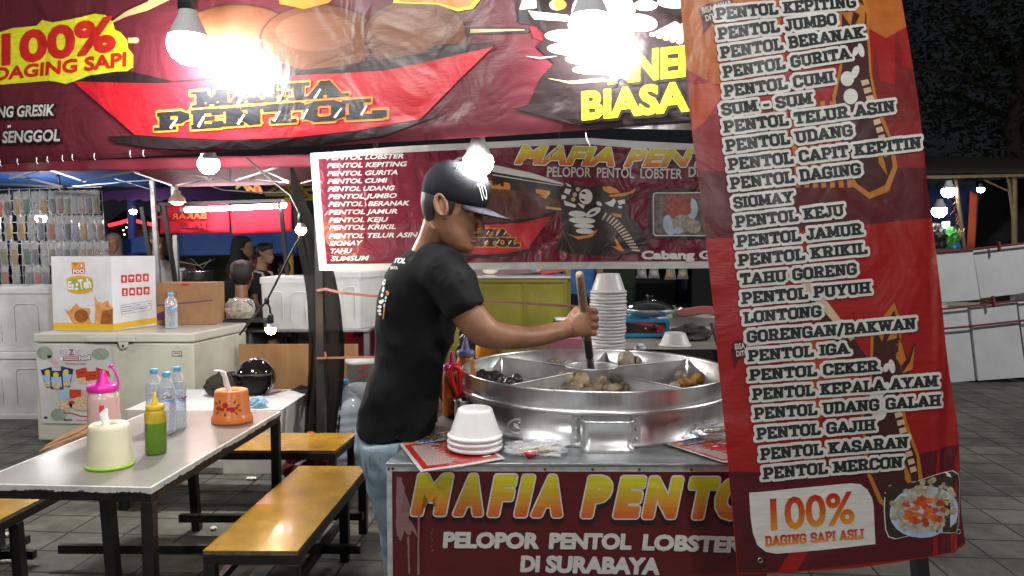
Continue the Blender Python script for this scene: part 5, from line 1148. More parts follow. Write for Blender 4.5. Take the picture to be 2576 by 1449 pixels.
for p, q in [(tp(.022, .022, ZT - .052), tp(.022, .022, 0)), (tp(.022, TL - .022, ZT - .052), tp(.022, TL - .022, 0)), (at(268, 1215, 2.72), None), (at(478, 1180, 3.84), None)]:
    if q is None: q = V((p.x + .03, p.y, 0)); p = V((p.x, p.y, ZT - .052))
    b = MB(); legbar(b, V((p.x, p.y, p.z)), q); b.build('leg', m_frame, t, bevel=.002)
b = MB(); b.bar(at(150, 1380, 3.37), at(745, 1381, 3.37), .03, .04); b.build('stretcher', m_frame, t, bevel=.002)
b = MB(); b.bar(at(452, 1303, 3.76), at(660, 1303, 3.76), .03, .04); b.build('stretcher', m_frame, t, bevel=.002)
b = MB(); b.bar(V((-1.22, 2.7, .12)), V((-1.2, 3.75, .12)), .028, .036); b.build('stretcher', m_frame, t, bevel=.002)
m_boltm = M('bolt_hole', (0.06, 0.04, 0.02), .6)
def bench(label, P0, U, Wd, L, W_, grp, legs, rails):
    """P0 near-left top corner; U along the length, Wd across"""
    P0 = V(P0); U = V(U).normalized(); Wd = V(Wd).normalized()
    q = lambda l, w_, z: P0 + U * l + Wd * w_ + V((0, 0, z - ZS))
    t = thing('bench', label, 'bench', q(L / 2, W_ / 2, 0), grp)
    def bx(b, l0, l1, w0, w1, z0, z1, m=0): b.obox(q((l0 + l1) / 2, (w0 + w1) / 2, (z0 + z1) / 2), U * (l1 - l0) / 2, Wd * (w1 - w0) / 2, V((0, 0, (z1 - z0) / 2)), m)
    b = MB(); bx(b, 0, L, 0, W_, ZS - .003, ZS); b.build('seat_board', m_seat, t)
    b = MB(); bx(b, 0.001, L - .001, .001, W_ - .001, ZS - .016, ZS - .0032); b.build('seat_edge', m_seatedge, t)
    b = MB(); bx(b, 0, .04, .0, W_, ZS - .055, ZS - .0163); bx(b, L - .04, L, 0, W_, ZS - .055, ZS - .0163); bx(b, .0405, L - .0405, 0, .03, ZS - .055, ZS - .0163); bx(b, .0405, L - .0405, W_ - .03, W_, ZS - .055, ZS - .0163); b.build('frame', m_frame, t, bevel=.002)
    for l, w_, dl, dw in legs:
        b = MB(); b.bar(q(l, w_, ZS - .055), q(l + dl, w_ + dw, 0), .042); b.build('leg', m_frame, t, bevel=.002)
    for a_, c_ in rails:
        b = MB(); b.bar(q(*a_), q(*c_), .03, .038); b.build('stretcher', m_frame, t, bevel=.002)
    for l in (.05, L * .55, L - .05):
        for w_ in (.03, W_ - .03):
            b = MB(); b.lathe([(.0005, .0006), (.0045, .0006), (.0055, .0002)], q(l, w_, ZS), 10); b.build('screw_head', m_boltm, t)
    return t
p0, p1, p2, p3 = atz(510, 1385, ZS), atz(749, 1386, ZS), atz(918, 1181, ZS), atz(761, 1164, ZS)
grpb = 'yellow benches round the dining table'
Lb, Wb = (p2 - p1).length + .06, (p1 - p0).length
bench('yellow bench in front of the cook, running alongside the table', p0, p3 - p0, p1 - p0, Lb, Wb, grpb, [(.021, .021, 0, 0), (.021, Wb - .021, 0, .0), (Lb - .021, .021, -.0, 0), (Lb - .021, Wb - .021, 0, 0), (Lb * .66, Wb - .021, 0, .0)], [((.62, -.0, .1), (.62, Wb + .08, .1)), ((.04, Wb * .7, .1), (Lb - .04, Wb * .7, .1)), ((Lb - .1, 0, .12), (Lb - .1, Wb, .12))])
p0 = atz(577, 1133, ZS); p1 = atz(844, 1133, ZS); p2 = atz(899, 1089, ZS)
Ub = (p1 - p0).normalized(); L2 = 1.25; W2 = (p2 - p1).length; s0 = p1 - Ub * L2
bench('yellow bench standing crosswise beyond the table end', s0, Ub, p2 - p1, L2, W2, grpb, [(.03, .03, 0, 0), (L2 - .03, .03, 0, 0), (.03, W2 - .03, 0, 0), (L2 - .03, W2 - .03, 0, 0)], [((.03, .03, .12), (.03, W2 - .03, .12)), ((L2 - .03, .03, .12), (L2 - .03, W2 - .03, .12))])
e0 = atz(0, 1307, ZS); e1 = atz(130, 1241, ZS); dd = (e1 - e0).normalized(); far_ = e1 + dd * .12; near_ = far_ - dd * 1.12; wdir = V((-dd.y, dd.x, 0)) * -1
bench('yellow bench partly hidden under the left side of the table', near_ - wdir * .36, dd, wdir, 1.12, .36, grpb, [(.021, .34, 0, 0), (.021, .02, 0, 0), (1.1, .02, 0, 0), (.56, .345, .0, .01), (.78, .345, 0, .015)], [((.9, .03, .1), (.9, .34, .1)), ((.04, .18, .1), (1.08, .18, .1))])

# ------------------------------------------------------------------ on the table
def on_t(px, py): return atz(px, py, ZT + .0012)
m_cream = M('cream_plastic', (0.66, 0.63, 0.45), .32, var=.08, vs=12); m_lime = M('lime_plastic', (0.30, 0.55, 0.03), .3); m_orp = M('orange_plastic_tub', (0.80, 0.23, 0.06), .3); m_tis = M('tissue_paper', (0.82, 0.82, 0.80), .9)
def tissue(name, label, q, prof, mat, rimm, tip):
    t = thing(name, label, 'tissue holder', q, 'round tissue holders on the table'); b = MB(); b.lathe(prof, q, 40, sy=.92); b.build('holder', mat, t)
    if rimm: b = MB(); r0 = prof[1][0]; b.lathe([(r0 * 1.0, .0005), (r0 * 1.05, .001), (r0 * 1.07, .006), (r0 * 1.05, .012), (r0 * 1.0, .013)], q, 40, sy=.92); b.build('base_rim', rimm, t)
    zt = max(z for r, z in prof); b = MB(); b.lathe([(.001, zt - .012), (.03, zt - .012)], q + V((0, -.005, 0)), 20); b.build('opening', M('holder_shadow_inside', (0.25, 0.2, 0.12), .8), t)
    b = MB(); n = 14; rings = []
    for i, (dx, dz, w_, th) in enumerate(tip):
        rings.append([q + V((dx + w_ * cos(2 * pi * j / n) * (1 + .3 * noise.noise(V((j * 1.7, i * .8, 3)))), -.008 + th * sin(2 * pi * j / n) * (1 + .5 * noise.noise(V((j * 1.3, i, 9)))), zt + dz + .008 * noise.noise(V((j, i * 1.1, 0))))) for j in range(n)])
    b.loft(rings, 0, True); b.build('tissue', m_tis, t); return t
q = on_t(277, 1172); tissue('tissue_holder', 'cream round tissue holder with a lime green base rim', q, [(.001, .0), (.083, .001), (.082, .012), (.0765, .15), (.074, .162), (.066, .17), (.05, .172), (.03, .166), (.028, .158)], m_cream, m_lime, [(-.006, -.01, .012, .010), (-.012, .015, .016, .009), (-.016, .035, .018, .006), (-.006, .048, .010, .004), (-.002, .056, .004, .002)])
q = on_t(584, 1060); to = tissue('tissue_holder', 'orange round tissue holder printed with red flowers', q, [(.001, 0), (.097, .001), (.099, .012), (.096, .03), (.089, .04), (.087, .045), (.079, .15), (.076, .157), (.068, .16), (.04, .153), (.03, .15)], m_orp, None, [(-.008, -.01, .012, .011), (-.02, .025, .014, .010), (-.026, .06, .012, .010), (-.036, .085, .014, .008), (-.056, .095, .010, .006), (-.075, .092, .006, .004)])
ob = to.children[0]; pr = Print(OnMesh(ob, q.y)); m_fr = M('flower_red', (0.48, 0.03, 0.02), .35); m_fd = M('flower_leaf', (0.12, 0.05, 0.03), .4); m_fg = M('flower_gold', (0.62, 0.35, 0.08), .4)
for x, y, r in [(551, 1028, 7), (567, 1020, 8), (585, 1031, 8), (560, 1030, 5), (575, 1030, 6), (595, 1026, 4)]:
    for k in range(6): pr.ell(x + r * .5 * cos(k * 1.05), y + r * .45 * sin(k * 1.05), r * .5, r * .42, m_fr, 2 + k * .1, k, 10)
    pr.ell(x, y, r * .22, r * .2, m_fd, 4)
for x, y, a_ in [(545, 1015, .6), (553, 1012, 1.2), (600, 1020, -.6), (603, 1032, .2), (566, 1043, 1.5), (590, 1012, -1.2), (547, 1040, 2.2), (595, 1040, .8)]: pr.ell(x, y, 5.5, 2, m_fd, 1, a_, 10)
for x, y in [(580, 1012), (570, 1040), (556, 1043), (585, 1042), (604, 1014), (545, 1044)]: pr.ell(x, y, 3, 2.6, m_fg, 1.5, 0, 10)
pr.build('flower_print', ob)
m_redb = film('pink_tinted_bottle', (0.96, 0.75, 0.72), clear=.45, rough=.2); m_reds = M('red_chili_sauce', (0.42, 0.012, 0.012), .3); m_grs = M('green_chili_sauce', (0.09, 0.19, 0.012), .3, var=.2, vs=15); m_olive = M('olive_tinted_bottle', (0.36, 0.28, 0.02), .3); m_ycap = M('mustard_plastic', (0.56, 0.36, 0.02), .35); m_mag = M('magenta_plastic', (0.62, 0.02, 0.32), .3)
q = on_t(264, 1118); squeeze('sauce_bottle', 'big sauce bottle with magenta strap cap and red sauce behind the cream holder', q, .066, .262, m_redb, m_mag, .7, m_reds, 24, True, nozzle=.06)
q = on_t(393, 1140)
t = thing('sauce_bottle', 'green chili sauce bottle with mustard nozzle cap on the table', 'sauce bottle', q); b = MB(); r, h = .0415, .205
b.lathe([(.001, .001), (r * .9, .001), (r, .008), (r, h * .62), (r * .99, h * .64)], q, 30); b.build('sauce', m_grs, t)
b = MB(); b.lathe([(r * .99, h * .64), (r, h * .66), (r, h * .82), (r * .93, h * .87), (r * .8, h * .9)], q, 30); b.build('bottle_shoulder', m_olive, t)
b = MB(); b.lathe([(r * .8, h * .885), (r * .86, h * .89), (r * .88, h * .98), (r * .8, h), (r * .35, h * 1.02), (r * .2, h * 1.14), (r * .1, h * 1.25), (.0008, h * 1.25)], q, 30, ripple=lambda a_, z: .02 * sin(a_ * 22) if h * .89 < z < h * .99 else 0); b.build('cap', m_ycap, t)
pr = Print(OnMesh(t.children[0], q.y)); pr.ell(375, 1083, 13, 22, M('label_cream', (0.6, 0.52, 0.3), .4), 1); pr.poly([(366, 1072), (384, 1072), (384, 1080), (366, 1080)], M('label_red', (0.45, 0.03, 0.02), .4), 2); pr.build('label', t)
m_blcap = M('sky_blue_cap', (0.10, 0.42, 0.72), .35); m_club = M('label_dark_red', (0.22, 0.02, 0.04), .4); m_clubb = M('label_blue', (0.12, 0.32, 0.62), .3); m_clubw = M('label_white', (0.72, 0.74, 0.78), .3); m_water = film('bottle_water', (0.86, 0.91, 0.97), clear=.86, rough=.04, bump=.7, bs=30, stretch=(.5, .5, 2))
def water_bottle(label, q, r, h, label_px=None, grp=None, fill=.8):
    t = thing('water_bottle', label, 'water bottle', q, grp); b = MB(); prof = [(.001, .002), (r * .8, .001), (r, .012)]
    k = 0; z = .02
    while z < h * .52:
        prof += [(r, z), (r * .93, z + h * .022), (r, z + h * .044)]; z += h * .075
    prof += [(r * .95, h * .55), (r, h * .58), (r, h * .70), (r * .93, h * .76), (r * .7, h * .84), (r * .42, h * .90), (r * .40, h * .93)]
    b.lathe(prof, q, 26); b.build('bottle_wall', m_pet, t)
    b = MB(); zz = [p for p in prof if p[1] < h * fill]; b.lathe([(pr_ * .96, z_) for pr_, z_ in zz] + [(.001, zz[-1][1])], q, 22); b.build('water', m_water, t)
    b = MB(); b.lathe([(r * .44, h * .925), (r * .48, h * .93), (r * .48, h * .985), (r * .42, h), (.001, h * 1.0)], q, 22, ripple=lambda a_, z: .02 * sin(a_ * 20)); b.build('cap', m_blcap, t)
    if label_px:
        x, y, s_ = label_px; pr = Print(OnMesh(t.children[0], q.y)); pr.ell(x + 4 * s_, y + 7 * s_, 17 * s_, 6 * s_, m_clubb, 1, .1); pr.ell(x, y, 17 * s_, 7.5 * s_, m_clubw, 2, -.15)
        pr.text('Club', (x - 14 * s_, y + 6 * s_), (x + 14 * s_, y + 2 * s_), 10 * s_, m_club, 4, bold=.01, shear=.45); pr.build('label', t)
    return t
gw = 'water bottles on the table'
water_bottle('water bottle at the rim of the table trio, nearest the freezer', on_t(449, 1078), .0375, .295, (458, 1000, .8), gw)
water_bottle('water bottle of the table trio behind the mustard capped sauce', on_t(391, 1082), .0375, .290, (390, 987, .9), gw)
water_bottle('front water bottle of the table trio, its label fully in view', on_t(422, 1090), .0365, .285, (422, 999, 1.0), gw)

# ------------------------------------------------------------------ freezer with its boxes
m_frz = M('freezer_enamel', (0.52, 0.53, 0.46), .35, var=.12, vs=5, col2=(0.44, 0.44, 0.36)); m_frzlid = M('freezer_lid_enamel', (0.54, 0.54, 0.48), .22, var=.1, vs=5)
YF = 5.5; ZF = .85; fl_ = atz(82, 838, ZF); frr = atz(487, 838, ZF); fx0, fx1, fy = fl_.x, frr.x, fl_.y; FD = .78
fz = thing('chest_freezer', 'cream chest freezer with food poster on its front', 'freezer', ((fx0 + fx1) / 2, fy + FD / 2, 0))
def fzb(x0, x1, y0, y1, z0, z1, sk=0): 
    b = MB(); b.obox(((x0 + x1) / 2 + .06, (y0 + y1) / 2, (z0 + z1) / 2), ((x1 - x0) / 2, 0, 0), (.06, (y1 - y0) / 2, 0), (0, 0, (z1 - z0) / 2)); return b
zl = atz(82, 858, ZF).z; lid_h = .072
b = fzb(fx0 + .006, fx1 - .006, fy + .008, fy + FD, .03, ZF - lid_h - .006); b.build('cabinet', m_frz, fz, bevel=.012, seg=3)
b = fzb(fx0, fx1, fy, fy + FD + .005, ZF - lid_h, ZF); b.build('lid', m_frzlid, fz, bevel=.014, seg=3)
hx0, hx1 = at(222, 850, fy).x, at(341, 850, fy).x
b = MB(); b.box(hx0, hx1, fy - .022, fy - .001, ZF - .062, ZF - .026); b.prism([(at(299, 850, fy).x, fy - .018, ZF - .0622), (at(325, 850, fy).x, fy - .018, ZF - .0622), (at(321, 850, fy).x, fy - .018, ZF - .105), (at(312, 850, fy).x, fy - .018, ZF - .118), (at(303, 850, fy).x, fy - .018, ZF - .105)], (0, .016, 0)); b.build('lid_handle', m_frzlid, fz, bevel=.003)
b = MB(); b.lathe([(.001, 0), (.01, 0), (.011, -.003)], (0, 0, 0), 14); o = b.build('lock', m_frame, fz, local=True); o.rotation_euler = (pi / 2, 0, 0); o.location = V((at(312, 858, fy).x, fy - .0195, ZF - .095)) - fz.location
plF = Pl(V((fx0, fy + .0035, 0)), (1, 0, 0)); kf2 = lambda x, y: (x / 4.0, 708.3 + y / 4.0)
m_pp = M('poster_paper', (0.55, 0.56, 0.58), .25, var=.25, vs=4, col2=(0.46, 0.46, 0.44)); m_navy = M('poster_navy', (0.03, 0.04, 0.12), .25); m_pred = M('poster_red', (0.48, 0.05, 0.025), .25); m_pgrn = M('poster_green', (0.28, 0.36, 0.28), .3, var=.3, vs=20); m_pyel = M('poster_yellow', (0.62, 0.52, 0.06), .25); m_pfood = M('poster_food', (0.45, 0.30, 0.15), .3, var=.6, vs=60, col2=(0.62, 0.55, 0.42)); m_pwine = M('poster_wine', (0.35, 0.08, 0.10), .3); m_psky = M('poster_sky', (0.30, 0.45, 0.62), .3); m_pk = M('poster_ink', (0.05, 0.05, 0.06), .3); m_ppink = M('poster_pink', (0.5, 0.35, 0.36), .3); m_plav = M('poster_pale_letters', (0.40, 0.40, 0.46), .3)
b = MB(); P_ = [kf2(*p) for p in [(360, 632), (1118, 632), (1150, 1085), (1150, 1432), (425, 1425)]]
b.prism([plF.P(*plF.uv(*p)) for p in P_], (0, -.003, 0)); po = b.build('poster', m_pp, fz)
pr = Print(Pl(V((fx0, fy - .0, 0)), (1, 0, 0)))
pr.ell(*kf2(450, 720), 20, 17, m_pgrn, 1); pr.ell(*kf2(1010, 730), 22, 15, m_pgrn, 1); pr.ell(*kf2(590, 1340), 20, 16, m_pgrn, 1); pr.poly([kf2(*p) for p in [(470, 745), (520, 740), (590, 860), (560, 880)]], m_ppink, 1); pr.poly([kf2(*p) for p in [(545, 800), (570, 790), (600, 860), (585, 880)]], m_ppink, 1.5)
pr.text('RIZK', kf2(598, 738), kf2(830, 740), 14, m_plav, 3, bold=.04, outline=(m_clubw, 1)); pr.text('Z', kf2(696, 738), kf2(748, 738), 14, m_pwine, 5, bold=.04)
pr.poly([kf2(*p) for p in [(600, 770), (615, 755), (800, 755), (800, 795), (615, 795)]], m_pwine, 3); pr.text('Food', kf2(800, 795), kf2(912, 778), 11, m_clubw, 6, bold=.03, outline=(m_pk, 1.2)); pr.line([kf2(645, 767), kf2(785, 767)], 1.4, m_clubw, 4); pr.line([kf2(645, 782), kf2(785, 782)], 1.4, m_clubw, 4); pr.ell(*kf2(620, 776), 4, 5, m_clubw, 4)
pr.text('Olahan Ikan dan Udang', kf2(658, 834), kf2(866, 834), 4, m_pwine, 3, bold=.02)
for pts, sx, sy in [([(410, 890), (520, 858), (560, 1050), (470, 1070)], 480, 915), ([(612, 850), (742, 880), (700, 1066), (625, 1050)], 665, 910), ([(505, 898), (630, 896), (642, 1080), (512, 1078)], 566, 938)]:
    lay = 4 if sx != 566 else 8; cx_ = sum(p[0] for p in pts) / 4; cy_ = sum(p[1] for p in pts) / 4
    pr.poly([kf2(*p) for p in pts], m_navy, lay); pr.ell(*kf2(sx, sy), 7, 7, m_pyel, lay + 1); pr.poly([kf2(cx_ + (x - cx_) * .8, cy_ + 20 + (y - cy_) * .55) for x, y in pts], m_psky, lay + .5); pr.ell(*kf2(cx_, cy_ + 62), 10, 8, m_pfood, lay + 1)
for pts in [[(760, 890), (870, 860), (915, 1010), (800, 1030)], [(965, 860), (1095, 900), (1060, 1020), (985, 1000)], [(855, 905), (970, 898), (985, 975), (975, 1050), (890, 1045)]]:
    lay = 4 if pts[0][0] != 855 else 8; cx_ = sum(p[0] for p in pts) / len(pts); cy_ = sum(p[1] for p in pts) / len(pts); pr.poly([kf2(*p) for p in pts], m_pfood, lay); pr.poly([kf2(pts[0][0], pts[0][1]), kf2(pts[1][0], pts[1][1]), kf2(pts[1][0] + 15, cy_ + 10), kf2(pts[0][0] + 15, cy_ + 25)], m_pred, lay + 1); pr.line([kf2(cx_ - 35, cy_ - 30), kf2(cx_ + 35, cy_ - 32)], 2.5, m_pk, lay + 2)
pr.poly([kf2(*p) for p in [(580, 1110), (690, 1090), (700, 1180), (590, 1190)]], m_psky, 4); pr.poly([kf2(*p) for p in [(700, 1085), (818, 1085), (820, 1170), (705, 1175)]], m_pred, 5); pr.poly([kf2(*p) for p in [(825, 1090), (930, 1085), (940, 1170), (825, 1170)]], m_ppink, 4); pr.ell(*kf2(830, 1230), 34, 18, m_pfood, 6); pr.ell(*kf2(660, 1240), 18, 14, m_pfood, 6); pr.ell(*kf2(730, 1215), 6, 5, m_pred, 7)
pr.line([kf2(640, 1320), kf2(720, 1322), kf2(800, 1350), kf2(870, 1358), kf2(920, 1325)], 2.6, m_pred, 4); pr.text('www.rizkyfood', kf2(770, 1402), kf2(950, 1402), 4, m_pred, 4, bold=.02); pr.text('Sarina', kf2(640, 1402), kf2(725, 1398), 6, m_pk, 4, bold=.02, shear=.3); pr.ell(*kf2(462, 1368), 5, 3, m_pk, 4)
pr.build('poster_print', po)
pr = Print(Pl(V((fx0, fy + .0055, 0)), (1, 0, 0))); pr.poly([kf2(*p) for p in [(1730, 700), (1832, 702), (1832, 754), (1730, 752)]], m_pk, 1); pr.poly([kf2(*p) for p in [(1736, 706), (1826, 708), (1826, 748), (1736, 746)]], m_frz, 2); pr.line([kf2(1745, 720), kf2(1815, 721)], 2, m_pk, 3); pr.line([kf2(1800, 740), kf2(1820, 740)], 2, m_pk, 3); pr.line([kf2(1790, 640), kf2(1780, 668), kf2(1815, 668)], .7, m_pk, 3)
pr.build('badge', fz)
# big tea box
zb_ = ZF; c0b = atz(285, 833, ZF + .002); c1b = V((at(134, 831, c0b.y + .05).x, c0b.y + .05, 0)); c2b = V((at(395, 813, c0b.y + .42).x, c0b.y + .42, 0))
topz = at(279, 646, c0b.y).z
m_cbw = M('white_carton', (0.60, 0.61, 0.64), .5, var=.12, vs=6); m_cbs = M('white_carton_side', (0.58, 0.57, 0.56), .5, var=.12, vs=6); m_cby = M('carton_yellow', (0.62, 0.38, 0.02), .45)
t = thing('tea_carton', 'large white tea carton with yellow bottom band on the freezer', 'carton', (c0b.x, c0b.y, ZF))
A0 = V((c1b.x, c1b.y, ZF + .002)); B0 = V((c0b.x, c0b.y, ZF + .002)); D0 = V((c2b.x, c2b.y, ZF + .002)); E0_ = A0 + D0 - B0; hh = topz - ZF
b = MB(); up = V((0, 0, hh)); vs = [A0, B0, D0, E0_] + [p + up for p in (A0, B0, D0, E0_)]
b.add(vs, [(0, 1, 5, 4), (1, 2, 6, 5), (2, 3, 7, 6), (3, 0, 4, 7), (0, 3, 2, 1), (4, 5, 6, 7)]); b.build('carton_body', m_cbw, t, bevel=.004)
b = MB(); nrm = lambda d: V((d.y, -d.x, 0)).normalized()
plL = Pl(A0, B0 - A0); plR = Pl(B0, D0 - B0)
kt = lambda x, y: (x / 4, 386.3 + y / 4); kt2 = lambda x, y: (x / 4, 708.3 + y / 4)
m_tg = M('tea_green', (0.27, 0.34, 0.04), .45); m_to = M('tea_orange', (0.60, 0.30, 0.03), .45); m_tr = M('tea_red', (0.45, 0.025, 0.03), .45); m_tw = M('tea_white', (0.7, 0.7, 0.68), .45); m_ta = M('tea_amber', (0.56, 0.20, 0.04), .4, var=.5, vs=25, col2=(0.6, 0.38, 0.18)); m_tb = M('tea_brown', (0.33, 0.12, 0.03), .4, var=.4, vs=30)
pr = Print(plL)
pr.poly([(134.5, 829), (285, 831), (284.5, 814), (134, 812)], m_cby, 1)
pr.poly([kt(718, 1092), kt(852, 1092), kt(856, 1165), kt(724, 1167)], m_to, 2); pr.poly([kt(724, 1160), kt(856, 1158), kt(858, 1208), kt(727, 1210)], m_tr, 3); pr.text('POCI', kt(738, 1203), kt(850, 1200), 8.5, m_tw, 5, bold=.05); pr.text('TEH', kt(732, 1123), kt(782, 1123), 5, m_tr, 5, bold=.04); pr.ell(*kt(822, 1128), 4.5, 6, m_tr, 4); pr.ell(*kt(822, 1128), 2.5, 4.5, m_tw, 5)
pr.poly([kt(668, 1262), kt(720, 1238), kt(800, 1228), (kt(880, 1238)), kt(930, 1258), kt(938, 1330), kt(930, 1385), kt(860, 1410), kt(790, 1416), kt(720, 1402), kt(680, 1380)], m_to, 2); pr.poly([kt(672, 1284), kt(730, 1262), kt(800, 1254), kt(880, 1262), kt(930, 1282), kt(934, 1350), kt(924, 1366), kt(860, 1378), kt(790, 1382), kt(720, 1374), kt(684, 1360)], m_tg, 3)
pr.text('Es', kt(684, 1364), kt(746, 1368), 19, m_tw, 5, bold=.04); pr.text('Teh', kt(800, 1366), kt(924, 1346), 23, m_tw, 5, bold=.04); pr.ell(*kt(772, 1362), 5, 3.4, m_tw, 5); pr.ell(*kt(776, 1318), 3, 4.5, m_tw, 5)
pr.poly([kt2(*p) for p in [(735, 425), (690, 340), (640, 270), (690, 300), (730, 260), (770, 215), (800, 255), (850, 265), (905, 270), (915, 310), (895, 345), (915, 400), (930, 428)]], m_ta, 3); pr.ell(*kt2(820, 345), 18, 17, m_tb, 4)
pr.poly([kt2(*p) for p in [(955, 428), (960, 250), (950, 140), (985, 200), (1030, 215), (1090, 190), (1100, 235), (1138, 260), (1138, 430)]], m_ta, 3); pr.poly([kt2(*p) for p in [(1030, 300), (1138, 270), (1138, 428), (1010, 428)]], m_tb, 4)
for x, y in [(660, 380), (888, 240), (930, 240), (700, 250), (1000, 170)]: pr.ell(*kt2(x, y), 1.6, 1.6, m_ta, 3)
pr.build('print', t)
pr = Print(plR)
pr.poly([(284.5, 831), (395, 812), (395, 798), (284.5, 815)], m_cby, 1)
for r_ in range(2):
    for c_ in range(4):
        x, y = 1247 + c_ * 73 + r_ * 8, 1262 - c_ * 5 + r_ * 132
        rrect(pr, kt(x - 30, 0)[0], kt(0, y - 40)[1], kt(x + 30, 0)[0], kt(0, y + 40)[1], 2, m_tr, 2); X, Y_ = kt(x, y)
        if c_ == 0 and r_ == 0: pr.poly([(X - 1.2, Y_ + 6), (X + 1.2, Y_ + 6), (X + 1.2, Y_ - 1), (X + 3.5, Y_ - 1), (X, Y_ - 6), (X - 3.5, Y_ - 1), (X - 1.2, Y_ - 1)], m_tw, 4)
        elif c_ == 1 and r_ == 0: pr.ell(X, Y_, 5, 4.5, m_tw, 4, 0, 12, pi, 2 * pi); pr.line([(X, Y_), (X, Y_ + 6)], 1.2, m_tw, 4)
        elif c_ == 0: pr.text('8', (X - 2.6, Y_ + 3), (X + 2.6, Y_ + 2.6), 7.5, m_tw, 4, bold=.03); pr.line([(X - 4, Y_ + 6), (X + 4, Y_ + 6)], 1.3, m_tw, 4)
        elif c_ == 1: pr.poly([(X - 5, Y_ + 4), (X + 5, Y_ + 4), (X + 3, Y_ + 1), (X + 3, Y_ - 4), (X - 3, Y_ - 4), (X - 3, Y_ + 1)], m_tw, 4)
        else: pr.ell(X, Y_ - 1, 3.2, 3.6, m_tw, 4); pr.line([(X - 4, Y_ + 4), (X, Y_ + 6), (X + 4, Y_ + 3)], 1.2, m_tw, 4)
fr_ = [kt2(1215, 240), kt2(1518, 192), kt2(1522, 282), kt2(1222, 332)]
for a_, c_ in zip(fr_, fr_[1:] + fr_[:1]): pr.line([a_, c_], .8, m_pk, 3)
pr.line([kt2(1218, 286), kt2(1520, 238)], .8, m_pk, 3); pr.line([kt2(1344, 220), kt2(1348, 312)], .8, m_pk, 3)
for x, y, L_ in [(1228, 260, 100), (1228, 304, 105), (1360, 238, 50), (1358, 280, 120), (1490, 222, 20)]: pr.line([kt2(x, y), kt2(x + L_, y - L_ * .14)], 1.5, m_pk, 3)
pr.build('shipping_marks', t)
# brown carton, water bottle on the lid
m_cb = M('brown_carton', (0.36, 0.20, 0.10), .7, var=.2, vs=9); m_cbt = M('purple_tape', (0.12, 0.05, 0.14), .4)
Yc = 6.12; a_, c_ = at(393, 712, Yc), at(536, 712, Yc); t = thing('brown_carton', 'brown carton with a purple tape line at the back of the freezer', 'carton', ((a_.x + c_.x) / 2, Yc, ZF)); b = MB(); b.obox(((a_.x + c_.x) / 2, Yc + .12, (ZF + .002 + a_.z) / 2), ((c_.x - a_.x) / 2, 0, 0), (0, .12, 0), (0, 0, (a_.z - ZF - .002) / 2)); b.build('carton_body', m_cb, t, bevel=.003)
pr = Print(Pl(V((a_.x, Yc - .001, ZF)), (1, 0, 0))); pr.line([(394, 768), (470, 762), (534, 755)], 3, m_cbt, 1); pr.ell(402, 780, 12, 10, M('faded_gold', (0.42, 0.22, 0.06), .7), 1); pr.poly([(393, 790), (412, 782), (420, 795), (412, 804), (393, 806)], m_cbt, 2); pr.line([(416, 738), (444, 735), (445, 746), (417, 749), (416, 738)], 1, m_frame, 1); pr.ell(427, 742, 4, 3, m_frame, 1); pr.poly([(455, 714), (477, 713), (474, 719), (460, 720)], m_tr, 1); pr.build('print', t)
water_bottle('lone water bottle standing on the freezer lid', atz(432, 826, ZF + .001), .046, .285, (430, 770, .9), None, .72)
# cardboard flaps leaning by the table
q = V((-1.95, 4.35, 0)); b = MB()
for k, (x0, y0, x1, y1) in enumerate([(140, 1112, 222, 1082), (152, 1100, 222, 1072), (142, 1123, 225, 1096)]):
    Y = 4.3 + .05 * k; a_, c_ = at(x0, y0, Y), at(x1, y1, Y + .1); b.obox((a_ + c_) / 2, (c_ - a_) / 2, V((.02, .12, .02)), V((0, 0, .004)))
a_ = at(150, 1118, 4.3); b.box(a_.x + .02, a_.x + .3, 4.32, 4.6, .02, a_.z - .03)
t = b.build('open_carton', m_cb); tag(t, 'open brown carton with loose flaps between freezer and table', 'carton')

# ------------------------------------------------------------------ foam boxes at the far left
def foambox(label, cs, Y0, dp, grp, sk=0.0, lid=.06, name='foam_box'):
    """front left/right pixel edges and top/bottom rows at depth Y0"""
    x0, x1, yt, yb = cs; a_ = at(x0, yt, Y0); c_ = at(x1, yb, Y0)
    t = thing(name, label, 'foam box', ((a_.x + c_.x) / 2, Y0 + dp / 2, c_.z), grp); h = a_.z - c_.z; w_ = c_.x - a_.x
    def tb(z, g): return [V((a_.x + g, Y0 + g, z)), V((c_.x - g, Y0 + g, z)), V((c_.x - g + sk, Y0 + dp - g, z)), V((a_.x + g + sk, Y0 + dp - g, z))]
    b = MB(); b.loft([tb(c_.z, w_ * .04), tb(c_.z + h * .12, w_ * .035), tb(a_.z - lid, w_ * .015)], 0, True, False); b.build('box', m_styro, t, bevel=.018, seg=3)
    b = MB(); b.loft([tb(a_.z - lid + .002, .0), tb(a_.z - .008, 0.0), tb(a_.z, .006)], 0, True, False); b.build('lid', m_styro, t, bevel=.012, seg=3)
    for k in range(2):      # shallow moulded panels
        xa = a_.x + w_ * (.14 + .44 * k); b = MB(); z0, z1 = c_.z + h * .16, a_.z - lid - h * .16
        b.tube([V((xa, Y0 + w_ * .03 - .002, z0)), V((xa, Y0 + w_ * .022 - .002, z1 - .03)), V((xa + .03, Y0 + w_ * .02 - .002, z1)), V((xa + w_ * .26, Y0 + w_ * .02 - .002, z1)), V((xa + w_ * .28, Y0 + w_ * .022 - .002, z1 - .03)), V((xa + w_ * .28, Y0 + w_ * .03 - .002, z0))], .006, 6); b.build('moulded_rib', m_styro, t)
    return t
gs = 'foam boxes stacked beside the freezer'
foambox('grey stained foam box on top of the stack beside the freezer', (-95, 126, 722, 884), 6.4, .5, gs, .05)
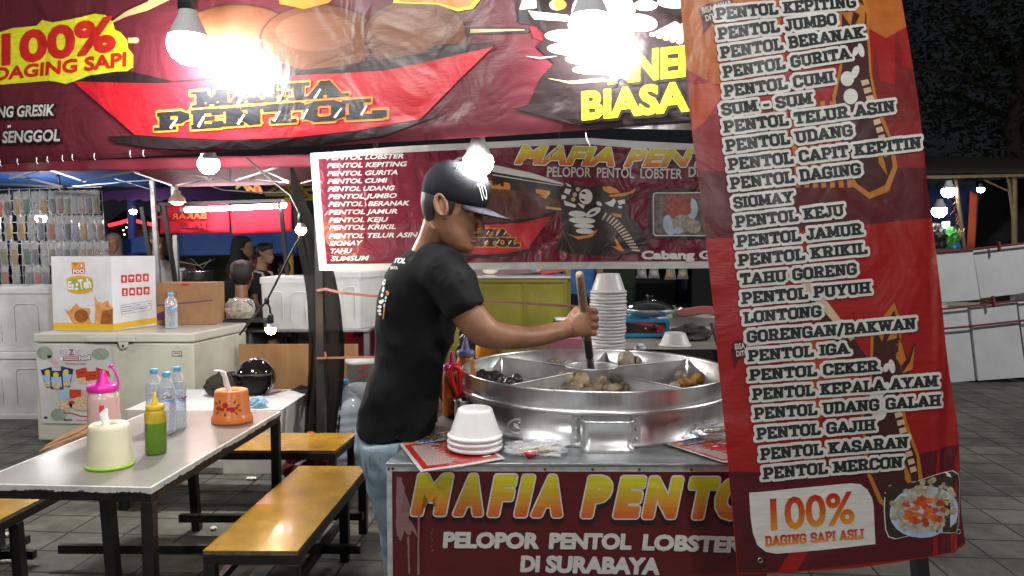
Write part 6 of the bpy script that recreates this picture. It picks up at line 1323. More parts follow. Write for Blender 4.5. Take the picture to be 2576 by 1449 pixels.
foambox('stained foam box in the middle of the stack beside the freezer', (-95, 134, 886, 1040), 6.38, .55, gs, .05)
foambox('clean foam box at the foot of the stack beside the freezer', (-95, 146, 1042, 1112), 6.36, .6, gs, .05)
b = MB(); b.tube([at(-5, 1062, 6.3), at(6, 1070, 6.3), at(10, 1085, 6.3), at(4, 1100, 6.3), at(-8, 1105, 6.3)], .004, 6); tag(b.build('wire', m_cable), 'thin black wire hanging against the lowest foam box', 'wire')
# low foam box with the helmet
a_ = atz(708, 1031, .437); yb2 = a_.y
lb = thing('foam_box', 'low white foam box behind the crosswise bench carrying a helmet', 'foam box', (a_.x - .5, yb2 + .3, 0))
b = MB(); x1 = a_.x; x0 = x1 - 1.02; b.loft([[V((x0 + g, yb2 + g, z)), V((x1 - g, yb2 + g, z)), V((x1 - g + .02, yb2 + .69 - g, z)), V((x0 + g, yb2 + .69 - g, z))] for z, g in [(0.002, .04), (.06, .035), (.437, 0)]], 0, True, False); b.build('box', m_styro, lb, bevel=.012, seg=3)
for k in range(3):
    xa = x1 - .02 + .012; b = MB(); b.box(x1 - .035, x1 - .015, yb2 + .12 + .2 * k, yb2 + .14 + .2 * k, .03, .40); b.build('moulded_rib', m_styro, lb)
b = MB(); b.box(x0 + .45, x0 + .62, yb2 + .01, yb2 + .03, .05, .10); b.build('hand_hold', M('recess_shade_grey', (0.4, 0.4, 0.4), .8), lb)  # raised block, its darker grey standing in for recess shade
# helmet
hq = atz(628, 1003, .437) + V((0, .12, 0)); hq.z = .437; hl = thing('helmet', 'glossy black open-face motorcycle helmet on the low foam box', 'helmet', hq)
m_hel = M('helmet_gloss', (0.010, 0.009, 0.009), .07, coat=1.0, spec=.6); m_held = M('helmet_tan', (0.28, 0.2, 0.11), .12, coat=.8); m_hin = M('helmet_lining', (0.014, 0.014, 0.016), .85)
hc2 = hq + V((0, 0, .122)); b = MB(); NU, NV = 64, 36
def hd(i, j):
    th = 2 * pi * i / NU; ph = -.95 + (pi / 2 + .95) * j / NV; return V((cos(ph) * cos(th), cos(ph) * sin(th), sin(ph)))
def hp_(i, j):
    d = hd(i, j); r = 1 + .025 * max(0, d.z - .45) * sin(6 * atan2(d.x, d.y + .3)); k_ = 1 - .10 * max(0, -d.z)
    return hc2 + V((d.x * .137 * r * k_, d.y * .150 * r * k_, d.z * .142 * r))
vs = [hp_(i, j) for i in range(NU) for j in range(NV + 1)]; fs = []
for i in range(NU):
    for j in range(NV):
        d = (hd(i, j) + hd(i + 1, j + 1)) / 2
        if d.y < -.30 and d.z < .30 - .10 * abs(d.x): continue
        fs.append((i * (NV + 1) + j, ((i + 1) % NU) * (NV + 1) + j, ((i + 1) % NU) * (NV + 1) + j + 1, i * (NV + 1) + j + 1))
b.add(vs, fs, 0, True); b.build('shell', m_hel, hl, solid=.012)
b = MB(); b.ell(hc2 + V((0, .03, .0)), .118, .115, .122, n=24); b.build('lining', m_hin, hl)
b = MB(); b.tube([hc2 + V((.139 * cos(t), -.048 - .10 * sin(t), .043 + .004 * sin(t))) for t in [pi * k / 16 for k in range(17)]], .005, 8); b.build('brow_trim', M('helmet_trim', (.05, .045, .04), .4), hl)
pm = OnMesh(hl.children[0], 5.0); pr = Print(pm); pr.ell(631, 930, 19, 9, m_tw, 3, -.05); pr.text('INK', (616, 934), (647, 931), 7, v_ink, 5, bold=.06, shear=.2); pr.poly([(594, 952), (600, 935), (606, 920), (612, 922), (606, 940), (600, 958)], m_held, 2); pr.poly([(606, 918), (618, 912), (616, 920), (608, 926)], m_held, 2)
for x in (625, 635, 645, 655): pr.poly([(x, 912), (x + 4, 911), (x + 7, 920), (x + 3, 922)], m_held, 2)
pr.build('decal', hl.children[0])
b = MB(); b.bar(hq + V((.1, -.12, .03)), hq + V((.24, -.05, .045)), .01, .004); b.build('chin_strap', m_black, hl)
b = crumple(atz(530, 1010, .437) + V((.03, .2, .07)), .14, .1, .10, 12, .25); tag(b.build('cloth_bag', M('olive_cloth', (0.022, 0.022, 0.016), .9)), 'dark olive cloth bag between freezer and helmet', 'bag')
q = atz(642, 1032, .437) + V((0, .06, .012)); t = thing('plastic_cup', 'small clear blue tinted plastic bag in front of the helmet', 'bag', q); crumple(q + V((0, 0, .03)), .06, .04, .035, 15, .4).build('wrapper', film('blue_film', (0.45, 0.75, 0.95), .45, .2, .6), t)
# ------------------------------------------------------------------ market tents behind
def panel(name, pts, mat, label, cat, th=.01, group=None, sagv=None):
    b = MB(); b.grid(lambda u, v: pts[0].lerp(pts[1], u).lerp(pts[3].lerp(pts[2], u), v) - V((0, 0, (sagv or 0) * 4 * u * (1 - u) * 4 * v * (1 - v))), 14, 10)
    o = b.build(name, mat, None, solid=th); return tag(o, label, cat, group)
m_tred = M('tent_red_cloth', (0.14, 0.009, 0.022), .7, var=.15, vs=3, bump=.3, bs=7); m_tblue = M('tent_blue_cloth', (0.03, 0.10, 0.36), .6, var=.25, vs=3, bump=.3, bs=7)
m_steel = M('galvanised_tube', (0.42, 0.43, 0.45), .4, .85, var=.3, vs=12)
m_dsteel = M('dark_tube', (0.03, 0.032, 0.036), .4, .3)
YA = 4.9
tn = thing('red_tent', 'red market tent roof with crossed steel scissor frame above the freezer', 'tent', at(440, 700, 5.6))
b = MB(); P4 = [at(-120, 412, YA), at(800, 388, YA), at(800, 420, YA), at(-120, 434, YA)]
b.grid(lambda u, v: P4[0].lerp(P4[1], u).lerp(P4[3].lerp(P4[2], u), v) + V((0, .012 * sin(u * 40), 0)), 60, 4); b.build('valance', m_tred, tn, solid=.004)
b = MB(); P4 = [at(120, 405, YA + .05), at(800, 392, YA + .05), at(800, 462, 6.6), at(440, 470, 6.6)]
b.grid(lambda u, v: P4[0].lerp(P4[1], u).lerp(P4[3].lerp(P4[2], u), v) + V((0, 0, .10 * sin(pi * v) * (.4 + .6 * sin(pi * u)))), 30, 16); b.build('roof_cloth', m_tred, tn, solid=.004)
for n_, a_, c_, wd, Y0, Y1 in [('strut', (205, 454), (335, 431), 7, 5.2, 5.2), ('strut', (292, 419), (350, 434), 6, 5.3, 5.3), ('strut', (338, 434), (432, 467), 6, 5.3, 5.4), ('strut', (447, 466), (536, 450), 6, 5.4, 5.3), ('strut', (536, 434), (580, 457), 5, 5.3, 5.3), ('strut', (420, 426), (524, 448), 7, 5.1, 5.1), ('strut', (593, 455), (700, 420), 8, 5.1, 5.1), ('strut', (673, 433), (727, 458), 6, 5.2, 5.2), ('strut', (600, 448), (727, 460), 4, 5.3, 5.3), ('strut', (757, 461), (790, 452), 5, 5.4, 5.4), ('strut', (577, 420), (577, 458), 6, 5.3, 5.3)]:
    b = MB(); k = wd * 5.2 / FPX; b.bar(at(*a_, Y0), at(*c_, Y1), k, k * .6); b.build(n_, m_steel, tn)
q = at(437, 600, 5.5); b = MB(); b.bar(at(436, 415, 7.2), V((at(447, 700, 7.2).x, 7.2, 0)), .042); b.build('pole', m_steel, tn)
tn = thing('blue_tent', 'blue market tent roof over the rack of hanging pouches', 'tent', at(393, 700, 6.9))
b = MB(); P4 = [at(-150, 395, 5.6), at(420, 420, 5.6), at(405, 470, 8.2), at(-60, 474, 8.2)]
b.grid(lambda u, v: P4[0].lerp(P4[1], u).lerp(P4[3].lerp(P4[2], u), v) + V((0, 0, .06 * sin(pi * v))), 20, 16); b.build('roof_cloth', m_tblue, tn, solid=.004)
for n_, a_, c_, wd, Y0, Y1, mt in [('strut', (105, 421), (215, 457), 7, 6.0, 6.0, m_steel), ('strut', (-10, 428), (160, 470), 10, 6.2, 6.2, m_dsteel), ('strut', (-10, 462), (165, 471), 9, 6.4, 6.4, m_dsteel), ('strut', (25, 450), (110, 425), 6, 6.1, 6.1, m_dsteel), ('strut', (170, 470), (390, 452), 5, 6.3, 6.3, m_steel), ('strut', (146, 440), (152, 478), 7, 6.3, 6.3, m_dsteel), ('strut', (290, 450), (385, 478), 5, 6.4, 6.4, m_steel)]:
    b = MB(); k = wd * 6 / FPX; b.bar(at(*a_, Y0), at(*c_, Y1), k, k * .6); b.build(n_, mt, tn)
b = MB(); b.bar(at(383, 455, 6.8), V((at(412, 760, 6.8).x, 6.8, 0)), .036); b.build('pole', m_steel, tn)
tn2 = thing('purple_tent', 'far dark purple market tent with a scalloped edge', 'tent', at(400, 620, 13)); 
m_purpt = M('tent_purple_cloth', (0.09, 0.03, 0.16), .8, var=.3, vs=2); b = MB()
b.grid(lambda u, v: at(255 + 330 * u, 482 + 22 * v + 3 * sin(u * 60) * v - 12 * (1 - v) * 4 * u * (1 - u), 12.5), 60, 5); b.build('valance', m_purpt, tn2, solid=.01)
b = MB(); P4 = [at(255, 470, 12.6), at(585, 470, 12.6), at(600, 455, 16), at(250, 455, 16)]; b.grid(lambda u, v: P4[0].lerp(P4[1], u).lerp(P4[3].lerp(P4[2], u), v), 4, 4); b.build('roof_cloth', m_purpt, tn2, solid=.01)
b = MB(); b.bar(at(330, 480, 12.6), V((at(330, 500, 12.6).x, 12.6, 0)), .1); b.build('pole', M('blue_pole', (0.03, 0.04, 0.2), .6), tn2)
tn3 = thing('red_light_tent', 'far maroon tent edged with glowing red rope light', 'tent', at(330, 640, 16)); m_mart = M('tent_maroon_cloth', (0.14, 0.015, 0.04), .8)
b = MB(); b.grid(lambda u, v: at(272 + 122 * u, 556 - 42 * sin(pi * u) * (1 - v) * .9 + 13 - 26 * min(u, 1 - u) , 15.9) if False else at(272 + 122 * u, 568 - 16 * (1 - abs(2 * u - 1)) - 34 * (1 - v) * (1 - abs(2 * u - 1) * .8), 16 + 2 * (1 - v)), 16, 6); b.build('roof_cloth', m_mart, tn3, solid=.02)
b = MB(); b.tube([at(274, 567, 15.8), at(300, 561, 15.8), at(328, 552, 15.8), at(360, 560, 15.8), at(392, 567, 15.8)], .035, 8); b.build('rope_light', emis('red_rope_glow', (1, 0.02, 0.03), 5.0), tn3)
panel('green_sheet', [at(272, 572, 17), at(330, 560, 17), at(330, 612, 17), at(272, 612, 17)], M('green_cloth', (0.02, 0.07, 0.05), .8), 'dark green sheet hanging inside the red lit tent', 'sheet')
panel('gold_sheet', [at(336, 566, 17), at(384, 572, 17), at(384, 612, 17), at(336, 612, 17)], M('gold_cloth', (0.4, 0.27, 0.13), .8, var=.5, vs=5, stretch=(6, 1, 1)), 'dull gold curtain inside the red lit tent', 'curtain')
panel('blue_tarpaulin', [at(294, 610, 9.3), at(372, 590, 9.3), at(374, 637, 9.3), at(296, 637, 9.3)], m_tblue, 'blue tarpaulin strip beside the woman in the beige hijab', 'tarpaulin')
panel('blue_tarpaulin', [at(440, 578, 9.6), at(748, 578, 9.6), at(746, 637, 9.6), at(444, 645, 9.6)], m_tblue, 'wide blue tarpaulin wall below the red stall cloths', 'tarpaulin', sagv=.06)
panel('olive_tarpaulin', [at(440, 640, 11.5), at(640, 640, 11.5), at(640, 730, 11.5), at(440, 730, 11.5)], M('olive_tarpaulin', (0.05, 0.05, 0.028), .7, var=.4, vs=2), 'dark olive tarpaulin under the blue one', 'tarpaulin')
panel('figured_cloth', [at(448, 650, 10.6), at(492, 650, 10.6), at(492, 690, 10.6), at(448, 690, 10.6)], M('figured_red_cloth', (0.3, 0.08, 0.08), .7, var=.7, vs=12, col2=(0.4, 0.3, 0.28)), 'small red figured cloth behind the steel pot', 'cloth')
# red stall cloths and tube
m_scl = M('stall_red_cloth', (0.50, 0.006, 0.03), .75, var=.12, vs=4)
st2 = thing('stall_awning', 'two red cloth panels with mirrored letters hung along a lit stall', 'awning', at(560, 700, 7.0))
for P4 in ([at(402, 514, 7.1), at(575, 512, 7.1), at(577, 585, 7.1), at(403, 588, 7.1)], [at(578, 521, 7.1), at(733, 507, 7.1), at(732, 583, 7.1), at(584, 590, 7.1)]):
    b = MB(); b.grid(lambda u, v: P4[0].lerp(P4[1], u).lerp(P4[3].lerp(P4[2], u), v) + V((0, .015 * sin(u * 14) * v, 0)), 24, 8); b.build('cloth_panel', m_scl, st2, solid=.004)
pr = Print(Pl(at(402, 588, 7.075), (1, 0, 0))); m_dr = M('dark_red_letters', (0.10, 0.0, 0.012), .7); m_orl = M('orange_red_letters', (0.75, 0.10, 0.02), .7)
pr.text('BAKAR', (520, 549), (431, 552), 15, m_orl, 3, bold=.03, outline=(m_dr, 2)); pr.text('JUMBO', (520, 572), (460, 573), 14, m_scl, 3, bold=.03, outline=(m_dr, 1.6)); pr.build('lettering', st2)
b = MB(); b.bar(at(400, 514, 7.08), at(718, 504, 7.08), .03); b.bar(at(400, 514, 7.08), at(400, 532, 7.08), .03); b.build('rail', m_dsteel, st2)
for a_, c_, Y in [((412, 516), (444, 730), 6.95), ((357, 521), (377, 640), 7.0), ((706, 518), (724, 700), 6.95)]:
    b = MB(); p = at(*a_, Y); q = at(*c_, Y); q2 = p + (q - p) * (p.z / (p.z - q.z)); b.bar(p, q2, .034); b.build('post', m_dsteel, st2)
b = MB(); b.bar(at(386, 547, 7.0), at(416, 546, 7.0), .02); b.build('rail', m_dsteel, st2)
tl = thing('tube_lamp', 'bright white tube lamp across the top of the red stall cloths', 'lamp', at(584, 522, 6.88)); b = MB(); b.tube([at(466, 528, 6.88), at(700, 518, 6.88)], .022, 12); b.build('tube', m_tube, tl)
b = MB(); b.tube([at(455, 528.5, 6.88), at(466, 528, 6.88)], .024, 12); b.build('end_cap', m_house, tl); b = MB(); b.tube([at(700, 518, 6.88), at(707, 517.6, 6.88)], .024, 12); b.build('end_cap', m_house, tl)
bulb(at(713, 515, 6.9), .032, 'tiny white bulb at the end of the tube lamp', emis('small_white', (1, .93, .86), 30), 'bulbs around the red stall', False)
dl = thing('dome_lamp', 'round cream lamp hanging left above the red stall cloths', 'lamp', at(446, 500, 6.5)); q = at(446, 509, 6.5); b = MB()
b.lathe([(.001, .105), (.02, .105), (.03, .09), (.028, .075), (.04, .06), (.062, .04), (.072, .01), (.074, 0), (.070, 0.0), (.06, .03), (.001, .05)], q, 24); b.build('shade', M('cream_lamp_shade', (0.62, 0.5, 0.36), .4), dl)
b = MB(); b.ell(q + V((0, 0, -.002)), .05, .05, .022, n=14); b.build('globe', emis('orange_glow', (1, .52, .2), 60), dl)
b = MB(); b.tube([q + V((0, 0, .1)), q + V((.0, 0, .2)), q + V((.01, 0, .32))], .012, 8); b.build('stem', m_house, dl)
# warm festoon
def warm(p, r, label, pts): 
    t = bulb(p, r, label, m_warm, 'warm festoon bulbs', False)
    b = MB(); b.lathe([(r * .5, r * 1.2), (r * .62, r * 1.5), (r * .6, r * 2.6), (r * .35, r * 3.1), (.003, r * 3.2)], p, 14); b.build('socket', m_black, t); return t
warm(at(757, 578, 4.2), .030, 'warm round bulb beside the white edge of the back banner', None); warm(at(681, 829, 4.15), .029, 'warm bulb hanging low on its cord above the helmet', None)
b = MB()
for pts, r in [([at(620, 397, 4.6), at(676, 448, 4.4), at(730, 492, 4.3), at(750, 530, 4.2), at(757, 560, 4.2)], .006), ([at(757, 560, 4.2), at(752, 600, 4.2), at(730, 640, 4.18), at(697, 706, 4.16), at(671, 757, 4.15), at(640, 793, 4.15), at(603, 842, 4.2)], .006), ([at(671, 757, 4.15), at(679, 775, 4.15), at(681, 797, 4.15), at(681, 812, 4.15)], .006)]: b.tube(pts, r, 8)
b.ell(at(671, 757, 4.15), .016, .012, .022, n=8); tag(b.build('festoon_cable', m_cable), 'black festoon cable slung past the dark net to the low warm bulb', 'cable')
# things far behind on the fairground
fr = thing('carousel_frame', 'yellow lit timber frame of a fairground ride behind the tents', 'ride', at(725, 480, 14)); m_gold = M('yellow_timber', (0.62, 0.36, 0.05), .6)
b = MB()
for a_, c_ in [((668, 490), (700, 466)), ((690, 488), (720, 468)), ((700, 466), (790, 464)), ((720, 468), (745, 500)), ((668, 490), (790, 492)), ((752, 468), (784, 502)), ((735, 505), (790, 500)), ((766, 478), (790, 476))]: b.bar(at(*a_, 14), at(*c_, 14.2), .05)
b.build('beam', m_gold, fr); b = MB(); b.bar(at(724, 497, 9.8), V((at(738, 690, 9.8).x, 9.8, 0)), .06); tag(b.build('timber_post', m_gold), 'orange brown timber post behind the black net', 'post')
fr2_ = thing('lit_ride_arm', 'gold lit lattice arm of a ride high between the tents', 'ride', at(625, 470, 18)); b = MB()
for a_, c_ in [((594, 474), (612, 460)), ((612, 460), (645, 484)), ((612, 464), (624, 480)), ((632, 470), (624, 482)), ((638, 484), (645, 458)), ((645, 458), (660, 486)), ((650, 474), (656, 486))]: b.bar(at(*a_, 18), at(*c_, 18), .05)
b.build('lattice', emis('lattice_gold_glow', (1, .62, .22), .5), fr2_); b = MB(); b.bar(at(646, 470, 17.9), at(649, 484, 17.9), .06); b.build('red_lamp', emis('red_lamp_glow', (1, .05, .03), 3), fr2_)  # light on the bars given as their own glow
bulb(at(335, 531, 12), .055, 'distant round white bulb in front of the purple tent', emis('far_white', (1, .96, .9), 150), 'distant bulbs', False)
b = MB()
for x, y in [(322, 560), (318, 572), (310, 579), (313, 590), (326, 584)]: b.ell(at(x, y, 15), .014, .014, .014, n=6)
tag(b.build('string_light', emis('tiny_warm', (1, .7, .3), 14)), 'string of tiny warm lights in the far tent', 'string light', None, 'stuff')
b = MB(); b.tube([at(470, 448, 8), at(560, 478, 8), at(650, 484, 8), at(720, 484, 8)], .009, 6); tag(b.build('grey_cable', M('grey_cable', (.3, .3, .32), .5)), 'pale cable sagging above the red stall cloths', 'cable')
b = MB(); b.tube([at(446, 657, 10), at(500, 668, 10), at(540, 652, 10)], .008, 5); b.tube([at(480, 650, 10), at(510, 676, 10), at(530, 650, 10)], .006, 5); tag(b.build('white_string', M('white_string2', (.6, .6, .6), .6)), 'white strings looping under the blue tarpaulin', 'string')

# ------------------------------------------------------------------ rack of pouches
rk = thing('wire_rack', 'upright wire mesh rack full of clear pouches behind the foam boxes', 'rack', at(130, 720, 7.1)); m_wire = M('rack_wire', (0.62, 0.62, 0.64), .35, .7)
def rq(x, y, d=0): return at(x, y, 7.1 + d)
b = MB()
for i in range(12): b.bar(rq(-30 + i * 26, 470 + i * 1.0), rq(-20 + i * 26.6, 722), .005)
for j in range(10): b.bar(rq(-30, 478 + j * 27), rq(256 + j * 2.2, 478 + j * 27 - (8 if j == 0 else 0)), .005)
b.build('wire_grid', m_wire, rk)
m_pw = film('pouch_film', (0.97, 0.98, 1), clear=.88, rough=.14, bump=1.0, bs=26); m_pc = M('pouch_card', (0.30, 0.29, 0.27), .5)
pcs = {'amber': (0.34, 0.19, 0.03), 'slate': (0.07, 0.08, 0.11), 'green': (0.01, 0.10, 0.06), 'checked': (0.10, 0.10, 0.10), 'brown': (0.16, 0.07, 0.03), 'olive': (0.16, 0.16, 0.05), 'lilac': (0.24, 0.20, 0.36), 'grey': (0.24, 0.25, 0.28), 'rust': (0.34, 0.06, 0.02), 'black': (0.015, 0.015, 0.018), 'pink': (0.34, 0.19, 0.20), 'mauve': (0.36, 0.24, 0.40)}
rp_ = random.Random(8)
rowsP = [('top row', 482, 60, [(-4, 'rust'), (17, 'black'), (42, 'amber'), (64, 'green'), (87, 'checked'), (107, 'amber'), (130, 'slate'), (150, 'brown'), (169, 'olive'), (187, 'grey'), (204, 'pink'), (221, 'slate'), (240, 'brown')]),
         ('second row', 541, 64, [(-8, 'grey'), (20, 'amber'), (52, 'amber'), (78, 'checked'), (101, 'slate'), (126, 'rust'), (147, 'grey'), (169, 'black'), (188, 'lilac'), (208, 'amber'), (228, 'grey'), (250, 'brown')]),
         ('third row', 606, 62, [(8, 'olive'), (34, 'amber'), (64, 'green'), (86, 'slate'), (111, 'checked'), (130, 'olive'), (148, 'grey'), (167, 'slate'), (187, 'slate'), (208, 'amber'), (226, 'brown'), (246, 'pink'), (263, 'mauve')]),
         ('bottom row', 668, 50, [(11, 'rust'), (40, 'grey'), (72, 'slate'), (94, 'rust'), (114, 'slate')])]
for rn_, y0, h, lst in rowsP:
    for x, cn_ in lst:
        yy = y0 + (6 if x < 30 and rn_ == 'top row' else 0) - (x * .02 if rn_ == 'top row' else 0); D = -.05 - .03 * rp_.random()
        t = thing('pouch', '%s pouch in clear wrap on the wire rack, %s' % (cn_, rn_), 'pouch', rq(x, yy + h / 2, D), 'wrapped pouches on the wire rack')
        k = 7.05 / FPX; wv_ = 10.5 * k; b = MB()
        tp_ = rq(x, yy, D); H2 = h * k; ph_ = rp_.random() * 6
        def pil(u, v, s_): a_ = (u * 2 - 1); return tp_ + V((a_ * wv_, s_ * .022 * (1 - a_ * a_) * min(1, v * 5) * min(1, (1 - v) * 6) + .006 * sin(v * 14 + ph_ + a_ * 3), -H2 * v + .004 * sin(u * 9 + ph_)))
        b.grid(lambda u, v: pil(u, v, -1), 6, 8); b.grid(lambda u, v: pil(u, v, 1), 6, 8); b.build('wrap', m_pw, t)
        b = MB(); a_ = tp_ + V((0, .0, -H2 * .06)); b.box(a_.x - wv_ * .62, a_.x + wv_ * .62, a_.y - .001, a_.y + .001, a_.z - H2 * .4, a_.z); b.build('card', m_pc, t)
        m_ = M('pouch_%s' % cn_, pcs[cn_], .6, var=.9 if cn_ == 'checked' else .3, vs=70 if cn_ == 'checked' else 20, col2=(0.5, 0.5, 0.48) if cn_ == 'checked' else None)
        b = MB(); b.loft([[tp_ + V((w_ * wv_ * cos(2 * pi * j / 10) + dx, .010 * sin(2 * pi * j / 10), -H2 * z)) for j in range(10)] for z, w_, dx in [(.34, .5, 0), (.4, .7, 0), (.6, .72, .002), (.8, .75, .004), (.92, .6, .008), (.96, .3, .01)]], 0, True); b.build('insert', m_, t)
bulb(at(103, 548, 7.4), .05, 'white bulb glaring through the pouches of the wire rack', emis('rack_white', (1, .96, .92), 500), 'bulbs behind the stall', False)

# ------------------------------------------------------------------ people further back
m_sk2 = M('skin_far', (0.27, 0.135, 0.08), .5); m_hij = M('black_hijab_cloth', (0.010, 0.010, 0.014), .85); m_hijb = M('beige_hijab_cloth', (0.20, 0.14, 0.12), .85)
def person(label, hp, yaw, shirt, hair='short', hijab=None, standing=True, sc=1.0, arm=None, pants=None, pitch=.1, extra=None, ground_z=0.0):
    T = Tm(hp, yaw, pitch, sc); t = thing('person', label, 'person', (hp.x, hp.y, ground_z)); f = lambda x, y, z: hp + Matrix.Rotation(yaw, 3, 'Z') @ V((x * sc, y * sc, z * sc))
    sb = MB(); head_mb(sb, T, neck_to=f(-.05, 0, -.21))
    for s_ in (-1, 1):
        pts = arm[s_] if arm and s_ in arm else [(-.05, s_ * .19, -.30), (-.04, s_ * .235, -.55), (.06, s_ * .22, -.76), (.1, s_ * .21, -.82)]
        sb.tube([f(*p) for p in pts], [.05 * sc, .042 * sc, .03 * sc, .034 * sc][:len(pts)], 10)
    sb.tube([f(-.05, 0, -.18), f(-.06, 0, -.6)], [.06 * sc, .10 * sc], 12)
    sb.build('body', m_sk2, t, remesh=.008, smooth_it=2)
    tb2 = MB(); tb2.loft([[f(-.055 + rx * cos(2 * pi * j / 20), ry * sin(2 * pi * j / 20), z) for j in range(20)] for z, rx, ry in [(-.20, .06, .07), (-.235, .085, .13), (-.27, .105, .185), (-.34, .12, .2), (-.5, .12, .18), (-.68, .115, .165), (-.82, .125, .175)]], 0, True)
    for s_ in (-1, 1):
        pts = arm[s_] if arm and s_ in arm else [(-.05, s_ * .19, -.30), (-.04, s_ * .235, -.55)]
        p0_, p1_ = V(pts[0]), V(pts[1]); tb2.tube([f(*p0_), f(*(p0_.lerp(p1_, .75)))], [.075 * sc, .062 * sc], 12)
    tb2.build('top', shirt, t, remesh=.012, smooth_it=3)
    if hijab:
        h = MB(); h.loft([[T @ V((max(-.5, x0 + rx * cos(2 * pi * j / 24)), ry * sin(2 * pi * j / 24), z)) for j in range(24)] for z, x0, rx, ry in [(.134, -.02, .02, .02), (.125, -.02, .065, .05), (.1, -.022, .10, .078), (.06, -.028, .108, .09), (.0, -.04, .098, .092), (-.06, -.055, .09, .09), (-.11, -.03, .105, .09), (-.16, -.03, .11, .105), (-.22, -.04, .12, .15), (-.30, -.04, .13, .19)]], 0, True)
        h.build('hijab', hijab, t)
    elif hair:
        h = MB(); hr2 = [(-.085, -.058, .036), (-.055, -.074, .05), (-.03, -.092, .065), (0, -.102, .073), (.03, -.106, .077), (.055, -.107, .079), (.08, -.1, .075), (.1, -.085, .063), (.116, -.06, .045), (.126, -.02, .012)]
        h.loft([[T @ p for p in sk_ring(z, xb, .085 if z > .04 else .06, w_, 28, .006, -.02 + max(0, z + .01) * 1.6)] for z, xb, w_ in hr2], 0, True)
        if hair == 'tied': h.ell(T @ V((-.13, 0, .03)), .03, .03, .035, n=10); h.tube([T @ V((-.13, 0, .02)), T @ V((-.15, 0, -.06)), T @ V((-.13, 0, -.14))], [.025, .022, .008], 8)
        h.build('hair', m_hair, t)
    for s_ in (-1, 1): e_ = MB(); e_.ell(T @ V((.0885, s_ * .033, .001)), .004, .010, .0025, n=8, rot=T.to_3x3()); e_.build('eye', m_iris, t)
    if standing:
        lg = MB(); pm_ = pants or m_frame; zb_ = (hp.z - ground_z) / sc
        lg.tube([f(-.055, 0, -.78), f(-.055, 0, -.92)], [.15 * sc, .15 * sc], 16)
        for s_ in (-1, 1): lg.tube([f(-.055, s_ * .085, -.88), f(-.04, s_ * .09, -1.15), f(-.06, s_ * .09, -zb_ + .06), f(-.04, s_ * .09, -zb_ + .02)], [.085 * sc, .065 * sc, .05 * sc, .055 * sc], 12)
        lg.build('trousers', pm_, t)
    else:
        lg = MB()
        for s_ in (-1, 1): lg.tube([f(-.06, s_ * .09, -.80), f(.30, s_ * .1, -.82), f(.34, s_ * .1, -1.05), f(.34, s_ * .1, -(hp.z - ground_z) / sc + .02)], [.08 * sc, .07 * sc, .055 * sc, .045 * sc], 12)
        lg.build('trousers', pants or m_frame, t)
    return t
m_blk = M('black_shirt_cloth', (0.012, 0.013, 0.015), .9); m_whs = M('white_shirt_cloth', (0.62, 0.62, 0.62), .85, bump=.4, bs=12); m_mar2 = M('maroon_cloth', (0.20, 0.012, 0.03), .85)
person('woman in a black hijab standing in front of the blue tarpaulin', at(612, 622, 8.6), .15, m_hij, hijab=m_hij, standing=True, pants=m_hij)
person('person in a maroon hijab turned away beside the woman in black', at(642, 652, 8.9), pi + .3, m_mar2, hijab=m_mar2, pants=m_blk, pitch=.3)
pg = person('girl with tied hair in black shirt and cream apron', at(666, 637, 8.3), -.1, m_blk, hair='tied', sc=.92, pants=m_blk)
b = MB(); hp = at(666, 637, 8.3); F_ = lambda x, y, z: hp + Matrix.Rotation(-.1, 3, 'Z') @ V((x, y, z))
b.grid(lambda u, v: F_(.075 + .015 * sin(pi * u), -.12 + .24 * u, -.36 - .5 * v), 8, 6); b.tube([F_(.07, -.1, -.36), F_(.02, -.12, -.22), F_(-.08, -.09, -.2)], .012, 6); b.tube([F_(.07, .1, -.36), F_(.02, .12, -.22), F_(-.08, .09, -.2)], .012, 6); b.build('apron', M('cream_apron', (0.5, 0.42, 0.35), .85), pg, solid=.006)
person('boy in a dark shirt sitting with his back to the freezer', at(609, 694, 6.75), 1.75, M('dark_green_shirt', (0.016, 0.02, 0.02), .9), standing=False, sc=1.18)
person('child whose dark haired head shows left of the timber post', at(714, 680, 8.8), 2.2, m_blk, standing=True, sc=.85)
person('man in a white shirt bending behind the stall poles', at(400, 604, 7.7), -.9, m_whs, pants=M('grey_trousers', (.1, .1, .12), .9), pitch=.35)
person('woman in a beige hijab looking over the tea carton', at(285, 612, 9.0), -1.35, m_hijb, hijab=m_hijb, pants=m_hijb, sc=.95)
pb = person('person in a bright blue jacket behind the yellow cart', at(1458, 560, 8.2), 1.3, M('blue_jacket_cloth', (0.05, 0.20, 0.62), .6, var=.5, vs=7, bump=.6, bs=9), pants=M('navy_trousers', (.01, .012, .03), .9))

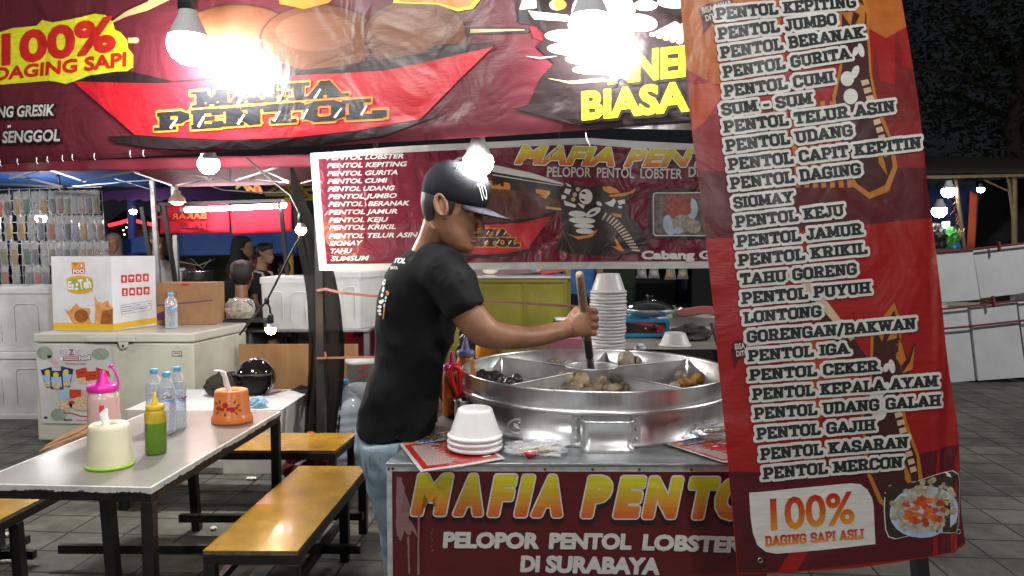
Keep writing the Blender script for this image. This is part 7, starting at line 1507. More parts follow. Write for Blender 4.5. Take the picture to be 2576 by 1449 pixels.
# ------------------------------------------------------------------ behind the cook
po_ = thing('black_post', 'black steel post carrying the corner of the back banner', 'post', (at(808, 900, 4.78).x, 4.78, 0)); b = MB(); p = at(805, 660, 4.78); b.bar(V((at(809, 1090, 4.78).x, 4.78, 0)), V((p.x, 4.78, 2.1)), .052); b.build('tube', m_dsteel, po_, bevel=.003)
m_net = M('black_net', (0.022, 0.020, 0.018), .95, spec=.12, var=.85, vs=110, col2=(.003, .003, .003), bump=.5, bs=160)
_n = m_net.node_tree; _t = _n.nodes.new('ShaderNodeBsdfTransparent'); _m = _n.nodes.new('ShaderNodeMixShader'); _m.inputs[0].default_value = .80; _n.links.new(_t.outputs[0], _m.inputs[1]); _n.links.new(_n.nodes['Principled BSDF'].outputs[0], _m.inputs[2]); _n.links.new(_m.outputs[0], _n.nodes['Material Output'].inputs[0])
nt_c = [(420, 730, 737, 0), (470, 733, 756, 0), (520, 737, 774, 0), (577, 742, 802, 0), (640, 753, 826, 0), (700, 766, 843, 0), (760, 773, 855, 0), (830, 777, 862, 0), (880, 777, 866, 0), (930, 776, 866, 0), (980, 774, 862, 0), (1030, 768, 858, 0), (1090, 766, 852, 0)]
def netf(u, v):
    k = v * (len(nt_c) - 1); i = min(int(k), len(nt_c) - 2); f = k - i; A = [nt_c[i][j] + (nt_c[i + 1][j] - nt_c[i][j]) * f for j in range(4)]
    return at(A[1] + (A[2] - A[1]) * u, A[0], 5.05 + A[3] + (.05 * noise.noise(V((u * 3.2, v * 1.6, 1))) + .035 * noise.noise(V((u * 8 + v * 2, v * 2.4, 5))) + .012 * noise.noise(V((u * 20, v * 9, 2)))) * min(1, v * 3))
b = MB(); b.grid(netf, 40, 60); tag(b.build('net_curtain', m_net, None, solid=.006), 'black net gathered into a hanging strip behind the post', 'net')
b = MB(); b.grid(lambda u, v: at(650 + 180 * u, 990 - 44 * u ** 2 + (10 + 62 * u) * v, 5.6 - .45 * u) + V((0, .07 * noise.noise(V((u * 5, v * 3, 7))), .05 * noise.noise(V((u * 6, v * 4, 3))))), 30, 12); tag(b.build('net_bundle', m_net, None, solid=.006), 'crumpled end of the black net beside the helmet', 'net')
m_rope = M('pink_strap', (0.34, 0.135, 0.12), .6, var=.2, vs=30)
b = MB(); pts = [at(797, 731, 4.74), at(818, 727, 4.74), at(860, 737, 4.72), at(940, 745, 4.7), at(1080, 750, 4.7), at(1220, 755, 4.7), at(1320, 763, 4.7), at(1450, 771, 4.7), at(1620, 775, 4.72), at(1830, 790, 4.75)]
for a_, c_ in zip(pts, pts[1:]): b.bar(a_, c_, .006, .016)
tag(b.build('strap', m_rope), 'pink plastic strap stretched from the black post behind the cook', 'strap')
b = MB(); b.bar(at(797, 901, 4.74), at(946, 898, 4.74), .006, .013); b.bar(at(818, 885, 4.735), at(820, 902, 4.735), .006, .012); tag(b.build('strap', m_rope), 'lower pink plastic strap level with the helmet', 'strap')
# table with two foam boxes
YK = 6.5; zk = at(700, 829, YK).z; bt = thing('side_table', 'grey steel table carrying the two foam boxes', 'table', (at(770, 830, YK).x, YK + .35, 0))
b = MB(); b.box(at(600, 829, YK).x, at(930, 829, YK).x, YK, YK + .75, zk - .025, zk); b.build('table_top', m_steel, bt, bevel=.004)
for x in (at(622, 829, YK).x, at(920, 829, YK).x, at(835, 829, YK).x):
    b = MB(); b.box(x - .025, x + .025, YK + .03, YK + .08, 0, zk - .026); b.build('leg', m_steel, bt)
m_styro2 = m_styro; gk = 'foam boxes on the steel table'
foambox('left foam box on the steel table, partly behind the black net', (652, 790, 697, 828), YK + .03, .5, gk, .03)
foambox('right foam box on the steel table, below the back banner corner', (802, 908, 682, 827), YK + .05, .55, gk, .25)
m_ply = M('plywood', (0.36, 0.20, 0.085), .6, var=.45, vs=5, stretch=(1, 1, .15), col2=(0.26, 0.135, 0.055))
b = MB(); a_, c_ = at(600, 866, 6.1), at(900, 866, 6.1); b.box(a_.x, c_.x, 6.1, 6.12, 0.02, a_.z); tag(b.build('plywood_board', m_ply), 'plywood board standing under the steel table', 'board')
b = crumple(at(604, 778, 6.4), .13, .1, .1, 30, .25); t = thing('rice_bag', 'clear bag of pale crackers on the steel table beside the boy', 'bag', at(604, 800, 6.4)); b.build('wrapper', m_film, t); crumple(at(604, 783, 6.4), .11, .085, .075, 33, .25).build('crackers', M('crackers', (0.5, 0.42, 0.28), .8, var=.4, vs=40, bump=.6, bs=60), t)
q = at(552, 800, 6.35); b = MB(); b.lathe([(.03, 0), (.034, .001), (.042, .06), (.045, .062), (.04, .058), (.03, .004)], q, 16); tag(b.build('plastic_cup', m_pet), 'clear plastic cup beside the bag of crackers', 'cup')
b = MB(); b.box(at(530, 820, 6.3).x, at(660, 820, 6.3).x, 6.3, 6.7, at(600, 806, 6.3).z - .02, at(600, 806, 6.3).z); b.box(at(560, 820, 6.3).x, at(570, 820, 6.3).x, 6.35, 6.4, 0, at(600, 806, 6.3).z - .021); tag(b.build('low_counter', m_dsteel), 'dark low counter under the bag of crackers', 'counter')
# steel pot of the neighbour stall
q = at(497, 711, 7.3); sp = thing('steel_pot', 'tall shiny steel stock pot behind the brown carton', 'pot', q); b = MB(); h = (711 - 684) * 7.3 / FPX; r = 37 * 7.3 / FPX; b.lathe([(.001, .0), (r, 0), (r, h), (r * 1.06, h + .004), (r * 1.06, h + .012), (r * .98, h + .01), (r * .97, .01)], q, 40); b.build('pot_wall', M('polished_steel', (0.62, 0.62, 0.62), .16, 1.0), sp)
b = MB(); b.box(at(440, 712, 7.2).x, at(560, 712, 7.2).x, 7.1, 7.7, 0, q.z - .002); tag(b.build('stall_counter', m_dsteel), 'dark counter of the neighbour stall under the stock pot', 'counter')
# water jug and neighbours
q = atz(866, 1142, 0) ; q.y = 5.2; q = V((at(866, 1100, 5.2).x, 5.2, 0)); wj = thing('water_jug', 'clear blue capped gallon water jug beside the black post', 'water jug', q); s_ = (1.5 - 335 / FPX * 5.2 - .0); hj = at(866, 955, 5.2).z; k = hj / .50
m_jug = film('jug_plastic', (0.74, 0.84, 0.96), clear=.5, rough=.08); R_ = .135
prof = [(.001, .01), (R_ * .9, 0), (R_, .03)]
z = .05
while z < hj * .60: prof += [(R_, z), (R_ * .95, z + .018), (R_, z + .036)]; z += .06
prof += [(R_ * 1.0, hj * .64), (R_ * .92, hj * .72), (R_ * .62, hj * .80), (R_ * .3, hj * .86), (R_ * .24, hj * .9), (R_ * .23, hj * .955)]
b = MB(); b.lathe(prof, q, 36); b.build('jug_wall', m_jug, wj); b = MB(); b.lathe([(R_ * .26, hj * .94), (R_ * .28, hj * .945), (R_ * .28, hj), (.001, hj)], q, 20); b.build('cap', m_blcap, wj)
q = V((at(905, 1080, 5.5).x, 5.5, 0)); b = MB(); hb_ = at(905, 962, 5.5).z; b.lathe([(.001, 0), (.13, 0), (.14, hb_ * .6), (.13, hb_ * .85), (.09, hb_ * .97), (.001, hb_)], q, 28); t = thing('grey_barrel', 'pale grey barrel with an orange band beside the water jug', 'barrel', q); b.build('barrel_wall', M('pale_grey_plastic', (0.42, 0.45, 0.52), .5), t); b = MB(); b.lathe([(.137, hb_ * .72), (.1385, hb_ * .75), (.136, hb_ * .78)], q, 28); b.build('band', M('orange_band', (0.7, 0.14, 0.03), .5), t)
q = V((at(915, 990, 5.95).x, 5.95, 0)); t = thing('paint_pail', 'white pail with red print behind the grey barrel', 'pail', q); hb_ = at(915, 903, 5.95).z; b = MB(); b.lathe([(.001, 0), (.12, 0), (.135, hb_ - .03), (.143, hb_ - .03), (.143, hb_), (.001, hb_)], q, 28); b.build('pail_wall', M('white_pail', (0.62, 0.62, 0.6), .4), t)
pr = Print(OnMesh(t.children[0], 5.9)); pr.text('BOS', (904, 930), (926, 927), 9, m_tr, 2, bold=.03); pr.text('FILE', (904, 948), (926, 946), 6, m_tr, 2, bold=.03); pr.build('lettering', t)
ch = thing('plastic_chair', 'red plastic chair behind the steel table', 'chair', (at(905, 900, 7.4).x, 7.4, 0)); m_rpl = M('red_plastic', (0.42, 0.012, 0.02), .35); q = V((at(905, 900, 7.4).x, 7.4, 0)); b = MB(); b.box(q.x - .2, q.x + .2, 7.25, 7.65, .40, .43); b.build('seat', m_rpl, ch, bevel=.01)
b = MB(); b.box(q.x - .2, q.x + .2, 7.64, 7.66, .43, .82); b.build('backrest', m_rpl, ch, bevel=.008)
for sx in (-.18, .18):
    for sy in (7.28, 7.62): b = MB(); b.bar((q.x + sx, sy, .4), (q.x + sx * 1.15, sy, 0), .035); b.build('leg', m_rpl, ch)
b = crumple(V((at(775, 1086, 4.6).x, 4.66, .285)), .045, .04, .03, 40, .3); tag(b.build('orange_bag', M('orange_bag', (0.36, 0.06, 0.02), .5)), 'orange plastic bag on the ground behind the crosswise bench', 'bag')
b = crumple(V((at(725, 1180, 4.2).x, 4.62, .12)), .16, .12, .13, 41, .3); tag(b.build('red_bag', M('red_bag', (0.26, 0.02, 0.03), .35)), 'dark red plastic bag under the crosswise bench', 'bag')
# counter with drinks behind the cook
YD = 7.0; zd = at(930, 748, YD).z; dc = thing('drinks_counter', 'white topped drinks counter with maroon cloth behind the cook', 'counter', (at(1000, 800, YD).x, YD + .3, 0)); xa, xb = at(885, 748, YD).x, at(1120, 748, YD).x
b = MB(); b.box(xa, xb, YD, YD + .6, zd - .03, zd); b.build('counter_top', M('white_board', (0.66, 0.66, 0.66), .35), dc); b = MB(); b.box(xa + .01, xb, YD + .02, YD + .58, 0, zd - .031); b.build('skirt_cloth', m_mar2, dc)
for i, (x, y0, y1, m_, lb, dome) in enumerate([(922, 748, 708, M('iced_tea', (0.55, 0.25, 0.05), .3), 'iced tea cup with black straw on the drinks counter', False), (936, 746, 712, M('pale_drink', (0.55, 0.6, 0.58), .3), 'drink cup with green dome lid on the drinks counter', True)]):
    q = V((at(x, 748, YD + .1).x, YD + .1 + .06 * i, zd)); h = (y0 - y1) * YD / FPX; t = thing('drink_cup', lb, 'cup', q); b = MB(); b.lathe([(.026, .001), (.03, .002), (.042, h), (.044, h + .003), (.04, h)], q, 20); b.build('cup_wall', m_pet, t)
    b = MB(); b.lathe([(.001, .003), (.029, .004), (.036, h * .55), (.001, h * .55)], q, 18); b.build('drink', m_, t); b = MB(); b.tube([q + V((.0, 0, h * .5)), q + V((-.02, 0, h * 1.35))], .004, 6); b.build('straw', m_black, t)
    if dome: b = MB(); b.lathe([(.045, h), (.044, h + .02), (.03, h + .04), (.001, h + .045)], q, 18); b.build('dome_lid', M('green_dome', (0.02, 0.35, 0.10), .15), t)
bs_ = thing('back_shelf', 'low shelf with bright packets behind the drinks counter', 'shelf', (at(930, 740, 7.9).x, 7.9, 0)); b = MB(); b.box(at(880, 700, 7.9).x, at(1130, 700, 7.9).x, 7.9, 8.2, at(930, 705, 7.9).z - .02, at(930, 705, 7.9).z); b.box(at(880, 700, 7.9).x, at(1130, 700, 7.9).x, 8.18, 8.2, 0, at(930, 660, 7.9).z); b.box(at(880, 730, 7.9).x, at(1130, 730, 7.9).x, 7.9, 8.17, at(930, 727, 7.9).z - .03, at(930, 727, 7.9).z); b.build('shelf_board', M('shelf_grey', (0.35, 0.36, 0.37), .5), bs_)
for i, (x, w_, h, c_) in enumerate([(916, 8, 20, (.55, .2, .3)), (926, 8, 17, (.1, .3, .6)), (935, 9, 22, (.1, .45, .1)), (946, 8, 16, (.7, .6, .05)), (957, 10, 26, (.5, .65, .68))]):
    a_ = at(x - w_ / 2, 705, 7.95); b = MB(); b.box(a_.x, a_.x + w_ * 7.95 / FPX, 7.95, 8.05, at(930, 705, 7.9).z + .001, at(930, 705, 7.9).z + h * 7.95 / FPX); tag(b.build('packet', M('packet_%s' % ['pink', 'blue', 'green', 'yellow', 'mint'][i], c_, .3), None, bevel=.006), '%s packet on the low shelf behind the drinks counter' % ['pink', 'blue', 'green', 'yellow', 'tall mint'][i], 'packet')
# yellow cart
YY = 6.6; m_ycart = M('mustard_panel', (0.20, 0.175, 0.018), .45, var=.25, vs=3); m_ytrim = M('mustard_trim', (0.15, 0.13, 0.015), .4)
yc = thing('yellow_cart', 'mustard yellow food cart with printed sheet behind the pot', 'food cart', (at(1290, 800, YY).x, YY + .3, 0)); xa, xb = at(1120, 700, YY).x, at(1428, 700, YY).x; zt = at(1290, 700, YY).z
b = MB(); b.box(xa, xb, YY, YY + .6, .1, zt); b.build('panel_body', m_ycart, yc, bevel=.003)
b = MB()
for x in (xa, xa + .09 * 3.3, (xa + xb) / 2 + .15, xb - .04): b.box(x, x + .035, YY - .012, YY - .001, .12, zt - .04)
b.box(xa, xb, YY - .016, YY - .001, zt - .038, zt - .004); b.build('trim', m_ytrim, yc)
b = MB(); b.box(xa - .03, xb + .02, YY - .03, YY + .6, zt + .001, zt + .018); b.build('counter_strip', M('pale_steel_strip', (0.75, 0.75, 0.75), .25, .6), yc)
b = MB(); b.box(xb - .01, xb + .03, YY + .02, YY + .06, 0, 2.0); b.build('post', m_ytrim, yc)
plY = Pl(at(1150, 692, YY + .35), (1, 0, 0)); b = MB(); P4 = [at(1100, 660, YY + .36), at(1424, 660, YY + .36), at(1424, 683, YY + .36), at(1100, 700, YY + .36)]; b.grid(lambda u, v: P4[0].lerp(P4[1], u).lerp(P4[3].lerp(P4[2], u), v), 6, 2); b.build('printed_sheet', M('mauve_print', (0.20, 0.12, 0.15), .5, var=.3, vs=4), yc)
pr = Print(plY); pr.ell(1233, 679, 20, 11, M('print_cream', (.5, .45, .3), .5), 2); pr.ell(1233, 679, 15, 8, M('print_pale', (.6, .58, .5), .5), 3); pr.ell(1348, 675, 14, 9, m_to, 2); pr.ell(1344, 678, 8, 6, M('print_blue', (.1, .2, .5), .5), 3); pr.ell(1352, 671, 7, 5, m_tr, 3); pr.line([(1360, 690), (1424, 678)], 5, m_tr, 2); pr.build('print', yc)
# ------------------------------------------------------------------ stove counter behind the pot
zc2 = .956; kc = thing('stove_counter', 'grey topped counter with black edge carrying the portable stove', 'counter', (at(1690, 860, 4.3).x, 4.3, 0)); xa, xb = at(1500, 870, 3.9).x, at(1990, 870, 3.9).x
b = MB(); b.box(xa, xb, 3.9, 5.0, zc2 - .012, zc2); b.build('counter_top', M('counter_grey', (0.42, 0.38, 0.33), .35, var=.3, vs=3), kc); b = MB(); b.box(xa - .002, xb, 3.885, 3.8995, zc2 - .07, zc2 - .001); b.build('edge', m_frame, kc); b = MB(); b.box(xa + .03, xb, 3.93, 4.95, 0, zc2 - .013); b.build('cabinet', M('counter_cabinet', (0.3, 0.31, 0.32), .6), kc)
YO = 4.35; x0, x1 = at(1545, 840, YO).x, at(1686, 840, YO).x; z0 = zc2 + .004; z1 = at(1620, 803, YO).z; sv = thing('portable_stove', 'blue portable gas stove with red and black front', 'stove', ((x0 + x1) / 2, YO + .13, zc2)); m_sblue = M('stove_blue', (0.02, 0.27, 0.50), .3, coat=.3)
b = MB(); b.box(x0, x1, YO, YO + .27, z0, z1); b.build('stove_body', m_sblue, sv, bevel=.008, seg=3)
pr = Print(Pl(V((x0, YO - .0006, z0)), (1, 0, 0))); pr.poly([(1556, 838), (1664, 838), (1676, 828), (1676, 811), (1556, 811)], M('stove_black', (.012, .012, .014), .3), 1); pr.poly([(1580, 812), (1640, 812), (1672, 822), (1673, 834), (1656, 836), (1640, 822), (1600, 815)], M('stove_red', (.5, .012, .03), .3), 2); pr.line([(1622, 826), (1626, 826)], 3, m_tw, 3); pr.build('front_print', sv)
b = MB(); q = at(1648, 825, YO); b.lathe([(.001, 0), (.018, 0), (.02, -.012), (.02, -.0)][::-1], (0, 0, 0), 20); o = b.build('knob', m_black, sv, local=True); b = MB(); o.rotation_euler = (pi / 2, 0, 0); o.location = V((at(1646, 824, YO).x, YO - .004, at(1646, 824, YO).z)) - sv.location
q = V((at(1634, 800, YO + .13).x, YO + .13, z1)); pn = thing('glass_lidded_pan', 'shallow pan with a domed glass lid on the blue stove', 'pan', q); R3 = .158; b = MB(); b.lathe([(.001, .012), (R3 * .7, .012), (R3 * .95, .035), (R3, .045), (R3 * 1.02, .048), (R3 * .98, .046), (R3 * .7, .02), (.001, .018)], q, 44); b.build('pan', m_alu, pn)
for sg in (-1, 1): b = MB(); b.tube([q + V((sg * R3 * .98, -.03, .045)), q + V((sg * (R3 + .035), -.02, .055)), q + V((sg * (R3 + .035), .02, .055)), q + V((sg * R3 * .98, .03, .045))], .006, 8); b.build('handle', m_alu, pn)
b = MB(); b.lathe([(R3 * .96, .049), (R3 * .9, .062), (R3 * .6, .088), (R3 * .25, .102), (.001, .105)], q, 44); b.build('glass_lid', M('smoked_glass', (0.03, 0.035, 0.04), .06, coat=1), pn); b = MB(); b.lathe([(.014, .103), (.018, .106), (.016, .118), (.022, .124), (.022, .132), (.001, .134)], q, 20); b.build('lid_knob', m_black, pn); b = MB(); b.lathe([(R3 * .97, .047), (R3 * 1.0, .050), (R3 * .97, .053)], q, 44); b.build('lid_rim', m_alu, pn)
b = MB(); n = 26
b = crumple(at(1735, 842, 4.3), .115, .09, .055, 50, .5); tag(b.build('black_cloth', M('black_towel', (0.03, 0.028, 0.026), .9, var=.6, vs=14, col2=(.10, .085, .075))), 'crumpled dark cloth on the counter right of the stove', 'cloth')
b = MB(); b.bar(at(1792, 812, 3.86), at(1822, 905, 3.8), .03, .02); b.bar(at(1800, 815, 3.86), at(1838, 860, 3.8), .02, .02); tag(b.build('folded_stand', m_black), 'black folded stand leaning at the counter end beside the menu banner', 'stand')
bw = bowl_mesh().build('foam_bowl', m_foam); bw.location = V((at(1698, 880, 4.03).x, 4.03, zc2 - .003)); bw.scale = (1.06, 1.06, .82); tag(bw, 'single white foam bowl upside down on the stove counter', 'bowl')
q = V((at(1418, 822, 4.2).x, 4.2, zc2)); b = MB(); b.box(at(1396, 822, 4.2).x, at(1440, 822, 4.2).x, 4.2, 4.4, zc2 - .03, at(1418, 806, 4.2).z); tag(b.build('black_device', m_black, None, bevel=.01), 'small black device behind the hand of the cook', 'device')
b = MB(); b.box(at(1370, 822, 4.15).x, xa - .004, 4.15, 4.5, zc2 - .06, zc2 - .031); tag(b.build('side_shelf', M('shelf_dim', (.10, .10, .10), .6)), 'grey side shelf under the small black device', 'shelf')
b = MB(); P4 = [at(1560, 792, 5.2), at(1860, 792, 5.2), at(1860, 850, 5.2), at(1560, 850, 5.2)]; b.prism(P4, (0, .03, 0)); tag(b.build('foam_sheet', m_styro), 'white foam sheet standing behind the stove counter', 'foam board')
b = MB(); b.grid(lambda u, v: at(1690 + 160 * u, 773 + 20 * v + 3 * sin(u * 9), 5.15 - .03 * v), 10, 4); tag(b.build('red_cloth', M('faded_red_cloth', (0.30, 0.09, 0.09), .85), None, solid=.012), 'faded red cloth folded over the white foam sheet', 'cloth')
b = MB(); b.bar(at(1696, 768, 5.1), at(1695, 800, 5.1), .016, .02); tag(b.build('clothes_peg', M('green_peg', (.02, .22, .08), .5)), 'green clothes peg clipping the faded red cloth', 'peg')
# ------------------------------------------------------------------ far ground behind: kerb, barrel, snack bags, crates
b = MB(); b.box(2, 14, 30, 30.6, 0.004, .16); struct(b.build('kerb', M('kerb_stone', (0.2, 0.19, 0.17), .8, var=.3)))
bd = V((at(1722, 756, 20).x, 20, 0)); b = MB(); b.lathe([(.001, .0), (.24, 0), (.255, .02), (.25, .35), (.255, .36), (.25, .37), (.25, .66), (.2, .74), (.08, .76), (.07, .8), (.001, .8)], bd, 28); tag(b.build('blue_drum', M('navy_plastic', (0.012, 0.014, 0.06), .4)), 'navy blue plastic drum standing on the far pavement', 'drum')
for i, (x, y0, y1, c_, nm) in enumerate([(1614, 672, 700, (.45, .40, .32), 'silver'), (1645, 672, 700, (.42, .36, .3), 'grey'), (1687, 672, 703, (.62, .27, .02), 'orange'), (1718, 672, 702, (.62, .45, .2), 'pale gold')]):
    q = at(x, y0, 14); k = 14 / FPX; t = thing('snack_bag', '%s snack bag hanging below the back banner' % nm, 'snack bag', q, 'snack bags hanging behind the banner'); b = MB(); W_ = 13 * k; hh = (y1 - y0) * k
    b.loft([[q + V((W_ * w_ * cos(2 * pi * j / 14), d * sin(2 * pi * j / 14), -hh * z)) for j in range(14)] for z, w_, d in [(-.3, .6, .01), (0, .7, .03), (.3, .85, .07), (.7, 1, .08), (.93, 1.1, .02), (1, 1.12, .005)]], 0, True); b.build('wrap', m_pw, t); b = MB(); b.ell(q + V((0, 0, -hh * .6)), W_ * .75, .04, hh * .3, n=12, jit=.4, seed=i); b.build('filling', M('snack_%s' % nm.replace(' ', '_'), c_, .5, var=.5, vs=20), t)
b = MB(); b.bar(at(1540, 668, 14), at(1800, 668, 14), .02); tag(b.build('hanging_rail', m_wire), 'thin rail carrying the snack bags', 'rail')
bulb(at(1660, 640, 13.2), .05, 'white bulb added unseen behind the back banner lighting the snack bags', emis('far_white', (1, .96, .9), 150), 'distant bulbs', False)  # unseen bulb, added for the light on the snack bags
pk_ = [(1480, 1520, 640, (.12, .02, .03)), (1520, 1560, 655, (.03, .05, .04)), (1560, 1600, 650, (.02, .05, .02)), (1740, 1800, 640, (.012, .012, .014))]
for i, (x0, x1, y, c_) in enumerate(pk_):
    a_, c2_ = at(x0, 700, 16), at(x1, 700, 16); b = MB(); b.box(a_.x, c2_.x, 16, 16.4, 0, at(x0, y, 16).z); tag(b.build('stall_crate', M('crate_dark_%s' % 'abcd'[i], c_, .6), None, bevel=.02), ['maroon', 'grey green', 'dark green', 'black'][i] + ' covered stand in the dark row beyond the drum', 'stand')

# ------------------------------------------------------------------ right side: foam board fence and dark stall
m_board = M('foam_board', (0.50, 0.52, 0.55), .75, var=.12, vs=4, bump=.2, bs=150); gb = 'white foam boards of the right fence'
def board(label, P4, Y, th=.03):
    b = MB(); b.prism([at(x, y, Y) for x, y in P4], (0, th, 0)); return tag(b.build('foam_board', m_board, None, bevel=.004), label, 'foam board', gb)
board('upper foam board next to the menu banner', [(2330, 640), (2447, 629), (2466, 754), (2330, 764)], 8.0)
board('upper foam board at the outer end of the fence', [(2447, 631), (2700, 600), (2700, 722), (2467, 751)], 8.08)
board('lower foam board next to the menu banner, standing on the pavement', [(2340, 782), (2437, 769), (2459, 957), (2340, 968)], 8.1)
board('lower foam board in the middle of the fence, standing on the pavement', [(2440, 768), (2556, 760), (2582, 949), (2461, 958)], 8.06)
board('lower foam board at the outer end of the fence', [(2560, 760), (2720, 745), (2730, 938), (2586, 949)], 8.1)
m_mrope = M('maroon_rope', (0.14, 0.02, 0.03), .7)
for lb, pts in [('maroon rope strung along the top of the lower foam boards', [(2340, 781), (2440, 770), (2576, 754), (2720, 738)]), ('second maroon rope across the middle of the lower foam boards', [(2350, 829), (2440, 821), (2576, 806), (2720, 792)]), ('maroon rope along the top edge of the upper foam boards', [(2330, 637), (2450, 627), (2576, 612), (2720, 596)])]:
    b = MB(); b.tube([at(x, y, 8.0 if 'top of' in lb or 'second' in lb else 7.97) for x, y in pts], .012, 6); tag(b.build('rope', m_mrope), lb, 'rope')
for a_, c_, lb in [((2497, 745), (2502, 772), 'maroon peg clipped on the rope between upper and lower foam boards'), ((2512, 608), (2515, 632), 'maroon peg clipped on the top rope of the foam fence')]: b = MB(); b.bar(at(*a_, 7.95), at(*c_, 7.95), .035, .02); tag(b.build('clothes_peg', M('maroon_peg', (.16, .03, .03), .6)), lb, 'peg')
b = MB(); a_ = at(2330, 762, 8.6); b.box(a_.x, a_.x + 1.6, 8.5, 9.4, at(2400, 775, 8.5).z - .04, at(2400, 768, 8.5).z); t = tag(b.build('stall_table', M('pale_board', (.55, .5, .42), .6)), 'pale table top showing between upper and lower foam boards', 'table')
b = crumple(at(2560, 748, 8.5), .07, .07, .09, 60, .4); tag(b.build('clear_bag', m_pw), 'clear plastic bag on the pale table behind the fence', 'bag')
b = crumple(at(2486, 762, 8.45), .09, .06, .05, 61, .4); tag(b.build('brown_bundle', M('brown_bundle', (.22, .12, .06), .8)), 'brown bundle beside the peg between the foam boards', 'bundle')
rs = thing('dark_stall', 'unlit bamboo stall with tarpaulin roof behind the foam fence', 'stall', at(2450, 700, 10.5)); m_bam = M('bamboo', (0.17, 0.125, 0.06), .6, var=.3, vs=12)
b = MB(); P4 = [at(2310, 434, 9.6), at(2760, 434, 9.6), at(2740, 420, 13.5), at(2310, 405, 13.5)]; b.grid(lambda u, v: P4[0].lerp(P4[1], u).lerp(P4[3].lerp(P4[2], u), v) + V((0, 0, .15 * sin(pi * v))), 10, 8); b.build('roof_cloth', M('brown_tarpaulin', (0.022, 0.018, 0.014), .9), rs, solid=.01)
b = MB(); b.bar(at(2310, 446, 9.6), at(2760, 438, 9.6), .035); b.build('roof_beam', m_bam, rs)
for a_, c_, r in [((2551, 446), (2552, 625), .035), ((2535, 438), (2550, 560), .02), ((2404, 452), (2424, 606), .025), ((2474, 452), (2548, 486), .012)]: b = MB(); p = at(*a_, 9.7); q = at(*c_, 9.7); q = p + (q - p) * (p.z / (p.z - q.z)) if c_[1] > 600 else q; b.tube([p, q], r, 8); b.build('bamboo_pole', m_bam, rs)
b = MB(); P4 = [at(2330, 470, 11.5), at(2460, 470, 11.5), at(2446, 635, 11.5), at(2330, 640, 11.5)]; b.grid(lambda u, v: P4[0].lerp(P4[1], u).lerp(P4[3].lerp(P4[2], u), v) + V((0, .1 * sin(u * 12), 0)), 24, 6); b.build('blue_cloth', M('navy_stall_cloth', (0.015, 0.035, 0.12), .8), rs, solid=.01)
b = MB(); P4 = [at(2440, 480, 11.3), at(2458, 490, 11.3), at(2452, 630, 11.3), at(2432, 630, 11.3)]; b.grid(lambda u, v: P4[0].lerp(P4[1], u).lerp(P4[3].lerp(P4[2], u), v), 4, 6); b.build('orange_edge', M('orange_cloth', (0.45, 0.07, 0.02), .8), rs, solid=.01)
b = MB(); P4 = [at(2455, 455, 13), at(2800, 440, 13), at(2800, 640, 13), at(2455, 640, 13)]; b.grid(lambda u, v: P4[0].lerp(P4[1], u).lerp(P4[3].lerp(P4[2], u), v), 4, 4); b.build('black_sheet', M('black_sheet', (0.012, 0.012, 0.013), .8), rs, solid=.01)
m_far = emis('stall_white', (1, .97, .9), 60)
for x, y, Y, r, lb in [(2386, 481, 9.7, .085, 'round white bulb under the dark stall roof, the second from the menu banner'), (2363, 530, 9.0, .085, 'lowest white bulb of the dark stall close to the menu banner'), (2467, 476, 10.8, .05, 'small white bulb near the middle of the dark stall roof'), (2549, 487, 11, .035, 'smallest white bulb beside the bamboo pole')]: bulb(at(x, y, Y), r, lb, m_far, 'white bulbs of the dark stall', False)
b = MB(); b.prism([at(x, y, 9.2) for x, y in [(2371, 558), (2390, 556), (2390, 580), (2372, 581)]], (0, .02, 0)); tag(b.build('price_card', m_clubw), 'small white card on the dark stall counter', 'card')
for x, y, rx, c_, lb in [(2388, 600, .11, (.03, .2, .03), 'green bottle bundle on the dark stall counter'), (2395, 622, .09, (.02, .14, .3), 'blue tub on the dark stall counter'), (2353, 600, .14, (.006, .006, .008), 'black covered heap on the dark stall counter')]:
    b = crumple(at(x, y, 9.1), rx, .1, rx * 1.2, 70 + x, .35); tag(b.build('stall_goods', M('goods_' + lb.split()[0], c_, .5)), lb, 'goods')
b = MB()
for i in range(7): b.bar(at(2400 + i * 1.5, 612, 9.1), at(2402 + i * 4, 575 + (i % 3) * 4, 9.1), .01)
tag(b.build('straw_brush', M('straw', (.5, .38, .16), .8)), 'straw skewers standing up on the dark stall counter', 'skewers')
b = MB(); b.box(at(2330, 640, 9.0).x, at(2330, 640, 9.0).x + 2.4, 9.0, 9.6, 0, at(2400, 625, 9.0).z); tag(b.build('stall_counter', M('stall_counter_dark', (.05, .04, .035), .7)), 'dark stall counter behind the foam boards', 'counter')
b = MB()
for i in range(14): p = at(2400 + 5 * sin(i) + i * .8, 490 + i * 8, 9.5); b.bar(p, p + V((.05 * sin(i * 2.3), 0, -.05)), .012, .003)
tag(b.build('orange_streamer', M('orange_strip', (.55, .13, .05), .7)), 'torn orange plastic strips tied round the bamboo pole', 'streamer')
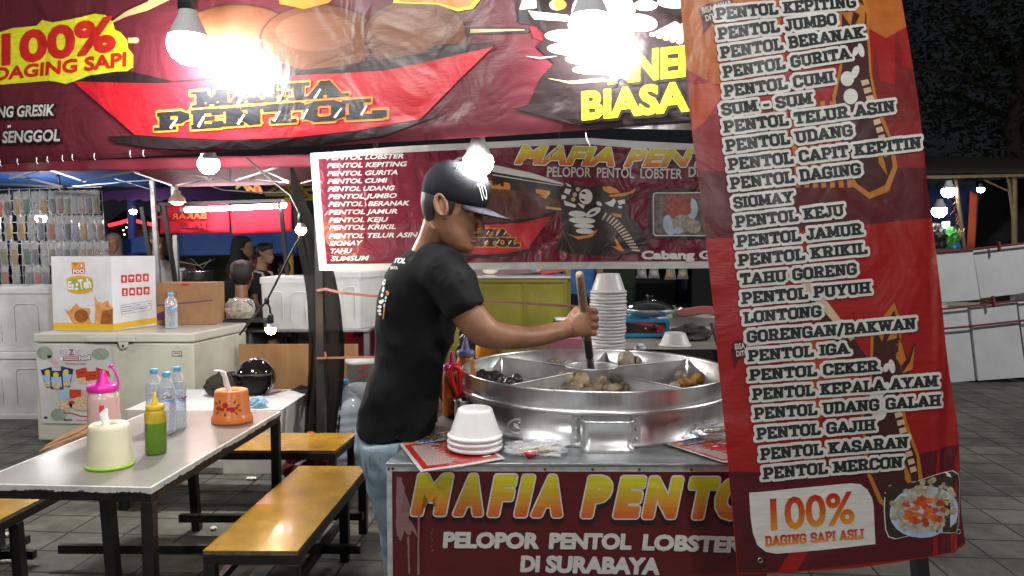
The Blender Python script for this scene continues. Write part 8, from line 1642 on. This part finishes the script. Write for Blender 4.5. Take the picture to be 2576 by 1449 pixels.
# ------------------------------------------------------------------ dark trees
def tree(label, x, y, h, cr, n, seed):
    rt = random.Random(seed); t = thing('tree', label, 'tree', (x, y, 0), 'dark trees beyond the market'); b = MB()
    b.tube([V((x, y, 0)), V((x + .1, y, h * .25)), V((x - .1, y + .1, h * .5)), V((x + .2, y, h * .8))], [.28, .22, .16, .05], 10)
    for k in range(7): a_ = k * .9; z = h * (.4 + .06 * k); b.tube([V((x, y, z)), V((x + cos(a_) * cr * .4, y + sin(a_) * cr * .4, z + cr * .2)), V((x + cos(a_) * cr * .8, y + sin(a_) * cr * .8, z + cr * .35))], [.1, .06, .02], 7)
    b.build('trunk', M('dark_bark', (0.05, 0.04, 0.03), .9), t); b = MB()
    for k in range(60):
        d = V((rt.gauss(0, 1), rt.gauss(0, 1), rt.gauss(0, .8))).normalized() * cr * rt.uniform(.45, 1.0); c = V((x, y, h * .68)) + V((d.x, d.y, d.z * .8)); s_ = cr * rt.uniform(.12, .24)
        for i in range(n // 60):
            p = c + V((rt.gauss(0, s_), rt.gauss(0, s_), rt.gauss(0, s_ * .7))); a_ = V((rt.uniform(-1, 1), rt.uniform(-1, 1), rt.uniform(-.7, .4))).normalized(); b_ = a_.cross(V((rt.uniform(-1, 1), rt.uniform(-1, 1), rt.uniform(-1, 1)))).normalized(); L_ = rt.uniform(.07, .14)
            b.add([p - a_ * L_, p + b_ * L_ * .3, p + a_ * L_, p - b_ * L_ * .3], [(0, 1, 2, 3)], rt.randrange(2))
    b.build('crown', [M('leaf_dark', (0.007, 0.012, 0.005), .8), M('leaf_mid', (0.013, 0.021, 0.008), .75)], t)
tree('dark leafy tree rising behind the right stall', 11.2, 16.5, 8.2, 3.4, 5400, 1)
tree('dark tree at the edge of the picture beyond the bamboo poles', 15.5, 17.5, 9.0, 3.6, 4200, 2)
# litter
for i, (x, y) in enumerate([(632, 1203), (20, 1345), (10, 1410), (589, 1328), (537, 1328)]):
    q = atz(x, y, .012); b = crumple(q, .035 if i < 3 else .016, .014, .009, 80 + i, .4); tag(b.build('litter_scrap', m_tis), ['white litter scrap beside the low foam box under the bench', 'white litter strip by the leg of the half hidden bench', 'crumpled litter scrap lowest at the half hidden bench', 'tiny litter scrap on the pavement between table and bench', 'tiny litter fleck under the table'][i], 'litter', 'litter on the pavement')
